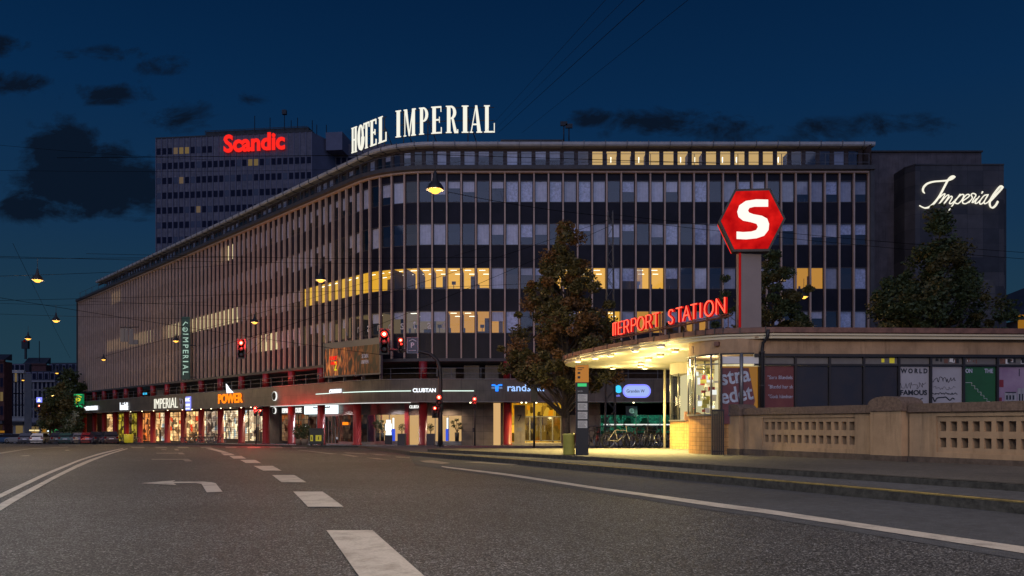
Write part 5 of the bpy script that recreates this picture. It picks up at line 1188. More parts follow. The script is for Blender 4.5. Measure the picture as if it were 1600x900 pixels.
for u in (.1, 1.3, 2.4, 3.3, 4.3, 5.3, Ls): mb.tube([fr(u, -.06, -.45), fr(u, -.06, -.08)], .015, 5)
for u in (1.5, 3.4, 4.6): mb.tube([fr(u, -.06, -.45), fr(u-.4, -.06, -.1)], .012, 5)
mb.tube([fr(2.95, -.06, -.45), fr(2.95, -.06, .42)], .025, 5); mb.tube([fr(3.08, -.06, -.45), fr(3.08, -.06, .42)], .025, 5); mb.build('rail', MT['copper_edge'], ns2)
# ------------------------------------------------------------------ S pylon
YP = 22.4; cP = at(1168, 349, YP); py_ = thing('station_pylon', 'grey mast on the station roof carrying a red hexagon with a white S', 'sign', (cP.x, cP.y, ZT))
x0 = (1155-800)/F*YP; x1 = (1186-800)/F*YP; mb = MB(); mb.box(x0, x1, YP-.2, YP+.3, ZT-.05, 4.85); mb.build('mast', MT['shaft'], py_)
mb = MB(); mb.box(x0-.038, x0-.003, YP-.19, YP-.08, ZT-.05, 4.85); mb.build('red_edge_glow', MT['side_red'], py_)  # red lit edge of the mast, its red light put into a glowing strip
rz = math.radians(9); hf = Fr((cP.x, cP.y-.42, cP.z), (math.cos(rz), -math.sin(rz), 0), (-math.sin(rz), -math.cos(rz), 0)); k = YP/F
hexo = [(-48, 0), (-24.5, 46), (26, 45), (48, -.5), (24.5, -47), (-27, -46)]
mb = MB(); mb.plate([(x*k*1.04, z*k*1.045) for x, z in hexo], -.34, -.02, hf); mb.build('hexagon_box', MT['black'], py_)
mb = MB(); mb.plate([(x*k*.965, z*k*.965) for x, z in hexo], -.33, 0.0, hf); o = mb.build('red_face', MT['hex_red'], py_)
mb = MB(); mb.plate([(x*k*.99-.03, z*k*.99-.0) for x, z in hexo], -.50, -.36, hf); mb.build('rear_face', MT['scandic_red'], py_)
Sp = [(.97, .94), (.97, 1.0), (.60, 1.02), (.28, .99), (.08, .88), (.02, .72), (.06, .58), (.20, .48), (.45, .43), (.62, .38), (.66, .30), (.60, .21), (.45, .175), (.20, .17), (.0, .19), (.0, .0), (.30, -.02), (.62, .0), (.85, .06), (.98, .20), (1.0, .36), (.94, .50), (.78, .58), (.52, .63), (.38, .68), (.35, .74), (.40, .81), (.55, .835), (.97, .82)]
mb = MB(); mb.plate([((-23+(x*48))*k, (-29+z*58)*k) for x, z in Sp], .0, .035, hf); mb.build('letter', MT['hex_white'], py_)
# ------------------------------------------------------------------ parapet wall of the bridge
P0 = Vector((6.1, 20.95)); D = Vector((.404, -.915)).normalized(); NN = Vector((D.y, -D.x))   # NN points to the road side
if NN.x > 0: NN = -NN
pw = thing('parapet_wall', 'pale plastered parapet wall with two rows of square openings and stone coping', 'wall', (7.8, 17.1, -.75))
pf = Fr((P0.x, P0.y, 0), (D.x, D.y, 0), (NN.x, NN.y, 0))
def pseg(u0, u1, h0, h1, n, first=True):
    """one bay: panel with openings between h0..h1"""
    zt, zb = .24, -.72; mb = MB(); g = 9
    z = [zb, -.56, .15, zt]
    mb.box(u0, u1, -.30, 0, z[2], zt, pf); mb.box(u0, u1, -.30, 0, zb-.2, z[1], pf); mb.box(u0, h0, -.30, 0, z[1], z[2], pf); mb.box(h1, u1, -.30, 0, z[1], z[2], pf); mb.build('wall_face', MT['plaster'], pw)
    p = (h1-h0)/n; hw = p*.31; mb = MB(); rows = ((-.46, -.27), (-.14, .05))
    zs = [z[1], rows[0][0], rows[0][1], rows[1][0], rows[1][1], z[2]]
    for j in (0, 2, 4): mb.box(h0, h1, -.27, -.035, zs[j], zs[j+1], pf)
    for (a, b) in rows:
        c = h0
        for i in range(n): m = h0+p*(i+.5); mb.box(c, m-hw, -.27, -.035, a, b, pf); c = m+hw
        mb.box(c, h1, -.27, -.035, a, b, pf)
    mb.build('pierced_panel', MT['plaster'], pw)
    mb = MB(); c = u0
    while c < u1-.01:
        e = min(u1, c+1.0); mb.prism([(c+.004, -.36), (e-.004, -.36), (e-.004, .06), (c+.004, .06)], zt, zt+.155, pf); mb.box(c+.004, e-.004, -.30, .02, zt+.155, zt+.175, pf); c = e
    mb.build('coping', MT['coping'], pw); mb = MB(); mb.box(u0, u1, -.34, .05, -1.2, -.655, pf); mb.build('plinth', MT['plinth'], pw)
pseg(0.02, 4.18, .70, 3.66, 13); pseg(5.06, 9.3, 5.68, 8.7, 13); pseg(10.2, 14.4, 10.8, 13.8, 13)
def pier(u0, u1, zc=.27, proud=.17, name='pier'):
    mb = MB(); u0 += .05; u1 -= .05; mb.box(u0, u1, -.40, proud, -1.2, zc, pf); o = mb.build(name, MT['plaster'], pw)
    n = 12; m = (u0+u1)/2; r = (u1-u0)/2+.03; pl = [(m-r, zc), (m+r, zc)]+[(m+r*math.cos(PI*k/n), zc+.16+.15*math.sin(PI*k/n)) for k in range(n+1)]
    mb = MB(); mb.plate(pl, -.43, proud+.03, pf); mb.build('pier_cap', MT['coping'], o); mb = MB(); mb.box(u0-.03, u1+.03, -.42, proud+.03, -1.2, -.655, pf); mb.build('pier_foot', MT['plinth'], o)
pier(4.18, 5.06); pier(9.3, 10.2); pier(-.62, .02, zc=.22, proud=.12)
# railing gate between the wall and the kiosk
rg_ = thing('railing', 'dark upright bar railing between the kiosk corner and the parapet wall', 'railing', (5.7, 21.0, -.8))
a = at(1112, 700, 21.0); b = at(1131, 700, 20.9); mb = MB()
for k in range(7): x = a.x+(b.x-a.x)*k/6; mb.box(x-.018, x+.018, 20.93, 20.97, -.82, .36)
mb.box(a.x-.02, b.x+.02, 20.92, 20.98, .34, .385); mb.box(a.x-.02, b.x+.02, 20.92, 20.98, -.74, -.70); mb.build('bars', MT['iron'], rg_)
# ------------------------------------------------------------------ signals
def ordn(i): return ['first', 'second', 'third', 'fourth', 'fifth', 'sixth', 'seventh', 'eighth', 'ninth', 'tenth', 'eleventh', 'twelfth', 'thirteenth', 'fourteenth', 'fifteenth'][i]
def signal_head(par, x, y, z, h=.85, front=True, lit=True, name='signal_head', glow_e=6):
    """three lens head facing the camera, centre of the top lens at z"""
    mb = MB(); w = .15; f = Fr((x, y, z), (1, 0, 0), (0, -1, 0)); q = h/3; mb.box(-w, w, -.18, .0, -2.5*q, .5*q+.02, f)
    mb.box(-w-.1, w+.1, -.02, -.0, -2.7*q, .75*q, f) if h > .9 else None
    o = mb.build(name, MT['black'], par)
    for k in range(3):
        c = f(0, 0, -k*q); r = q*.40; mb = MB(); mb.lathe([(r*1.15, 0), (r*1.15, .14)], n=14, caps=False, fr=lambda a, b, d: Vector((c.x+a, c.y-d-.0, c.z+b)) ); mb.build('visor', MT['black'], o)
        mb = MB(); mb.lathe([(r, .012), (r*.7, .03), (0, .04)], n=14, fr=lambda a, b, d: Vector((c.x+a, c.y-d, c.z+b)))
        mb.build('lens', MT['traffic_red'] if (k == 0 and lit) else MT['iron'], o)
        if k == 0 and lit: mb = MB(); mb.lathe([(r*.55, .042), (0, .05)], n=10, fr=lambda a, b, d: Vector((c.x+a, c.y-d, c.z+b))); mb.build('lens_core', MT['traffic_core'], o)
    if lit and glow_e: lamp('signal_light', 'POINT', (x, y-.35, z), glow_e, (1, .04, .03), .08)
    return o
# tall bent pole
Yp = 41.0; p = at(688, 700, Yp); gx = p.x; g0 = gz(Yp, .2)
tp = thing('signal_mast', 'dark bent signal mast carrying red lights over the road, beside the bluish letters', 'traffic light', (gx, Yp, g0))
top = [at(688, 590, Yp), at(687, 575, Yp), at(683, 563, Yp), at(672, 553, Yp), at(655, 549, Yp), at(600, 546, Yp), at(592, 546, Yp)]
mb = MB(); mb.tube([(gx, Yp, g0), (gx, Yp, g0+.8), (gx, Yp, g0+2.5)]+[tuple(q) for q in top], .09, 10, rr=[.13, .12, .11, .10, .10, .09, .09, .08, .06, .05]); mb.build('pole', MT['iron'], tp)
mb = MB(); mb.box(gx-.18, gx+.18, Yp-.1, Yp+.1, g0, g0+.1); mb.box(gx-.2, gx-.1, Yp-.15, Yp+.05, g0+3.6, g0+4.0); mb.build('pole_box', MT['iron'], tp)
q = at(601, 522.5, Yp); signal_head(tp, q.x, q.y-.1, q.z, 1.15, glow_e=140); q = at(626.5, 532, Yp); signal_head(tp, q.x, q.y-.1, q.z, .75, glow_e=8)
mb = MB(); a = at(627, 537.5, Yp-.16); mb.lathe([(.055, 0), (0, .04)], n=10, fr=lambda u, v, d: Vector((a.x+u, a.y-d, a.z+v))); mb.build('small_lens', MT['traffic_red'], tp)
q = at(687, 621, Yp); signal_head(tp, q.x-.02, q.y-.16, q.z, .85, glow_e=8); q = at(681.5, 638, Yp); signal_head(tp, q.x-.05, q.y-.16, q.z, .6, glow_e=8)
mb = MB(); a = at(636, 527.5, Yp); b = at(654, 552.5, Yp); mb.box(a.x, b.x, Yp-.10, Yp-.07, b.z, a.z); s_ = mb.build('sign_plate', MT['dark_blue'], tp); fr = Fr((a.x, Yp-.10, b.z), (1, 0, 0), (0, -1, 0)); w = b.x-a.x; h = a.z-b.z
mb = MB(); mb.tube([fr(.02, .01, .02), fr(w-.02, .01, .02), fr(w-.02, .01, h-.02), fr(.02, .01, h-.02)], .012, 4, closed=True); mb.tube([fr(.1, .01, h-.20), fr(w/2, .01, h-.1), fr(w-.1, .01, h-.2)], .018, 4); mb.tube([fr(.1, .01, .15), fr(w-.12, .01, .15)], .012, 4); mb.build('sign_marks', MT['curtain'], s_)
letters('lettering', 'P', MT['curtain'], Fr(fr(w*.36, 0, h*.36), fr.U, fr.V), .17, .26, .01, s_)
def short_signal(px, base, head, Y, label, lit=True, he=.85, ge=8, facing=True, h2=None):
    p = at(px, base, Y); g = gz(Y, .12); z = (662.5-head)/F*Y; t = thing('signal_post', label, 'traffic light', (p.x, Y, g))
    mb = MB(); mb.tube([(p.x, Y, g), (p.x, Y, z+.3)], .055, 8); mb.box(p.x-.1, p.x+.1, Y-.08, Y+.08, g, g+.06); mb.box(p.x-.16, p.x-.04, Y-.1, Y+.04, g+1.0, g+1.3); mb.build('post', MT['iron'], t)
    if facing: signal_head(t, p.x-.02, Y-.14, z, he, lit=lit, glow_e=ge)
    else:
        mb = MB(); mb.box(p.x-.17, p.x+.17, Y-.3, Y-.08, z-.55, z+.35); mb.build('signal_head', MT['black'], t)
    if h2: signal_head(t, p.x+h2, Y-.02, z-.22, .6, lit=True, glow_e=0)
short_signal(742, 695, 623.5, 57, 'red signal post standing alone before the brown stone wall', ge=200); short_signal(400, 694.5, 638, 72, 'red signal post before the coffee shop at the corner', ge=900, h2=.42); short_signal(834.5, 700, 612, 41, 'dark signal post seen from behind before the yellow entrance', facing=False)
# signal hanging on wires over the road
Yh = 46.0; q = at(377, 536, Yh); hs_ = thing('hanging_signal', 'red signal hung on wires over the road before the long facade', 'traffic light', (q.x, Yh, q.z)); signal_head(hs_, q.x, q.y, q.z, 1.0, glow_e=250)
mb = MB(); a = at(425, 518, Yh); mb.tube([(q.x+.1, Yh+.1, q.z+.1), tuple(a)], .012, 4); a2 = at(425, 519, Yh); mb.tube([(q.x+.2, Yh+.1, q.z-.7), tuple(a2)], .012, 4); mb.tube([(q.x, Yh+.1, q.z+.2), (q.x, Yh+.1, q.z+1.1)], .02, 4); mb.build('hanger', MT['iron'], hs_)
# ------------------------------------------------------------------ bus stop totem and bins
Yt = 20.9; a = at(899.5, 710, Yt); b = at(919.5, 570, Yt); g = gz(Yt, .22); bt = thing('bus_stop_totem', 'tall bus stop totem with orange head and timetable panels beside the yellow bin', 'bus stop', ((a.x+b.x)/2, Yt, g))
fr = Fr((a.x, Yt, g), (1, -.04, 0), (-.04, -1, 0)); w = b.x-a.x; h = b.z-g; mb = MB(); mb.box(0, w, -.12, 0, .0, h, fr); mb.build('body', MT['black'], bt)
pbr('totem_orange', (.62, .24, .02), .5, emis=(.8, .28, .01), es=.22, sample=False); pbr('timetable', (.42, .40, .38), .6, var=.2, vs=30, emis=(.5, .47, .42), es=.12, sample=False)
mb = MB(); mb.box(-.005, w+.005, -.13, .006, h-.46, h-.01, fr); o = mb.build('head_panel', MT['totem_orange'], bt)
mb = MB(); mb.box(.05, .22, .006, .010, h-.09, h-.07, fr); mb.box(.05, .17, .006, .010, h-.14, h-.12, fr); mb.box(.05, .12, .006, .010, h-.24, h-.19, fr); mb.box(.05, .12, .006, .010, h-.36, h-.30, fr); mb.build('printed_line', MT['black'], o)
mb = MB(); mb.box(.05, w-.05, .001, .008, h-.57, h-.49, fr); mb.build('display', MT['display_white'] if False else MT['green_bright'], bt)
mb = MB(); letters('lettering', 'Jernb.', MT['timetable'], Fr(fr(.05, .0, h-.72), fr.U, fr.V), .14, .05, .004, bt)
for k in range(4):
    mb = MB(); z = h-.96-k*.232; mb.box(.055, w-.03, .001, .008, z, z+.19, fr); o = mb.build('timetable', MT['timetable'], bt)
    mb = MB()
    for j in range(5): mb.box(.075, w-.07-.02*(j % 3), .0085, .010, z+.03+j*.03, z+.037+j*.03, fr)
    mb.build('printed_line', MT['iron'], o)
Yb = 21.1; p = at(889, 709, Yb); g = gz(Yb, .22); bn = thing('litter_bin', 'round yellow green litter bin beside the bus stop totem', 'bin', (p.x, Yb, g)); r = .158
mb = MB(); mb.lathe([(r*.93, 0), (r, .03), (r, .50), (r*1.06, .52), (r*1.06, .55), (r*.8, .56)], (p.x, Yb, g), 20); mb.build('barrel', MT['bin_yellow'], bn); mb = MB(); mb.lathe([(r*.8, .545), (0, .545)], (p.x, Yb, g), 16); mb.build('opening', MT['black'], bn)
rb = thing('ash_box', 'small red box between the yellow bin and the totem', 'box', (p.x+.17, Yb, g)); mb = MB(); mb.box(p.x+.155, p.x+.25, Yb-.05, Yb+.05, g+.32, g+.56); mb.box(p.x+.18, p.x+.21, Yb-.01, Yb+.02, g, g+.32); mb.build('box_body', MT['red_column'], rb)
Yb = 56; p = at(494, 697, Yb); g = gz(Yb, .13); bb = thing('recycling_bin', 'dark green box bin with two yellow labels on the corner pavement', 'bin', (p.x, Yb, g)); fr = Fr((p.x, Yb, g), (1, .12, 0), (.12, -1, 0))
mb = MB(); mb.box(-.46, .46, -.6, 0, .12, 1.16, fr); mb.box(-.49, .49, -.63, .03, 1.16, 1.24, fr); [mb.box(x, x+.12, -.5, -.1, 0, .12, fr) for x in (-.42, .3)]; mb.build('body', MT['bin_green'], bb)
for a, b in ((-.40, -.22), (-.04, .36)):
    mb = MB(); mb.box(a, b, .001, .01, .34, .76, fr); o = mb.build('label_plate', MT['label_yellow'], bb); mb = MB(); m = (a+b)/2; mb.plate([(m-.05, .45), (m+.05, .45), (m+.02, .58), (m+.05, .66), (m-.03, .66), (m-.02, .55)], .011, .015, fr); mb.build('pictogram', MT['black'], o)
Yb = 96; p = at(201, 691, Yb); g = gz(Yb, .13); yb = thing('yellow_tub', 'small yellow tub by the dark shop doorway', 'bin', (p.x, Yb, g)); mb = MB(); mb.lathe([(.42, 0), (.50, .1), (.54, 1.0), (.5, 1.05)], (p.x, Yb, g), 14); mb.build('tub', MT['label_yellow'], yb)
# ------------------------------------------------------------------ plants in pots
def ball_plant(px, base, Y, label, d=.42, kind='ball', cat='potted plant'):
    p = at(px, base, Y); g = gz(Y, .13); t = thing('potted_plant', label, cat, (p.x, Y, g)); r = random.Random(int(px))
    mb = MB(); pr = .30; mb.prism([(-pr, -pr), (pr, -pr), (pr, pr), (-pr, pr)], 0, .92, Fr((p.x, Y, g), (1, 0, 0))); mb.build('pot', MT['pot'], t)
    mb = MB(); mb.tube([(p.x, Y, g+.92), (p.x, Y, g+1.15)], .04, 5); mb.build('stem', MT['bark'], t)
    mb = MB(); leafball(mb, (p.x, Y, g+1.42), .30, 260, .05, r); mb.build('foliage', MT['leaf_green'], t)
def leafball(mb, c, R, n, s, r, flat=1.0):
    for _ in range(n):
        v = Vector((r.gauss(0, 1), r.gauss(0, 1), r.gauss(0, 1))).normalized()*(R*r.random()**.35); v.z *= flat; leafq(mb, Vector(c)+v, s*r.uniform(.6, 1.3), r)
def leafq(mb, p, s, r):
    a = Vector((r.gauss(0, 1), r.gauss(0, 1), r.gauss(0, .7))).normalized(); b = a.cross(Vector((r.gauss(0, 1), r.gauss(0, 1), r.gauss(0, 1)))).normalized()
    mb.face([p-a*s, p+b*s*.5, p+a*s, p-b*s*.5])
ball_plant(628, 694, 62.0, 'clipped ball shrub in a tall dark planter left of the tanning shop door'); ball_plant(673, 695, 62.0, 'clipped ball shrub in a tall dark planter right of the tanning shop door')
for i, (px, lab) in enumerate(((467, 'bushy shrub in a wicker pot nearer the pink lit column'), (476.5, 'bushy shrub in a wicker pot next to the dark box bin'))):
    Y = 67-i*1.2; p = at(px, 693, Y); g = gz(Y, .13); t = thing('bushy_shrub', lab, 'potted plant', (p.x, Y, g)); r = random.Random(i+40)
    mb = MB(); mb.lathe([(.24, 0), (.33, .5), (.30, .5), (0, .46)], (p.x, Y, g), 14); mb.build('pot', MT['basket_pot'], t); mb = MB(); mb.tube([(p.x, Y, g+.4), (p.x, Y, g+1.0)], .03, 5); mb.build('stem', MT['bark'], t)
    mb = MB(); leafball(mb, (p.x, Y, g+1.15), .62, 700, .07, r, 1.0); mb.build('foliage', MT['leaf_green'], t)
def bonsai(px, base, Y, label, s=1.0):
    p = at(px, base, Y); g = gz(Y, .2)+.25; t = thing('indoor_tree', label, 'potted plant', (p.x, Y, g)); r = random.Random(int(px*7))
    mb = MB(); mb.lathe([(.16*s, 0), (.18*s, .72*s)], (p.x, Y, g), 12); mb.build('pot', MT['black'], t); mb = MB(); cs = [(-.25, 1.25), (.22, 1.4), (-.02, 1.72), (-.35, 1.55), (.3, 1.1)]
    for x, z in cs: mb.tube([(p.x, Y, g+.7*s), (p.x+x*.4*s, Y, g+(.7+z)/2*s), (p.x+x*s, Y, g+z*s)], .025, 4)
    mb.build('stem', MT['bark'], t); mb = MB()
    for x, z in cs: leafball(mb, (p.x+x*s, Y, g+z*s), .20*s, 110, .05, r, .7)
    mb.build('foliage', MT['leaf_green'], t)
bonsai(590.5, 693, 65.2, 'small cloud pruned tree at the left end of the tanning shop window', .95); bonsai(597.5, 693, 66.0, 'small cloud pruned tree next to the glowing white display', .95); bonsai(714, 693, 64.9, 'small cloud pruned tree in the window next to the brown stone wall', 1.0)
# glowing displays in the tanning shop
p = at(607, 668, 65.3); ds = thing('glowing_display', 'bright white glowing figure shaped display in the shop window', 'display', (p.x, p.y, p.z-1.2)); mb = MB(); mb.plate([(p.x+x*.052, p.z+z*.052) for x, z in ((-4.6, -12), (4.6, -12), (4.2, -7), (3.2, -5.5), (5, -3), (5, 5), (3.6, 7.5), (3.6, 12), (-3.6, 12), (-3.4, 8), (-5.2, 5), (-5.4, -3), (-3.6, -6))], p.y, p.y+.05); mb.build('light_figure', MT['display_white'], ds); mb = MB(); mb.box(p.x-.3, p.x+.3, p.y-.05, p.y+.2, gz(65, .2), p.z-.62); mb.build('stand', MT['iron'], ds)
for px, lab in ((614.5, 'blue glowing tube beside the white figure display'), (699, 'white and blue glowing tube in the narrow shop window')):
    p = at(px, 672, 65.6); t = thing('glowing_tube', lab, 'display', (p.x, p.y, p.z-1)); mb = MB(); mb.box(p.x-.14, p.x+.14, p.y, p.y+.1, p.z-.9, p.z+.1); mb.build('tube_light', MT['shop_blue'], t); mb = MB(); mb.box(p.x-.05, p.x+.06, p.y-.01, p.y+.1, p.z+.11, p.z+1.0); mb.build('upper_tube', MT['display_white'], t)
# ------------------------------------------------------------------ hanging street lamps
def street_lamp(px, py, z, label, s=1.0, e=260, disc='lamp_disc', wire=None):
    Y = F*z/(662.5-py); p = Vector(((px-800)/F*Y, Y, z)); t = thing('hanging_street_lamp', label, 'street lamp', tuple(p), 'street lamps hung over the road')
    mb = MB(); mb.lathe([(.03, .62), (.05, .58), (.07, .40), (.09, .38), (.10, .30), (.20, .20), (.27, .08), (.29, .0), (.27, .0), (.25, .07), (.0, .12)], p, 18); mb.build('lamp_shade', MT['iron'], t)
    mb = MB(); mb.lathe([(.0, -.12), (.10, -.10), (.18, -.03), (.21, .03)], p, 16); mb.build('diffuser', MT[disc], t)
    mb = MB(); mb.tube([p+Vector((0, 0, .6)), p+Vector((0, 0, 1.15))], .014, 5); mb.build('suspension', MT['iron'], t)
    if e: lamp('street_and_fill_light', 'POINT', p+Vector((0, 0, -.6)), e, (1, .66, .30), .12)
    return p
SL = [street_lamp(680, 297, 7.6, 'brightest and largest hanging lamp, before the curved corner of the building', e=850), street_lamp(501, 438, 7.6, 'hanging lamp before the lit yellow office windows, left of the corner', e=850), street_lamp(398, 504, 7.6, 'hanging lamp just above the red signal hung on wires', e=850),
      street_lamp(275, 533, 7.3, 'hanging lamp left of the vertical dark sign', e=850), street_lamp(162, 562, 7.3, 'hanging lamp before the far left part of the long facade', e=850), street_lamp(58.5, 438, 7.6, 'largest of the lamps hung against the sky at the left edge', e=700), street_lamp(87.5, 501.5, 7.6, 'second lamp hung against the sky, right of and below the largest', e=700),
      street_lamp(44, 529.5, 7.6, 'lamp hung against the sky over the white townhouse', e=700), street_lamp(89, 583, 7.0, 'small hanging lamp before the townhouse roofs near the trees', e=0), street_lamp(36, 594, 7.0, 'small hanging lamp before the white townhouse windows', e=0), street_lamp(1256, 464, 8.0, 'hanging lamp between the trees behind the station roof', e=260),
      ]
street_lamp_p = []
for (x, y, lab, e) in ((-1.5, 6.0, 'hanging lamp over the road before the camera spot, above the picture', 900), (-.5, -9, 'hanging lamp behind the camera spot over the road', 900), (9.5, 4, 'hanging lamp over the right pavement behind the camera spot', 900), (-12, 14, 'hanging lamp over the left lane above the picture', 420), (12, -8, 'hanging lamp behind the camera spot over the right pavement', 420), (-22, 32, 'hanging lamp over the far left lane above the picture', 800)):
    p = Vector((x, y, 7.6)); lamp('street_and_fill_light', 'POINT', p, e*1.55, (1, .93, .86) if x < 5 else (1, .68, .42), .15)
# shop light falling on pavement and columns
for px, c, e in ((228, (1, .45, .15), 60), (250, (1, .70, .35), 90), (275, (1, .70, .35), 90), (301, (1, .70, .35), 90), (330, (1, .6, .3), 40), (361, (1, .7, .4), 70), (395, (1, .8, .55), 70), (480, (.85, .92, 1), 50), (530, (.85, .92, 1), 40), (610, (.9, .9, 1), 45), (645, (1, .7, .5), 35), (700, (1, .75, .5), 35)):
    p = P(s_of(px, -1.6), -1.6); lamp('soffit_light', 'SPOT', (p.x, p.y, 1.6), e*7, c, .1, spot=140)
for px in (800, 835, 865): p = P(s_of(px, -3.5), -3.5); lamp('entrance_light', 'SPOT', (p.x, p.y, 1.5), 500, (1, .72, .25), .1, spot=150)
p = P(s_of(835, .3), .3); lamp('entrance_light', 'SPOT', (p.x, p.y, 1.6), 900, (1, .72, .25), .1, spot=150)
p = P(s_of(1000, -1.5), -1.5); lamp('shop_light', 'POINT', (p.x, p.y, .9), 14, (.4, 1, .6), .3)
# ------------------------------------------------------------------ trees
import numpy as np
def leaves(name, pts, size, mat, parent, seed, aspect=.55, droop=.0):
    rg = np.random.default_rng(seed); n = len(pts); pts = np.asarray(pts, dtype=np.float64)
    a = rg.normal(size=(n, 3)); a[:, 2] *= .6; a /= np.linalg.norm(a, axis=1, keepdims=True); r = rg.normal(size=(n, 3)); b = np.cross(a, r); b /= np.linalg.norm(b, axis=1, keepdims=True)
    s = (size*rg.uniform(.4, 1.6, n))[:, None]; v = np.empty((n, 4, 3)); v[:, 0] = pts-a*s; v[:, 1] = pts+b*s*aspect; v[:, 2] = pts+a*s; v[:, 3] = pts-b*s*aspect
    o0 = ORG.get(parent.name, Vector()); v -= np.array(tuple(o0)); me = bpy.data.meshes.new(name); me.vertices.add(n*4); me.loops.add(n*4); me.polygons.add(n)
    me.vertices.foreach_set('co', v.ravel()); me.loops.foreach_set('vertex_index', np.arange(n*4, dtype=np.int32)); me.polygons.foreach_set('loop_start', np.arange(0, n*4, 4, dtype=np.int32)); me.polygons.foreach_set('loop_total', np.full(n, 4, dtype=np.int32))
    me.update(); me.validate(); me.materials.append(mat)
    mats = mat if isinstance(mat, (list, tuple)) else [mat]
    ob = bpy.data.objects.new(name, me); COL.objects.link(ob); ob.parent = parent; ORG[ob.name] = o0; return ob
def tree(name, label, base, H, profile, n, size, mats, seed, trunk_r=.17, clump=.55, crown0=.25, cat='tree', blobs=None, nclump=None):
    """profile: list of (height fraction, radius); base: ground point"""
    rr = random.Random(seed); rg = np.random.default_rng(seed); bx, by, bz = base; t = thing(name, label, cat, base)
    ph = [rr.uniform(0, 6.3) for _ in range(6)]
    def lobe(a, h): return 1+.20*math.sin(2*a+ph[0]+5*h)+.16*math.sin(3*a+ph[1]-9*h)+.14*math.sin(17*h+ph[2]+a)
    def rad(h):
        for (a, ra), (b, rb) in zip(profile, profile[1:]):
            if h <= b: return ra+(rb-ra)*(h-a)/(b-a)
        return profile[-1][1]
    lean = rr.uniform(-.02, .02); trunk = [(bx+lean*H*k/10*k/10, by, bz+H*.98*k/10) for k in range(11)]; mb = MB(); mb.tube(trunk, trunk_r, 8, rr=[trunk_r*(1.15 if k == 0 else 1-.9*k/10) for k in range(11)])
    nc = nclump or 90; C = []
    h0 = profile[0][0]
    while len(C) < nc:
        h = rr.uniform(h0, 1.0); R = rad(h); 
        if rr.random() > (R/max(r for _, r in profile))**1.2+.06: continue
        a = rr.uniform(0, 2*PI); d = R*rr.random()**.42*lobe(a, h)*(1+(rr.uniform(.1, .3) if rr.random() < .1 else 0)); C.append((bx+d*math.cos(a), by+d*math.sin(a), bz+H*h, d))
    for (x, y, z, d) in C[::2]:
        d = min(d, 2.2)
        zs = max(bz+H*.12, z-d*rr.uniform(.7, 1.3)-.2); zs = min(zs, z); mid = ((x+bx)/2, (y+by)/2, (z+zs)/2-.05); mb.tube([(bx, by, zs), mid, (x, y, z)], .03, 4, rr=[trunk_r*.30, trunk_r*.2, .01])
    mb.build('trunk', MT['bark'], t)
    for mi, m in enumerate(mats):
        cs = [c for k, c in enumerate(C) if k % len(mats) == mi]; per = n//len(C); P_ = []
        for (x, y, z, d) in cs:
            cr = clump*rr.choice((.45, .7, .9, 1.1, 1.35)); v = rg.normal(size=(per, 3)); v /= np.linalg.norm(v, axis=1, keepdims=True); v *= (cr*rg.random(per)**.5)[:, None]; v[:, 2] *= .75; P_.append(v+np.array((x, y, z)))
        leaves('crown', np.concatenate(P_), size, MT[m], t, seed+mi)
    return t
# by the bus stop: rust tinged street tree
p = at(885, 700, 40.5); tree('street_tree', 'rust tinged street tree standing between the yellow entrance and the station canopy', (p.x, 40.5, gz(40.5, .2)), 11.3, [(.265, 1.4), (.32, 2.7), (.42, 2.9), (.55, 2.5), (.68, 2.0), (.80, 1.3), (.90, .7), (1.0, .16)], 60000, .08, ['leaf_rust', 'leaf', 'leaf'], 21, .18, .44, nclump=250)
p = at(1466, 700, 46); tree('street_tree', 'broad dark green cone shaped tree before the dark slate wall', (p.x, 46, -1.4), 13.5, [(.10, 3.2), (.25, 3.7), (.40, 3.55), (.55, 3.0), (.70, 2.3), (.82, 1.25), (.92, .55), (1.0, .12)], 80000, .10, ['leaf_green', 'leaf_green', 'leaf'], 22, .22, .62, nclump=420)
p = at(1207, 700, 48); tree('street_tree', 'green tree rising right behind the grey mast of the red hexagon', (p.x, 48, -1.4), 11.8, [(.2, 2.2), (.45, 2.5), (.6, 2.2), (.75, 1.75), (.87, 1.15), (.95, .6), (1, .15)], 34000, .09, ['leaf', 'leaf_green'], 23, .15, .45, nclump=150)
p = at(1252, 700, 49); tree('street_tree', 'low green tree under the lamp behind the station roof', (p.x, 49, -1.4), 8.2, [(.2, 1.3), (.6, 1.35), (.8, 1.1), (.92, .6), (1, .15)], 18000, .09, ['leaf', 'leaf_green'], 24, .14, .45, nclump=90)
p = at(1130, 700, 47); tree('street_tree', 'narrow pointed tree between the neon letters and the grey mast', (p.x, 47, -1.4), 10.1, [(.2, 1.0), (.6, .85), (.8, .55), (.92, .3), (1, .08)], 7000, .08, ['leaf_green', 'leaf'], 25, .12, .35, nclump=45)
p = at(1560, 700, 50); tree('street_tree', 'small thin tree at the right corner of the slate building', (p.x, 50, -1.4), 8.2, [(.2, .8), (.7, .7), (.9, .45), (1, .1)], 4000, .09, ['leaf_green'], 26, .12, .4, nclump=26)
p = at(96, 692, 118); tree('street_tree', 'dark green tree at the far end of the long building', (p.x, 118, gz(118, .1)), 8.6, [(.25, 1.6), (.45, 2.2), (.7, 2.0), (.9, 1.1), (1, .4)], 8000, .18, ['leaf_green', 'leaf'], 27, .25, .9, nclump=70)
p = at(78, 692, 121); tree('street_tree', 'olive green tree lit by a lamp before the townhouses', (p.x, 121, gz(121, .1)), 6.6, [(.35, 1.0), (.5, 1.5), (.75, 1.5), (.92, .9), (1, .3)], 4000, .17, ['leaf'], 28, .2, .8, nclump=40)
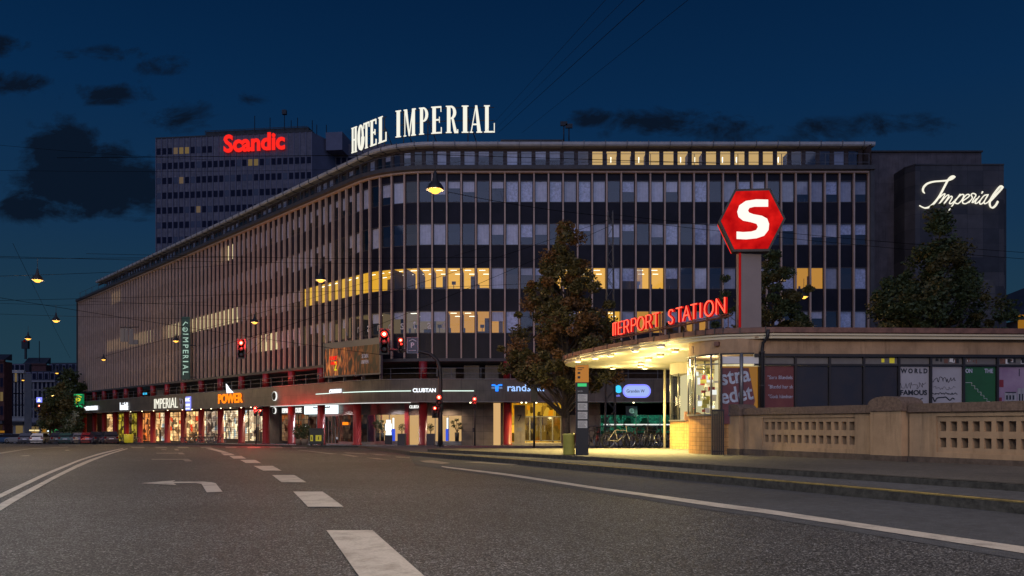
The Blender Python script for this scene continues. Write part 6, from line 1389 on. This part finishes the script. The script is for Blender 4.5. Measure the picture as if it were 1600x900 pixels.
p = at(108, 692, 126); tree('street_tree', 'tall dark tree rising behind the far end of the building', (p.x, 126, gz(126, .1)), 11.4, [(.2, 1.6), (.5, 1.9), (.8, 1.5), (.95, .7), (1, .3)], 8000, .22, ['leaf_green'], 29, .25, .9, nclump=60)
p = at(114, 692, 116); tree('shrub', 'pale variegated bush beside the first red columns at the far end', (p.x, 116, gz(116, .1)), 4.2, [(.05, 1.2), (.4, 1.5), (.8, 1.1), (1, .4)], 5000, .14, ['leaf_pale', 'leaf_green', 'leaf_green'], 30, .12, .6, nclump=46, cat='bush')
# ------------------------------------------------------------------ hotel tower behind
A = Vector((-83.7, 187, 0)); B = Vector((-45.9, 182.3, 0)); C = Vector((-41.6, 191.2, 0)); Dd = Vector((-79.4, 196, 0)); ZT_ = 66.9
tw = thing('hotel_tower', 'grey slab tower with rows of small dark windows behind the curved roof', 'building', (-65, 190, -4))
fr = Fr(A, B-A); Wd = (B-A).length; fr.V = Vector((-fr.U.y, fr.U.x, 0))*-1
if fr.V.y > 0: fr.V = -fr.V
mb = MB(); wallp = [A, B, C, Dd]
mb.face([(A.x, A.y, -4), (B.x, B.y, -4), (B.x, B.y, ZT_), (A.x, A.y, ZT_)]); mb.build('front_wall', MT['tower_wall'], tw)
mb = MB(); mb.face([(B.x, B.y, -4), (C.x, C.y, -4), (C.x, C.y, ZT_), (B.x, B.y, ZT_)]); mb.face([(A.x, A.y, -4), (Dd.x, Dd.y, -4), (Dd.x, Dd.y, ZT_), (A.x, A.y, ZT_)]); mb.face([(q.x, q.y, ZT_) for q in wallp]); mb.build('side_wall', MT['tower_side'], tw)
mb = MB(); cw_ = Wd/27; nW = 0; restT = MB(); rt = random.Random(9); glows = {(0, 4): 'room_amber', (0, 5): 'room_amber', (0, 3): 'room_dim', (1, 16): 'room_amber', (1, 17): 'room_amber', (2, 4): 'room_dim', (4, 7): 'room_dim'}
TM = [MT['tower_glass'], MT['room_dim'], MT['room_warm_dim'], MT['tower_side'], MT['dark_blue']]
for r in range(10):
    zc = (662.5-(233+23.4*r))/F*184.6-.0
    for c in range(27):
        if r == 0 and c > 9: continue
        w = MB() if nW < 90 else restT; mi = {'room_amber': 1, 'room_dim': 2}.get(glows.get((r, c)), 4 if rt.random() < .12 else 0); w.box((c+.22)*cw_, (c+.92)*cw_, -.05, .03, zc-.55, zc+.95, fr, mi)
        if nW < 90: w.build('window', TM, tw)
        nW += 1
restT.build('window', TM, tw, kind='stuff')
mb = MB()
for c in range(28): mb.box(c*cw_-.06+cw_*.08, c*cw_+.10+cw_*.08, .0, .14, 10, ZT_, fr)
mb.build('facade_rib', MT['tower_side'], tw, kind='stuff')
mb = MB(); mb.box(0, Wd, -.3, .1, ZT_, ZT_+.3, fr); mb.box(12, 37, -6, -1, ZT_+.3, ZT_+1.5, fr); [mb.box(12+k*2.4, 12.1+k*2.4, -.6, -.5, ZT_+.3, ZT_+1.6, fr) for k in range(11)]; mb.box(12, 37, -.65, -.55, ZT_+1.5, ZT_+1.6, fr); mb.build('roof_edge', MT['roof_dark'], tw)
mb = MB(); mb.box(40, 44, -12, -4, ZT_-3, ZT_+1.2, fr); mb.build('roof_box', MT['tower_side'], tw)
for (px, py, hh) in ((398, 181, 3.5), (422, 184, 4.5), (444.5, 171, 6.5), (455, 188, 3), (465, 184, 4), (488, 188, 5), (495, 195, 4), (510, 195, 3)):
    q = at(px, py, 187); mb = MB(); mb.tube([(q.x, q.y, ZT_), tuple(q)], .09, 4); 
    if px == 444.5: mb.box(q.x-.5, q.x+.5, q.y-.4, q.y+.4, q.z-1.2, q.z-.2)
    mb.build('antenna', MT['iron'], tw)
sgn = thing('tower_sign', 'red glowing rounded letters near the top of the tower', 'sign', (-60, 185, 62))
pa = at(351, 240, 184.9); a_ = ((351-800)/F*A.y-A.x)/(fr.U.x-(351-800)/F*fr.U.y); b_ = ((446-800)/F*A.y-A.x)/(fr.U.x-(446-800)/F*fr.U.y)
lf = Fr(fr(a_, .25, (662.5-240.5)/F*185.2), (fr.U+Vector((0, 0, .012))), fr.V); letters('letter', 'Scandic', MT['scandic_red'], lf, b_-a_, 4.15, .3, sgn, True, off=.03)
an = thing('hotel_annex', 'lower grey wing with narrow windows right of the tower', 'building', (-41, 192, -4)); f2 = Fr((-42.5, 190, 0), (1, 0, 0), (0, -1, 0)); mb = MB(); mb.box(0, 24, -12, 0, -4, 66.8, f2); mb.build('wall', MT['tower_wall'], an)
for r in range(4):
    for c in range(8):
        mb = MB(); zc = 62.5-3.45*r; mb.box(.6+c*1.38, 1.55+c*1.38, -.05, .04, zc-.6, zc+1.0, f2); mb.build('window', MT['tower_glass'], an)
# ------------------------------------------------------------------ townhouses at the left end of the street
def house(label, px0, px1, Y, eave, mat, rows, cols, roofpx, dorm=0, win_h=1.7, shop=True, seed=1, yaw=0.0, dep=2.4, name='townhouse', winm='tower_glass'):
    a = at(px0, eave, Y); b = at(px1, eave, Y); g = gz(Y, .1); t = thing(name, label, 'building', ((a.x+b.x)/2, Y, g)); f = Fr((a.x, Y, 0), (math.cos(yaw), math.sin(yaw), 0), (math.sin(yaw), -math.cos(yaw), 0)); W_ = b.x-a.x; ez = a.z; r = random.Random(seed)
    mb = MB(); mb.box(0, W_, -dep, 0, g-1, ez, f); mb.build('wall', MT[mat], t); mb = MB(); mb.box(-.15, W_+.15, -.2, .35, ez, ez+.35, f); mb.box(-.05, W_+.05, 0, .15, g+4.2, g+4.5, f); mb.build('cornice', MT[mat], t)
    rz = (662.5-roofpx)/F*Y; mb = MB(); mb.face([f(0, .1, ez+.35), f(W_, .1, ez+.35), f(W_, -2.2, rz), f(0, -2.2, rz)]); mb.face([f(0, -2.2, rz), f(W_, -2.2, rz), f(W_, -dep, rz), f(0, -dep, rz)]); mb.face([f(0, .1, ez+.35), f(0, -2.2, rz), f(0, -dep, rz), f(0, -dep, ez+.35)]); mb.face([f(W_, .1, ez+.35), f(W_, -2.2, rz), f(W_, -dep, rz), f(W_, -dep, ez+.35)]); ro = mb.build('roof', MT['slate_roof'], t)
    for k in range(dorm):
        u = W_*(k+.5)/dorm; mb = MB(); mb.box(u-.5, u+.5, -1.6, -.1, ez+.4, ez+.4+(rz-ez)*.7, f); d = mb.build('dormer', MT['tower_side'], ro); mb = MB(); mb.box(u-.35, u+.35, -.1, -.06, ez+.6, ez+.4+(rz-ez)*.6, f); mb.build('pane', MT[winm], d)
    H = ez-(g+4.6)
    for i in range(rows):
        for j in range(cols):
            u = W_*(j+.5)/cols; z = g+4.9+H*i/rows+.25; w = min(.55, W_/cols*.30); mb = MB(); mb.box(u-w-.10, u+w+.10, -.02, .06, z-.12, z+win_h+.14, f); fo = mb.build('window', MT[mat], t); mb = MB(); mb.box(u-w, u+w, .0, .065, z, z+win_h, f); mb.build('pane', MT['room_dim' if r.random() < .03 else winm], fo)
    if shop:
        n = max(2, int(W_/3.2))
        for k in range(n): mb = MB(); mb.box(W_*k/n+.3, W_*(k+1)/n-.3, -.05, .06, g+.4, g+3.3, f); mb.build('shop_window', MT['shop_dim' if r.random() < .7 else 'room_dim'], t)
        mb = MB(); mb.box(0, W_, 0, .6, g+3.5, g+4.1, f); mb.build('awning', MT['cornice'], t)
    return t
house('dark red brick house at the very left edge', -30, 6.5, 150, 565, 'brick_dark', 4, 5, 552, seed=1); house('white townhouse with four window rows and dormers at the left edge', 7, 38, 158, 583, 'render_white', 4, 6, 567, dorm=4, seed=2, win_h=2.2)
house('grey rendered townhouse with tall slate roof in the street gap', 39, 86, 168, 597, 'render_grey', 4, 7, 579, dorm=5, seed=3); house('pale narrow townhouse partly behind the trees', 85, 118, 180, 595, 'render_white', 4, 5, 584, dorm=2, seed=4)
house('dark high block with a flat top behind the townhouses', 37, 72, 230, 570, 'brick_dark', 3, 5, 558, seed=5, shop=False); house('distant slate roofed block rising over the trees at the street end', 74, 125, 240, 583, 'render_grey', 3, 8, 566, seed=6, shop=False, dorm=5)
mb = MB(); q = at(40, 545, 230); ch = thing('chimney_mast', 'dark mast with a red beacon on the high block', 'mast', (q.x, q.y, q.z-2.5)); mb.tube([(q.x, q.y, q.z-3), tuple(q)], .35, 5); mb.box(q.x-.9, q.x+.9, q.y-.5, q.y+.5, q.z, q.z+2.2); mb.build('mast', MT['black'], ch); mb = MB(); mb.blob((q.x, q.y-.6, q.z+2.2), .35, .35, .35, 8, 5); mb.build('beacon', MT['tail_light'], ch)
mb = MB(); q = at(61.5, 533, 230); ch = thing('aerial_mast', 'thin aerial mast on the high block', 'mast', (q.x, q.y, q.z-4)); mb.tube([(q.x, q.y, q.z-6), tuple(q)], .12, 4); mb.build('mast', MT['black'], ch)
# lit signs at street level on the left
def lsign(px0, px1, py0, py1, Y, mat, label, name='shop_sign', cat='sign', text=None):
    a = at(px0, py1, Y); b = at(px1, py0, Y); t = thing(name, label, cat, ((a.x+b.x)/2, Y, a.z)); mb = MB(); mb.box(a.x, b.x, Y-.08, Y, a.z, b.z); mb.build('light_box', MT[mat], t); return t
lsign(46, 53.5, 671.5, 673.5, 157, 'room_cream', 'short cream lit shop sign on the grey townhouse'); lsign(54.5, 61.5, 671.5, 673.7, 157, 'room_cream', 'cream lit shop sign right of the short one'); lsign(66.5, 71.5, 671, 675, 157, 'room_amber', 'round amber lit sign over the parked cars'); lsign(50, 56, 675, 679, 157, 'room_amber', 'amber lit shop window above the white car')
lsign(0, 7, 673, 676, 148, 'room_amber', 'amber lit lamps at the left edge over the cars'); lsign(74.5, 79, 672, 674.5, 140, 'display_white', 'white lit strip beside the green cross')
q = at(83, 670, 139); t = thing('green_cross', 'green and white glowing cross sign low in the street gap', 'sign', tuple(q)); mb = MB(); mb.box(q.x-.28, q.x+.28, q.y, q.y+.1, q.z-.9, q.z+.9); mb.box(q.x-.85, q.x+.85, q.y-.02, q.y+.08, q.z-.28, q.z+.28); mb.build('cross', MT['green_bright'], t)
# blue crossing sign and amber signal
q = at(61, 625, 100); t = thing('crossing_sign', 'white and blue lit crossing sign hung over the left street', 'sign', tuple(q)); mb = MB(); mb.box(q.x-.33, q.x+.33, q.y, q.y+.1, q.z-.3, q.z+.33); mb.build('light_box', MT['violet_sign'], t); mb = MB(); mb.plate([(q.x-.22, q.z-.2), (q.x+.22, q.z-.2), (q.x, q.z+.25)], q.y-.01, q.y); mb.build('triangle', MT['display_white'], t)
q = at(61.5, 634, 101); t = thing('amber_signal', 'orange red glowing signal under the crossing sign', 'traffic light', tuple(q)); signal_head(t, q.x, q.y, q.z, .9, glow_e=12)
q = at(83, 625, 122); g = gz(122, .1); t = thing('street_lamp_post', 'slim lamp post lit orange among the trees at the left', 'street lamp', (q.x, 122, g)); mb = MB(); mb.tube([(q.x, 122, g), (q.x, 122, q.z), (q.x+.5, 122, q.z+.6)], .10, 6); mb.build('post', MT['fin'], t); mb = MB(); mb.blob((q.x+.2, 121.9, q.z+.6), .35, .25, .14, 10, 5); mb.build('lamp_head', MT['lamp_small'], t); lamp('street_and_fill_light', 'POINT', (q.x, 121, q.z), 160, (1, .6, .25), .2)
# roof and chimney of the building at the right edge
q0 = at(1573, 475, 70); q1 = at(1605, 452, 70); t = thing('corner_house', 'low house with a dark hipped roof and amber window at the right edge', 'building', (q1.x+2, 72, -2)); mb = MB(); mb.box(q0.x+1.0, q1.x+8, 70, 80, -2, 9.1); mb.build('wall', MT['render_grey'], t)
mb = MB(); mb.face([(q0.x-.1, 69.6, 9.1), (q1.x+9, 69.6, 9.1), (q1.x+6, 75, 14), (q0.x+3.2, 75, 12.2)]); mb.face([(q0.x-.1, 69.6, 9.1), (q0.x+3.2, 75, 12.2), (q0.x+3.2, 80, 12.2), (q0.x-.1, 80, 9.1)]); mb.build('roof', MT['slate_roof'], t); mb = MB(); a = at(1591, 515, 69.9); mb.box(a.x, a.x+1.2, 69.9, 69.95, a.z, a.z+1.3); mb.build('window', MT['room_amber'], t)
# ------------------------------------------------------------------ traffic sign gantry hung over the road (seen from behind)
q = at(202, 524, 60); t = thing('hanging_sign_group', 'dark backs of three traffic signs hung on a wire over the road', 'traffic sign', tuple(q)); k = 60/F
for (x0, x1, z0, z1) in ((-14, -8, -10, 11), (-7.5, -2, -10, 12), (-.5, 6.5, -14, 10.5), (7, 13.5, -14, -7)):
    mb = MB(); mb.box(q.x+x0*k, q.x+x1*k, 60, 60.08, q.z+z0*k, q.z+z1*k); mb.build('sign_plate', MT['dark_blue'] if False else MT['galv'], t)
mb = MB(); mb.tube([(q.x-.7, 60, q.z+.6), (q.x+.7, 60, q.z+.62)], .03, 4); mb.build('bar', MT['iron'], t)
# ------------------------------------------------------------------ lattice mast behind the canopy
Yl = 43; p = at(953.5, 700, Yl); g = gz(Yl, .2); lm = thing('lattice_mast', 'slim steel lattice mast rising behind the canopy and the neon letters', 'mast', (p.x, Yl, g)); zt_ = (662.5-330)/F*Yl; mb = MB(); hw0, hw1 = .28, .13
def cr(z): t_ = (z-g)/(zt_-g); return hw0+(hw1-hw0)*t_
for sx in (-1, 1):
    for sy in (-1, 1): mb.tube([(p.x+sx*hw0, Yl+sy*hw0, g), (p.x+sx*hw1, Yl+sy*hw1, zt_)], .028, 4)
mb.build('corner_post', MT['galv'], lm); mb = MB(); z = g+.3; sgn_ = 1
while z < zt_-.5:
    a, b = cr(z), cr(z+.55)
    for sy in (-1, 1): mb.tube([(p.x-sgn_*a, Yl+sy*a, z), (p.x+sgn_*b, Yl+sy*b, z+.55)], .014, 4)
    mb.tube([(p.x-a, Yl-sgn_*a, z), (p.x-b, Yl+sgn_*b, z+.55)], .014, 4); z += .55; sgn_ = -sgn_
mb.build('bracing', MT['galv'], lm)
# ------------------------------------------------------------------ overhead wires
def wire(label, a, b, r=.012, sag=.0, n=10):
    a, b = Vector(a), Vector(b); t = [a.lerp(b, k/n)-Vector((0, 0, sag*4*(k/n)*(1-k/n))) for k in range(n+1)]; mb = MB(); mb.tube(t, r, 4); o = mb.build('overhead_wire', MT['wire_black']); tag(o, label, 'wire', 'wires strung over the road'); return o
top = Vector((p.x, Yl, zt_))
wire('uppermost of the long wires running up right over the road', at(955, -10, 22), at(760, 205, 58), .008); wire('second long wire running up right over the road', at(985, -10, 22), at(768, 208, 58), .008); wire('third and thickest long wire running up right over the road', at(1018, -10, 22), at(778, 208, 58), .013); wire('lowest and steepest of the long wires, starting right of the others', at(1090, -12, 22), at(815, 208, 60), .009)
for i, (a, b, y0, y1, lab) in enumerate((((-20, 225), (330, 250), 60, 70, 'wire crossing the sky high at the left before the tower'), ((-20, 266), (520, 265), 60, 60, 'wire crossing before the tower and the roof edge at the left'), ((-20, 400), (700, 412), 45, 55, 'wire carrying the largest left lamp'), ((-20, 432), (380, 412), 40, 60, 'wire sloping gently over the left lamps'),
    ((-20, 462), (640, 560), 40, 52, 'wire sloping down from the left edge towards the signal mast'), ((-20, 490), (520, 500), 60, 62, 'wire level over the small left lamps'), ((20, 380), (110, 560), 45, 95, 'thin wire falling steeply past the left lamps'), ((-20, 470), (900, 440), 50, 55, 'long wire passing before the lit office windows'), ((150, 560), (760, 385), 60, 58, 'wire rising right before the curved corner'),
    ((330, 545), (955, 342), 46, 43, 'wire from the hung red signal up to the lattice mast'), ((560, 520), (955, 352), 46, 43, 'wire from the signal mast up to the lattice mast'), ((955, 335), (1605, 395), 43, 40, 'wire running right from the lattice mast top'), ((955, 342), (1605, 405), 43, 40, 'second wire running right from the lattice mast top'), ((700, 300), (955, 338), 31, 43, 'wire joining the brightest lamp and the lattice mast'))):
    wire(lab, at(*a, y0), at(*b, y1), .011, .12)
for p_, lab in ((SL[0], 'span wire the brightest lamp hangs from'), (SL[1], 'span wire of the lamp before the yellow windows'), (SL[2], 'span wire of the lamp over the hung signal'), (SL[5], 'span wire of the largest left lamp'), (SL[6], 'span wire of the second left lamp')):
    q = p_+Vector((0, 0, 1.15)); wire(lab, q+Vector((-14, 3, .9)), q, .010); 
    wire(lab.replace('span wire', 'right half of the span wire'), q, q+Vector((10, 3, .7)), .010)
# ------------------------------------------------------------------ bicycles
def make_bike(label, frame_mat, basket=False):
    """side view along x, wheels on z=0"""
    t = thing('bicycle', label, 'bicycle', (0, 0, 0)); R = .34
    for x in (-.52, .52):
        mb = MB(); mb.tube([(x+R*math.cos(a*PI/12), 0, R+R*math.sin(a*PI/12)) for a in range(24)], .018, 5, closed=True); w = mb.build('wheel', MT['rubber'], t)
        mb = MB(); mb.tube([(x+(R-.03)*math.cos(a*PI/12), 0, R+(R-.03)*math.sin(a*PI/12)) for a in range(24)], .010, 4, closed=True)
        for k in range(9): a = k*2*PI/9; mb.tube([(x, 0, R), (x+(R-.03)*math.cos(a), 0, R+(R-.03)*math.sin(a))], .0028, 3, caps=False)
        mb.cyl((x, 0, R), .02, .01, 6); mb.build('rim', MT['chrome'], w)
    mb = MB(); bbk = (-.08, 0, .30); st_ = (-.20, 0, .80); hd = (.33, 0, .84); hb_ = (.37, 0, .66)
    for a, b in ((bbk, st_), (bbk, hb_), (st_, (.34, 0, .78)), (bbk, (-.52, 0, R)), (st_, (-.52, 0, R)), (hb_, hd), (hb_, (.52, 0, R)), (hd, (.31, 0, 1.0))): mb.tube([a, b], .017, 5)
    mb.build('frame', MT[frame_mat], t)
    mb = MB(); mb.tube([(.22, -.27, .99), (.33, -.18, 1.02), (.31, 0, 1.0), (.33, .18, 1.02), (.22, .27, .99)], .012, 5); mb.build('handlebar', MT['chrome'], t)
    mb = MB(); mb.tube([(-.20, 0, .8), (-.225, 0, .92)], .012, 5); mb.blob((-.25, 0, .95), .14, .08, .035, 8, 4); mb.build('saddle', MT['black'], t)
    mb = MB(); mb.lathe([(.09, -.005), (.09, .005)], n=12, fr=lambda a, b, d: Vector((-.08+a, .03+d, .30+b))); mb.tube([(-.08, .05, .3), (0, .05, .18)], .01, 4); mb.tube([(-.08, -.05, .3), (-.16, -.05, .42)], .01, 4); mb.build('crank', MT['iron'], t)
    mb = MB(); mb.tube([(-.52+(R+.03)*math.cos(a*PI/8), 0, R+(R+.03)*math.sin(a*PI/8)) for a in range(1, 8)], .018, 4); mb.build('mudguard', MT['black'], t); mb = MB(); mb.tube([(.52+(R+.03)*math.cos(a*PI/8), 0, R+(R+.03)*math.sin(a*PI/8)) for a in range(2, 8)], .018, 4); mb.build('mudguard', MT['black'], t)
    if basket:
        mb = MB(); mb.box(.38, .62, -.16, .16, .78, .80); [mb.box(.38, .40, -.16, .16, z, z+.02) for z in (.84, .90, .96)]; [mb.box(.60, .62, -.16, .16, z, z+.02) for z in (.84, .90, .96)]; [mb.box(.38, .62, s, s+.01, z, z+.02) for z in (.84, .90, .96) for s in (-.16, .15)]; mb.build('basket', MT['iron'], t)
    return t
protos = [make_bike('x', 'pot', True), make_bike('x', 'steel'), make_bike('x', 'red_column', True), make_bike('x', 'cream')]
used = [False]*4
def place_bike(k, px, Y, rz, label, group, lean=.08, base_off=.2):
    p = at(px, 700, Y); loc = (p.x, Y, gz(Y, base_off))
    if not used[k]: o = protos[k]; used[k] = True; o.location = loc; o.rotation_euler = (0, 0, rz)
    else: o = dup(protos[k], loc, rz)
    o.rotation_euler = (lean, 0, rz); o['label'] = label; o['group'] = group
colr = {0: 'black', 1: 'grey', 2: 'red', 3: 'cream'}
rb_ = random.Random(12)
px = 925; k = 0; seq = [0, 2, 0, 1, 0, 3, 1, 0, 2, 0, 3, 0, 1, 2, 0, 1, 0]
xs = [925, 933, 941, 949, 958, 967, 975, 983, 991, 999, 1006, 1014, 1022, 1029, 1036, 1043, 1049]
nc = {}
for i, x in enumerate(xs):
    c = colr[seq[i]]; nc[c] = nc.get(c, 0)+1
    lab = f'{ordn(nc[c]-1)} {c} bicycle from the totem in the rack under the canopy'
    front = i in (5, 9, 15); place_bike(seq[i], x, 36.2 if front else 38.5+rb_.uniform(-.4, .6), rb_.uniform(.2, .5) if front else rb_.uniform(.9, 1.35)*rb_.choice((1, 1, -1)), lab, 'bicycles parked under the station canopy', rb_.uniform(.03, .12))
nc = {}
for i, x in enumerate((292, 298, 304, 310, 317, 323, 329, 335, 341)):
    c = colr[seq[i]]; nc[c] = nc.get(c, 0)+1; Y = P(s_of(x, 1.4), 1.4).y; place_bike(seq[i], x, Y, AL*-1+PI/2+rb_.uniform(-.5, .5)+.3, f'{ordn(nc[c]-1)} {c} bicycle from the cinema side of the rack before the columns', 'bicycles parked before the columns left of the corner', .06, .13)
for i, x in enumerate((196, 203, 209)):
    Y = P(s_of(x, 1.2), 1.2).y; place_bike(seq[i+3], x, Y, .6, f'{ordn(i)} bicycle from the parked cars before the dark shop doorways', 'bicycles before the dark shop doorways', .06, .13)
rk_ = thing('bicycle_rack', 'low steel rack the bicycles under the canopy stand in', 'bicycle rack', (4.5, 38.8, gz(38.8, .2))); mb = MB(); g = gz(38.8, .2); mb.tube([(3.3, 38.8, g+.45), (7.6, 38.8, g+.45)], .03, 5); [mb.tube([(x, 38.8, g), (x, 38.8, g+.45)], .025, 5) for x in (3.3, 4.4, 5.5, 6.6, 7.6)]; mb.build('rack', MT['galv'], rk_)
# red details: saddles covers / child seats are the red bikes
# ------------------------------------------------------------------ parked cars
def car_paint(name, c): return pbr(name, c, .25, metal=.2, coat=.6)
for n_, c in (('car_white', (.75, .73, .68)), ('car_dark', (.05, .05, .065)), ('car_red', (.38, .03, .03)), ('car_green', (.05, .11, .08)), ('car_blue', (.05, .10, .20)), ('car_grey', (.26, .26, .27))): car_paint(n_, c)
def make_car(label, paint, van=0.0):
    """rear towards -y, length along y"""
    t = thing('parked_car', label, 'car', (0, 0, 0)); h = 1.46+van; L = 4.2
    # stations along y: (y, half width, roof height, belt height)
    low = [(-2.1, .72, .55), (-2.05, .82, .92), (-1.6, .87, .95), (-.5, .88, .93), (.7, .88, .92), (1.5, .86, .84), (1.98, .78, .70), (2.1, .62, .5)]
    mb = MB()
    def ring(y, w, z): return [(-w*.92, y, .22), (-w, y, .42), (-w, y, z*.86), (-w*.93, y, z), (w*.93, y, z), (w, y, z*.86), (w, y, .42), (w*.92, y, .22)]
    R_ = [ring(*q) for q in low]
    for a, b in zip(R_, R_[1:]):
        for j in range(8): j2 = (j+1) % 8; mb.face([a[j], b[j], b[j2], a[j2]], 0, None, True)
    mb.face(R_[0]); mb.face(R_[-1][::-1]); mb.build('body', MT[paint], t)
    cab = [(-2.0, .78, .93), (-1.55, .66, h-.05), (-.9, .64, h), (.2, .64, h-.02), (1.15, .78, .92)]
    mb = MB()
    for (y0, w0, z0), (y1, w1, z1) in zip(cab, cab[1:]):
        mb.face([(-w0, y0, z0), (w0, y0, z0), (w1, y1, z1), (-w1, y1, z1)])
    mb.box(-.66, .66, -1.5, .2, h-.06, h+.0); mb.build('roof', MT[paint], t)
    mb = MB(); 
    for sx in (-1, 1):
        mb.face([(sx*.80, -1.95, .93), (sx*.80, 1.1, .91), (sx*.655, .2, h-.07), (sx*.675, -1.5, h-.09)])
    mb.face([(-.70, -1.955, .99), (.70, -1.955, .99), (.60, -1.60, h-.12), (-.60, -1.60, h-.12)]); mb.face([(-.72, 1.12, .97), (.72, 1.12, .97), (.6, .28, h-.05), (-.6, .28, h-.05)]); mb.build('window', MT['dark_glass'] if False else MT['spandrel'], t)
    for sx in (-1, 1):
        for y in (-1.35, 1.35):
            mb = MB(); mb.lathe([(.0, -.1), (.31, -.1), (.33, -.06), (.33, .06), (.31, .1), (.0, .1)], n=16, fr=lambda a, b, d: Vector((sx*.80+d, y+a, .33+b))); w = mb.build('wheel', MT['rubber'], t); mb = MB(); mb.lathe([(.0, .105), (.2, .105), (.2, .09)], n=10, fr=lambda a, b, d: Vector((sx*(.80+d), y+a, .33+b))); mb.build('rim', MT['steel'], w)
        mb = MB(); mb.box(sx*.66-.12, sx*.66+.12, -2.10, -2.02, .72, .90); mb.build('tail_light', MT['tail_light'], t)
    mb = MB(); mb.box(-.26, .26, -2.125, -2.10, .62, .73); mb.build('number_plate', MT['curtain'], t)
    mb = MB(); mb.box(-.84, .84, -2.14, -1.95, .34, .50); mb.build('bumper', MT['black'], t)
    return t
cars = [(64.5, 110, .25, 'car_white', 'small white car seen from behind in the parked row'), (89, 108, .55, 'car_dark', 'dark car right of the small white car'), (106, 106, .35, 'car_green', 'dark green car in the middle of the parked row'), (122, 104, .6, 'car_grey', 'grey car between the green and the red parked cars'), (138, 103, .45, 'car_red', 'dark red car in the parked row'), (152, 101.5, .7, 'car_dark', 'black car squeezed beside the largest parked car'), (170, 98, .6, 'car_dark', 'largest dark car at the right end of the parked row'),
        (45, 112, .3, 'car_dark', 'dark car left of the small white car'), (30, 114, 1.2, 'car_grey', 'grey car seen side on near the left edge'), (14, 117, 1.3, 'car_blue', 'dark blue car seen side on near the left edge'), (0, 120, 1.3, 'car_grey', 'grey car cut by the left edge of the street'), (54, 118, .2, 'car_blue', 'blue car behind and left of the small white car'), (78, 116, .1, 'car_grey', 'grey car behind the gap right of the white car')]
cp = {}
for px, Y, rz, m_, lab in cars:
    p = at(px, 693, Y); loc = (p.x, Y, gz(Y, .0))
    if m_ not in cp: cp[m_] = make_car(lab, m_, .08 if m_ == 'car_dark' else 0); o = cp[m_]; o.location = loc; o.rotation_euler = (0, 0, rz)
    else: o = dup(cp[m_], loc, rz)
    o['label'] = lab; o['group'] = 'cars parked along the building'

for x, y in ((-66, 97), (-84, 102)): lamp('street_and_fill_light', 'POINT', (x, y, 4.5), 1100, (1, .74, .45), .2)  # added fill lights without lamp fixtures, brightening the parked cars
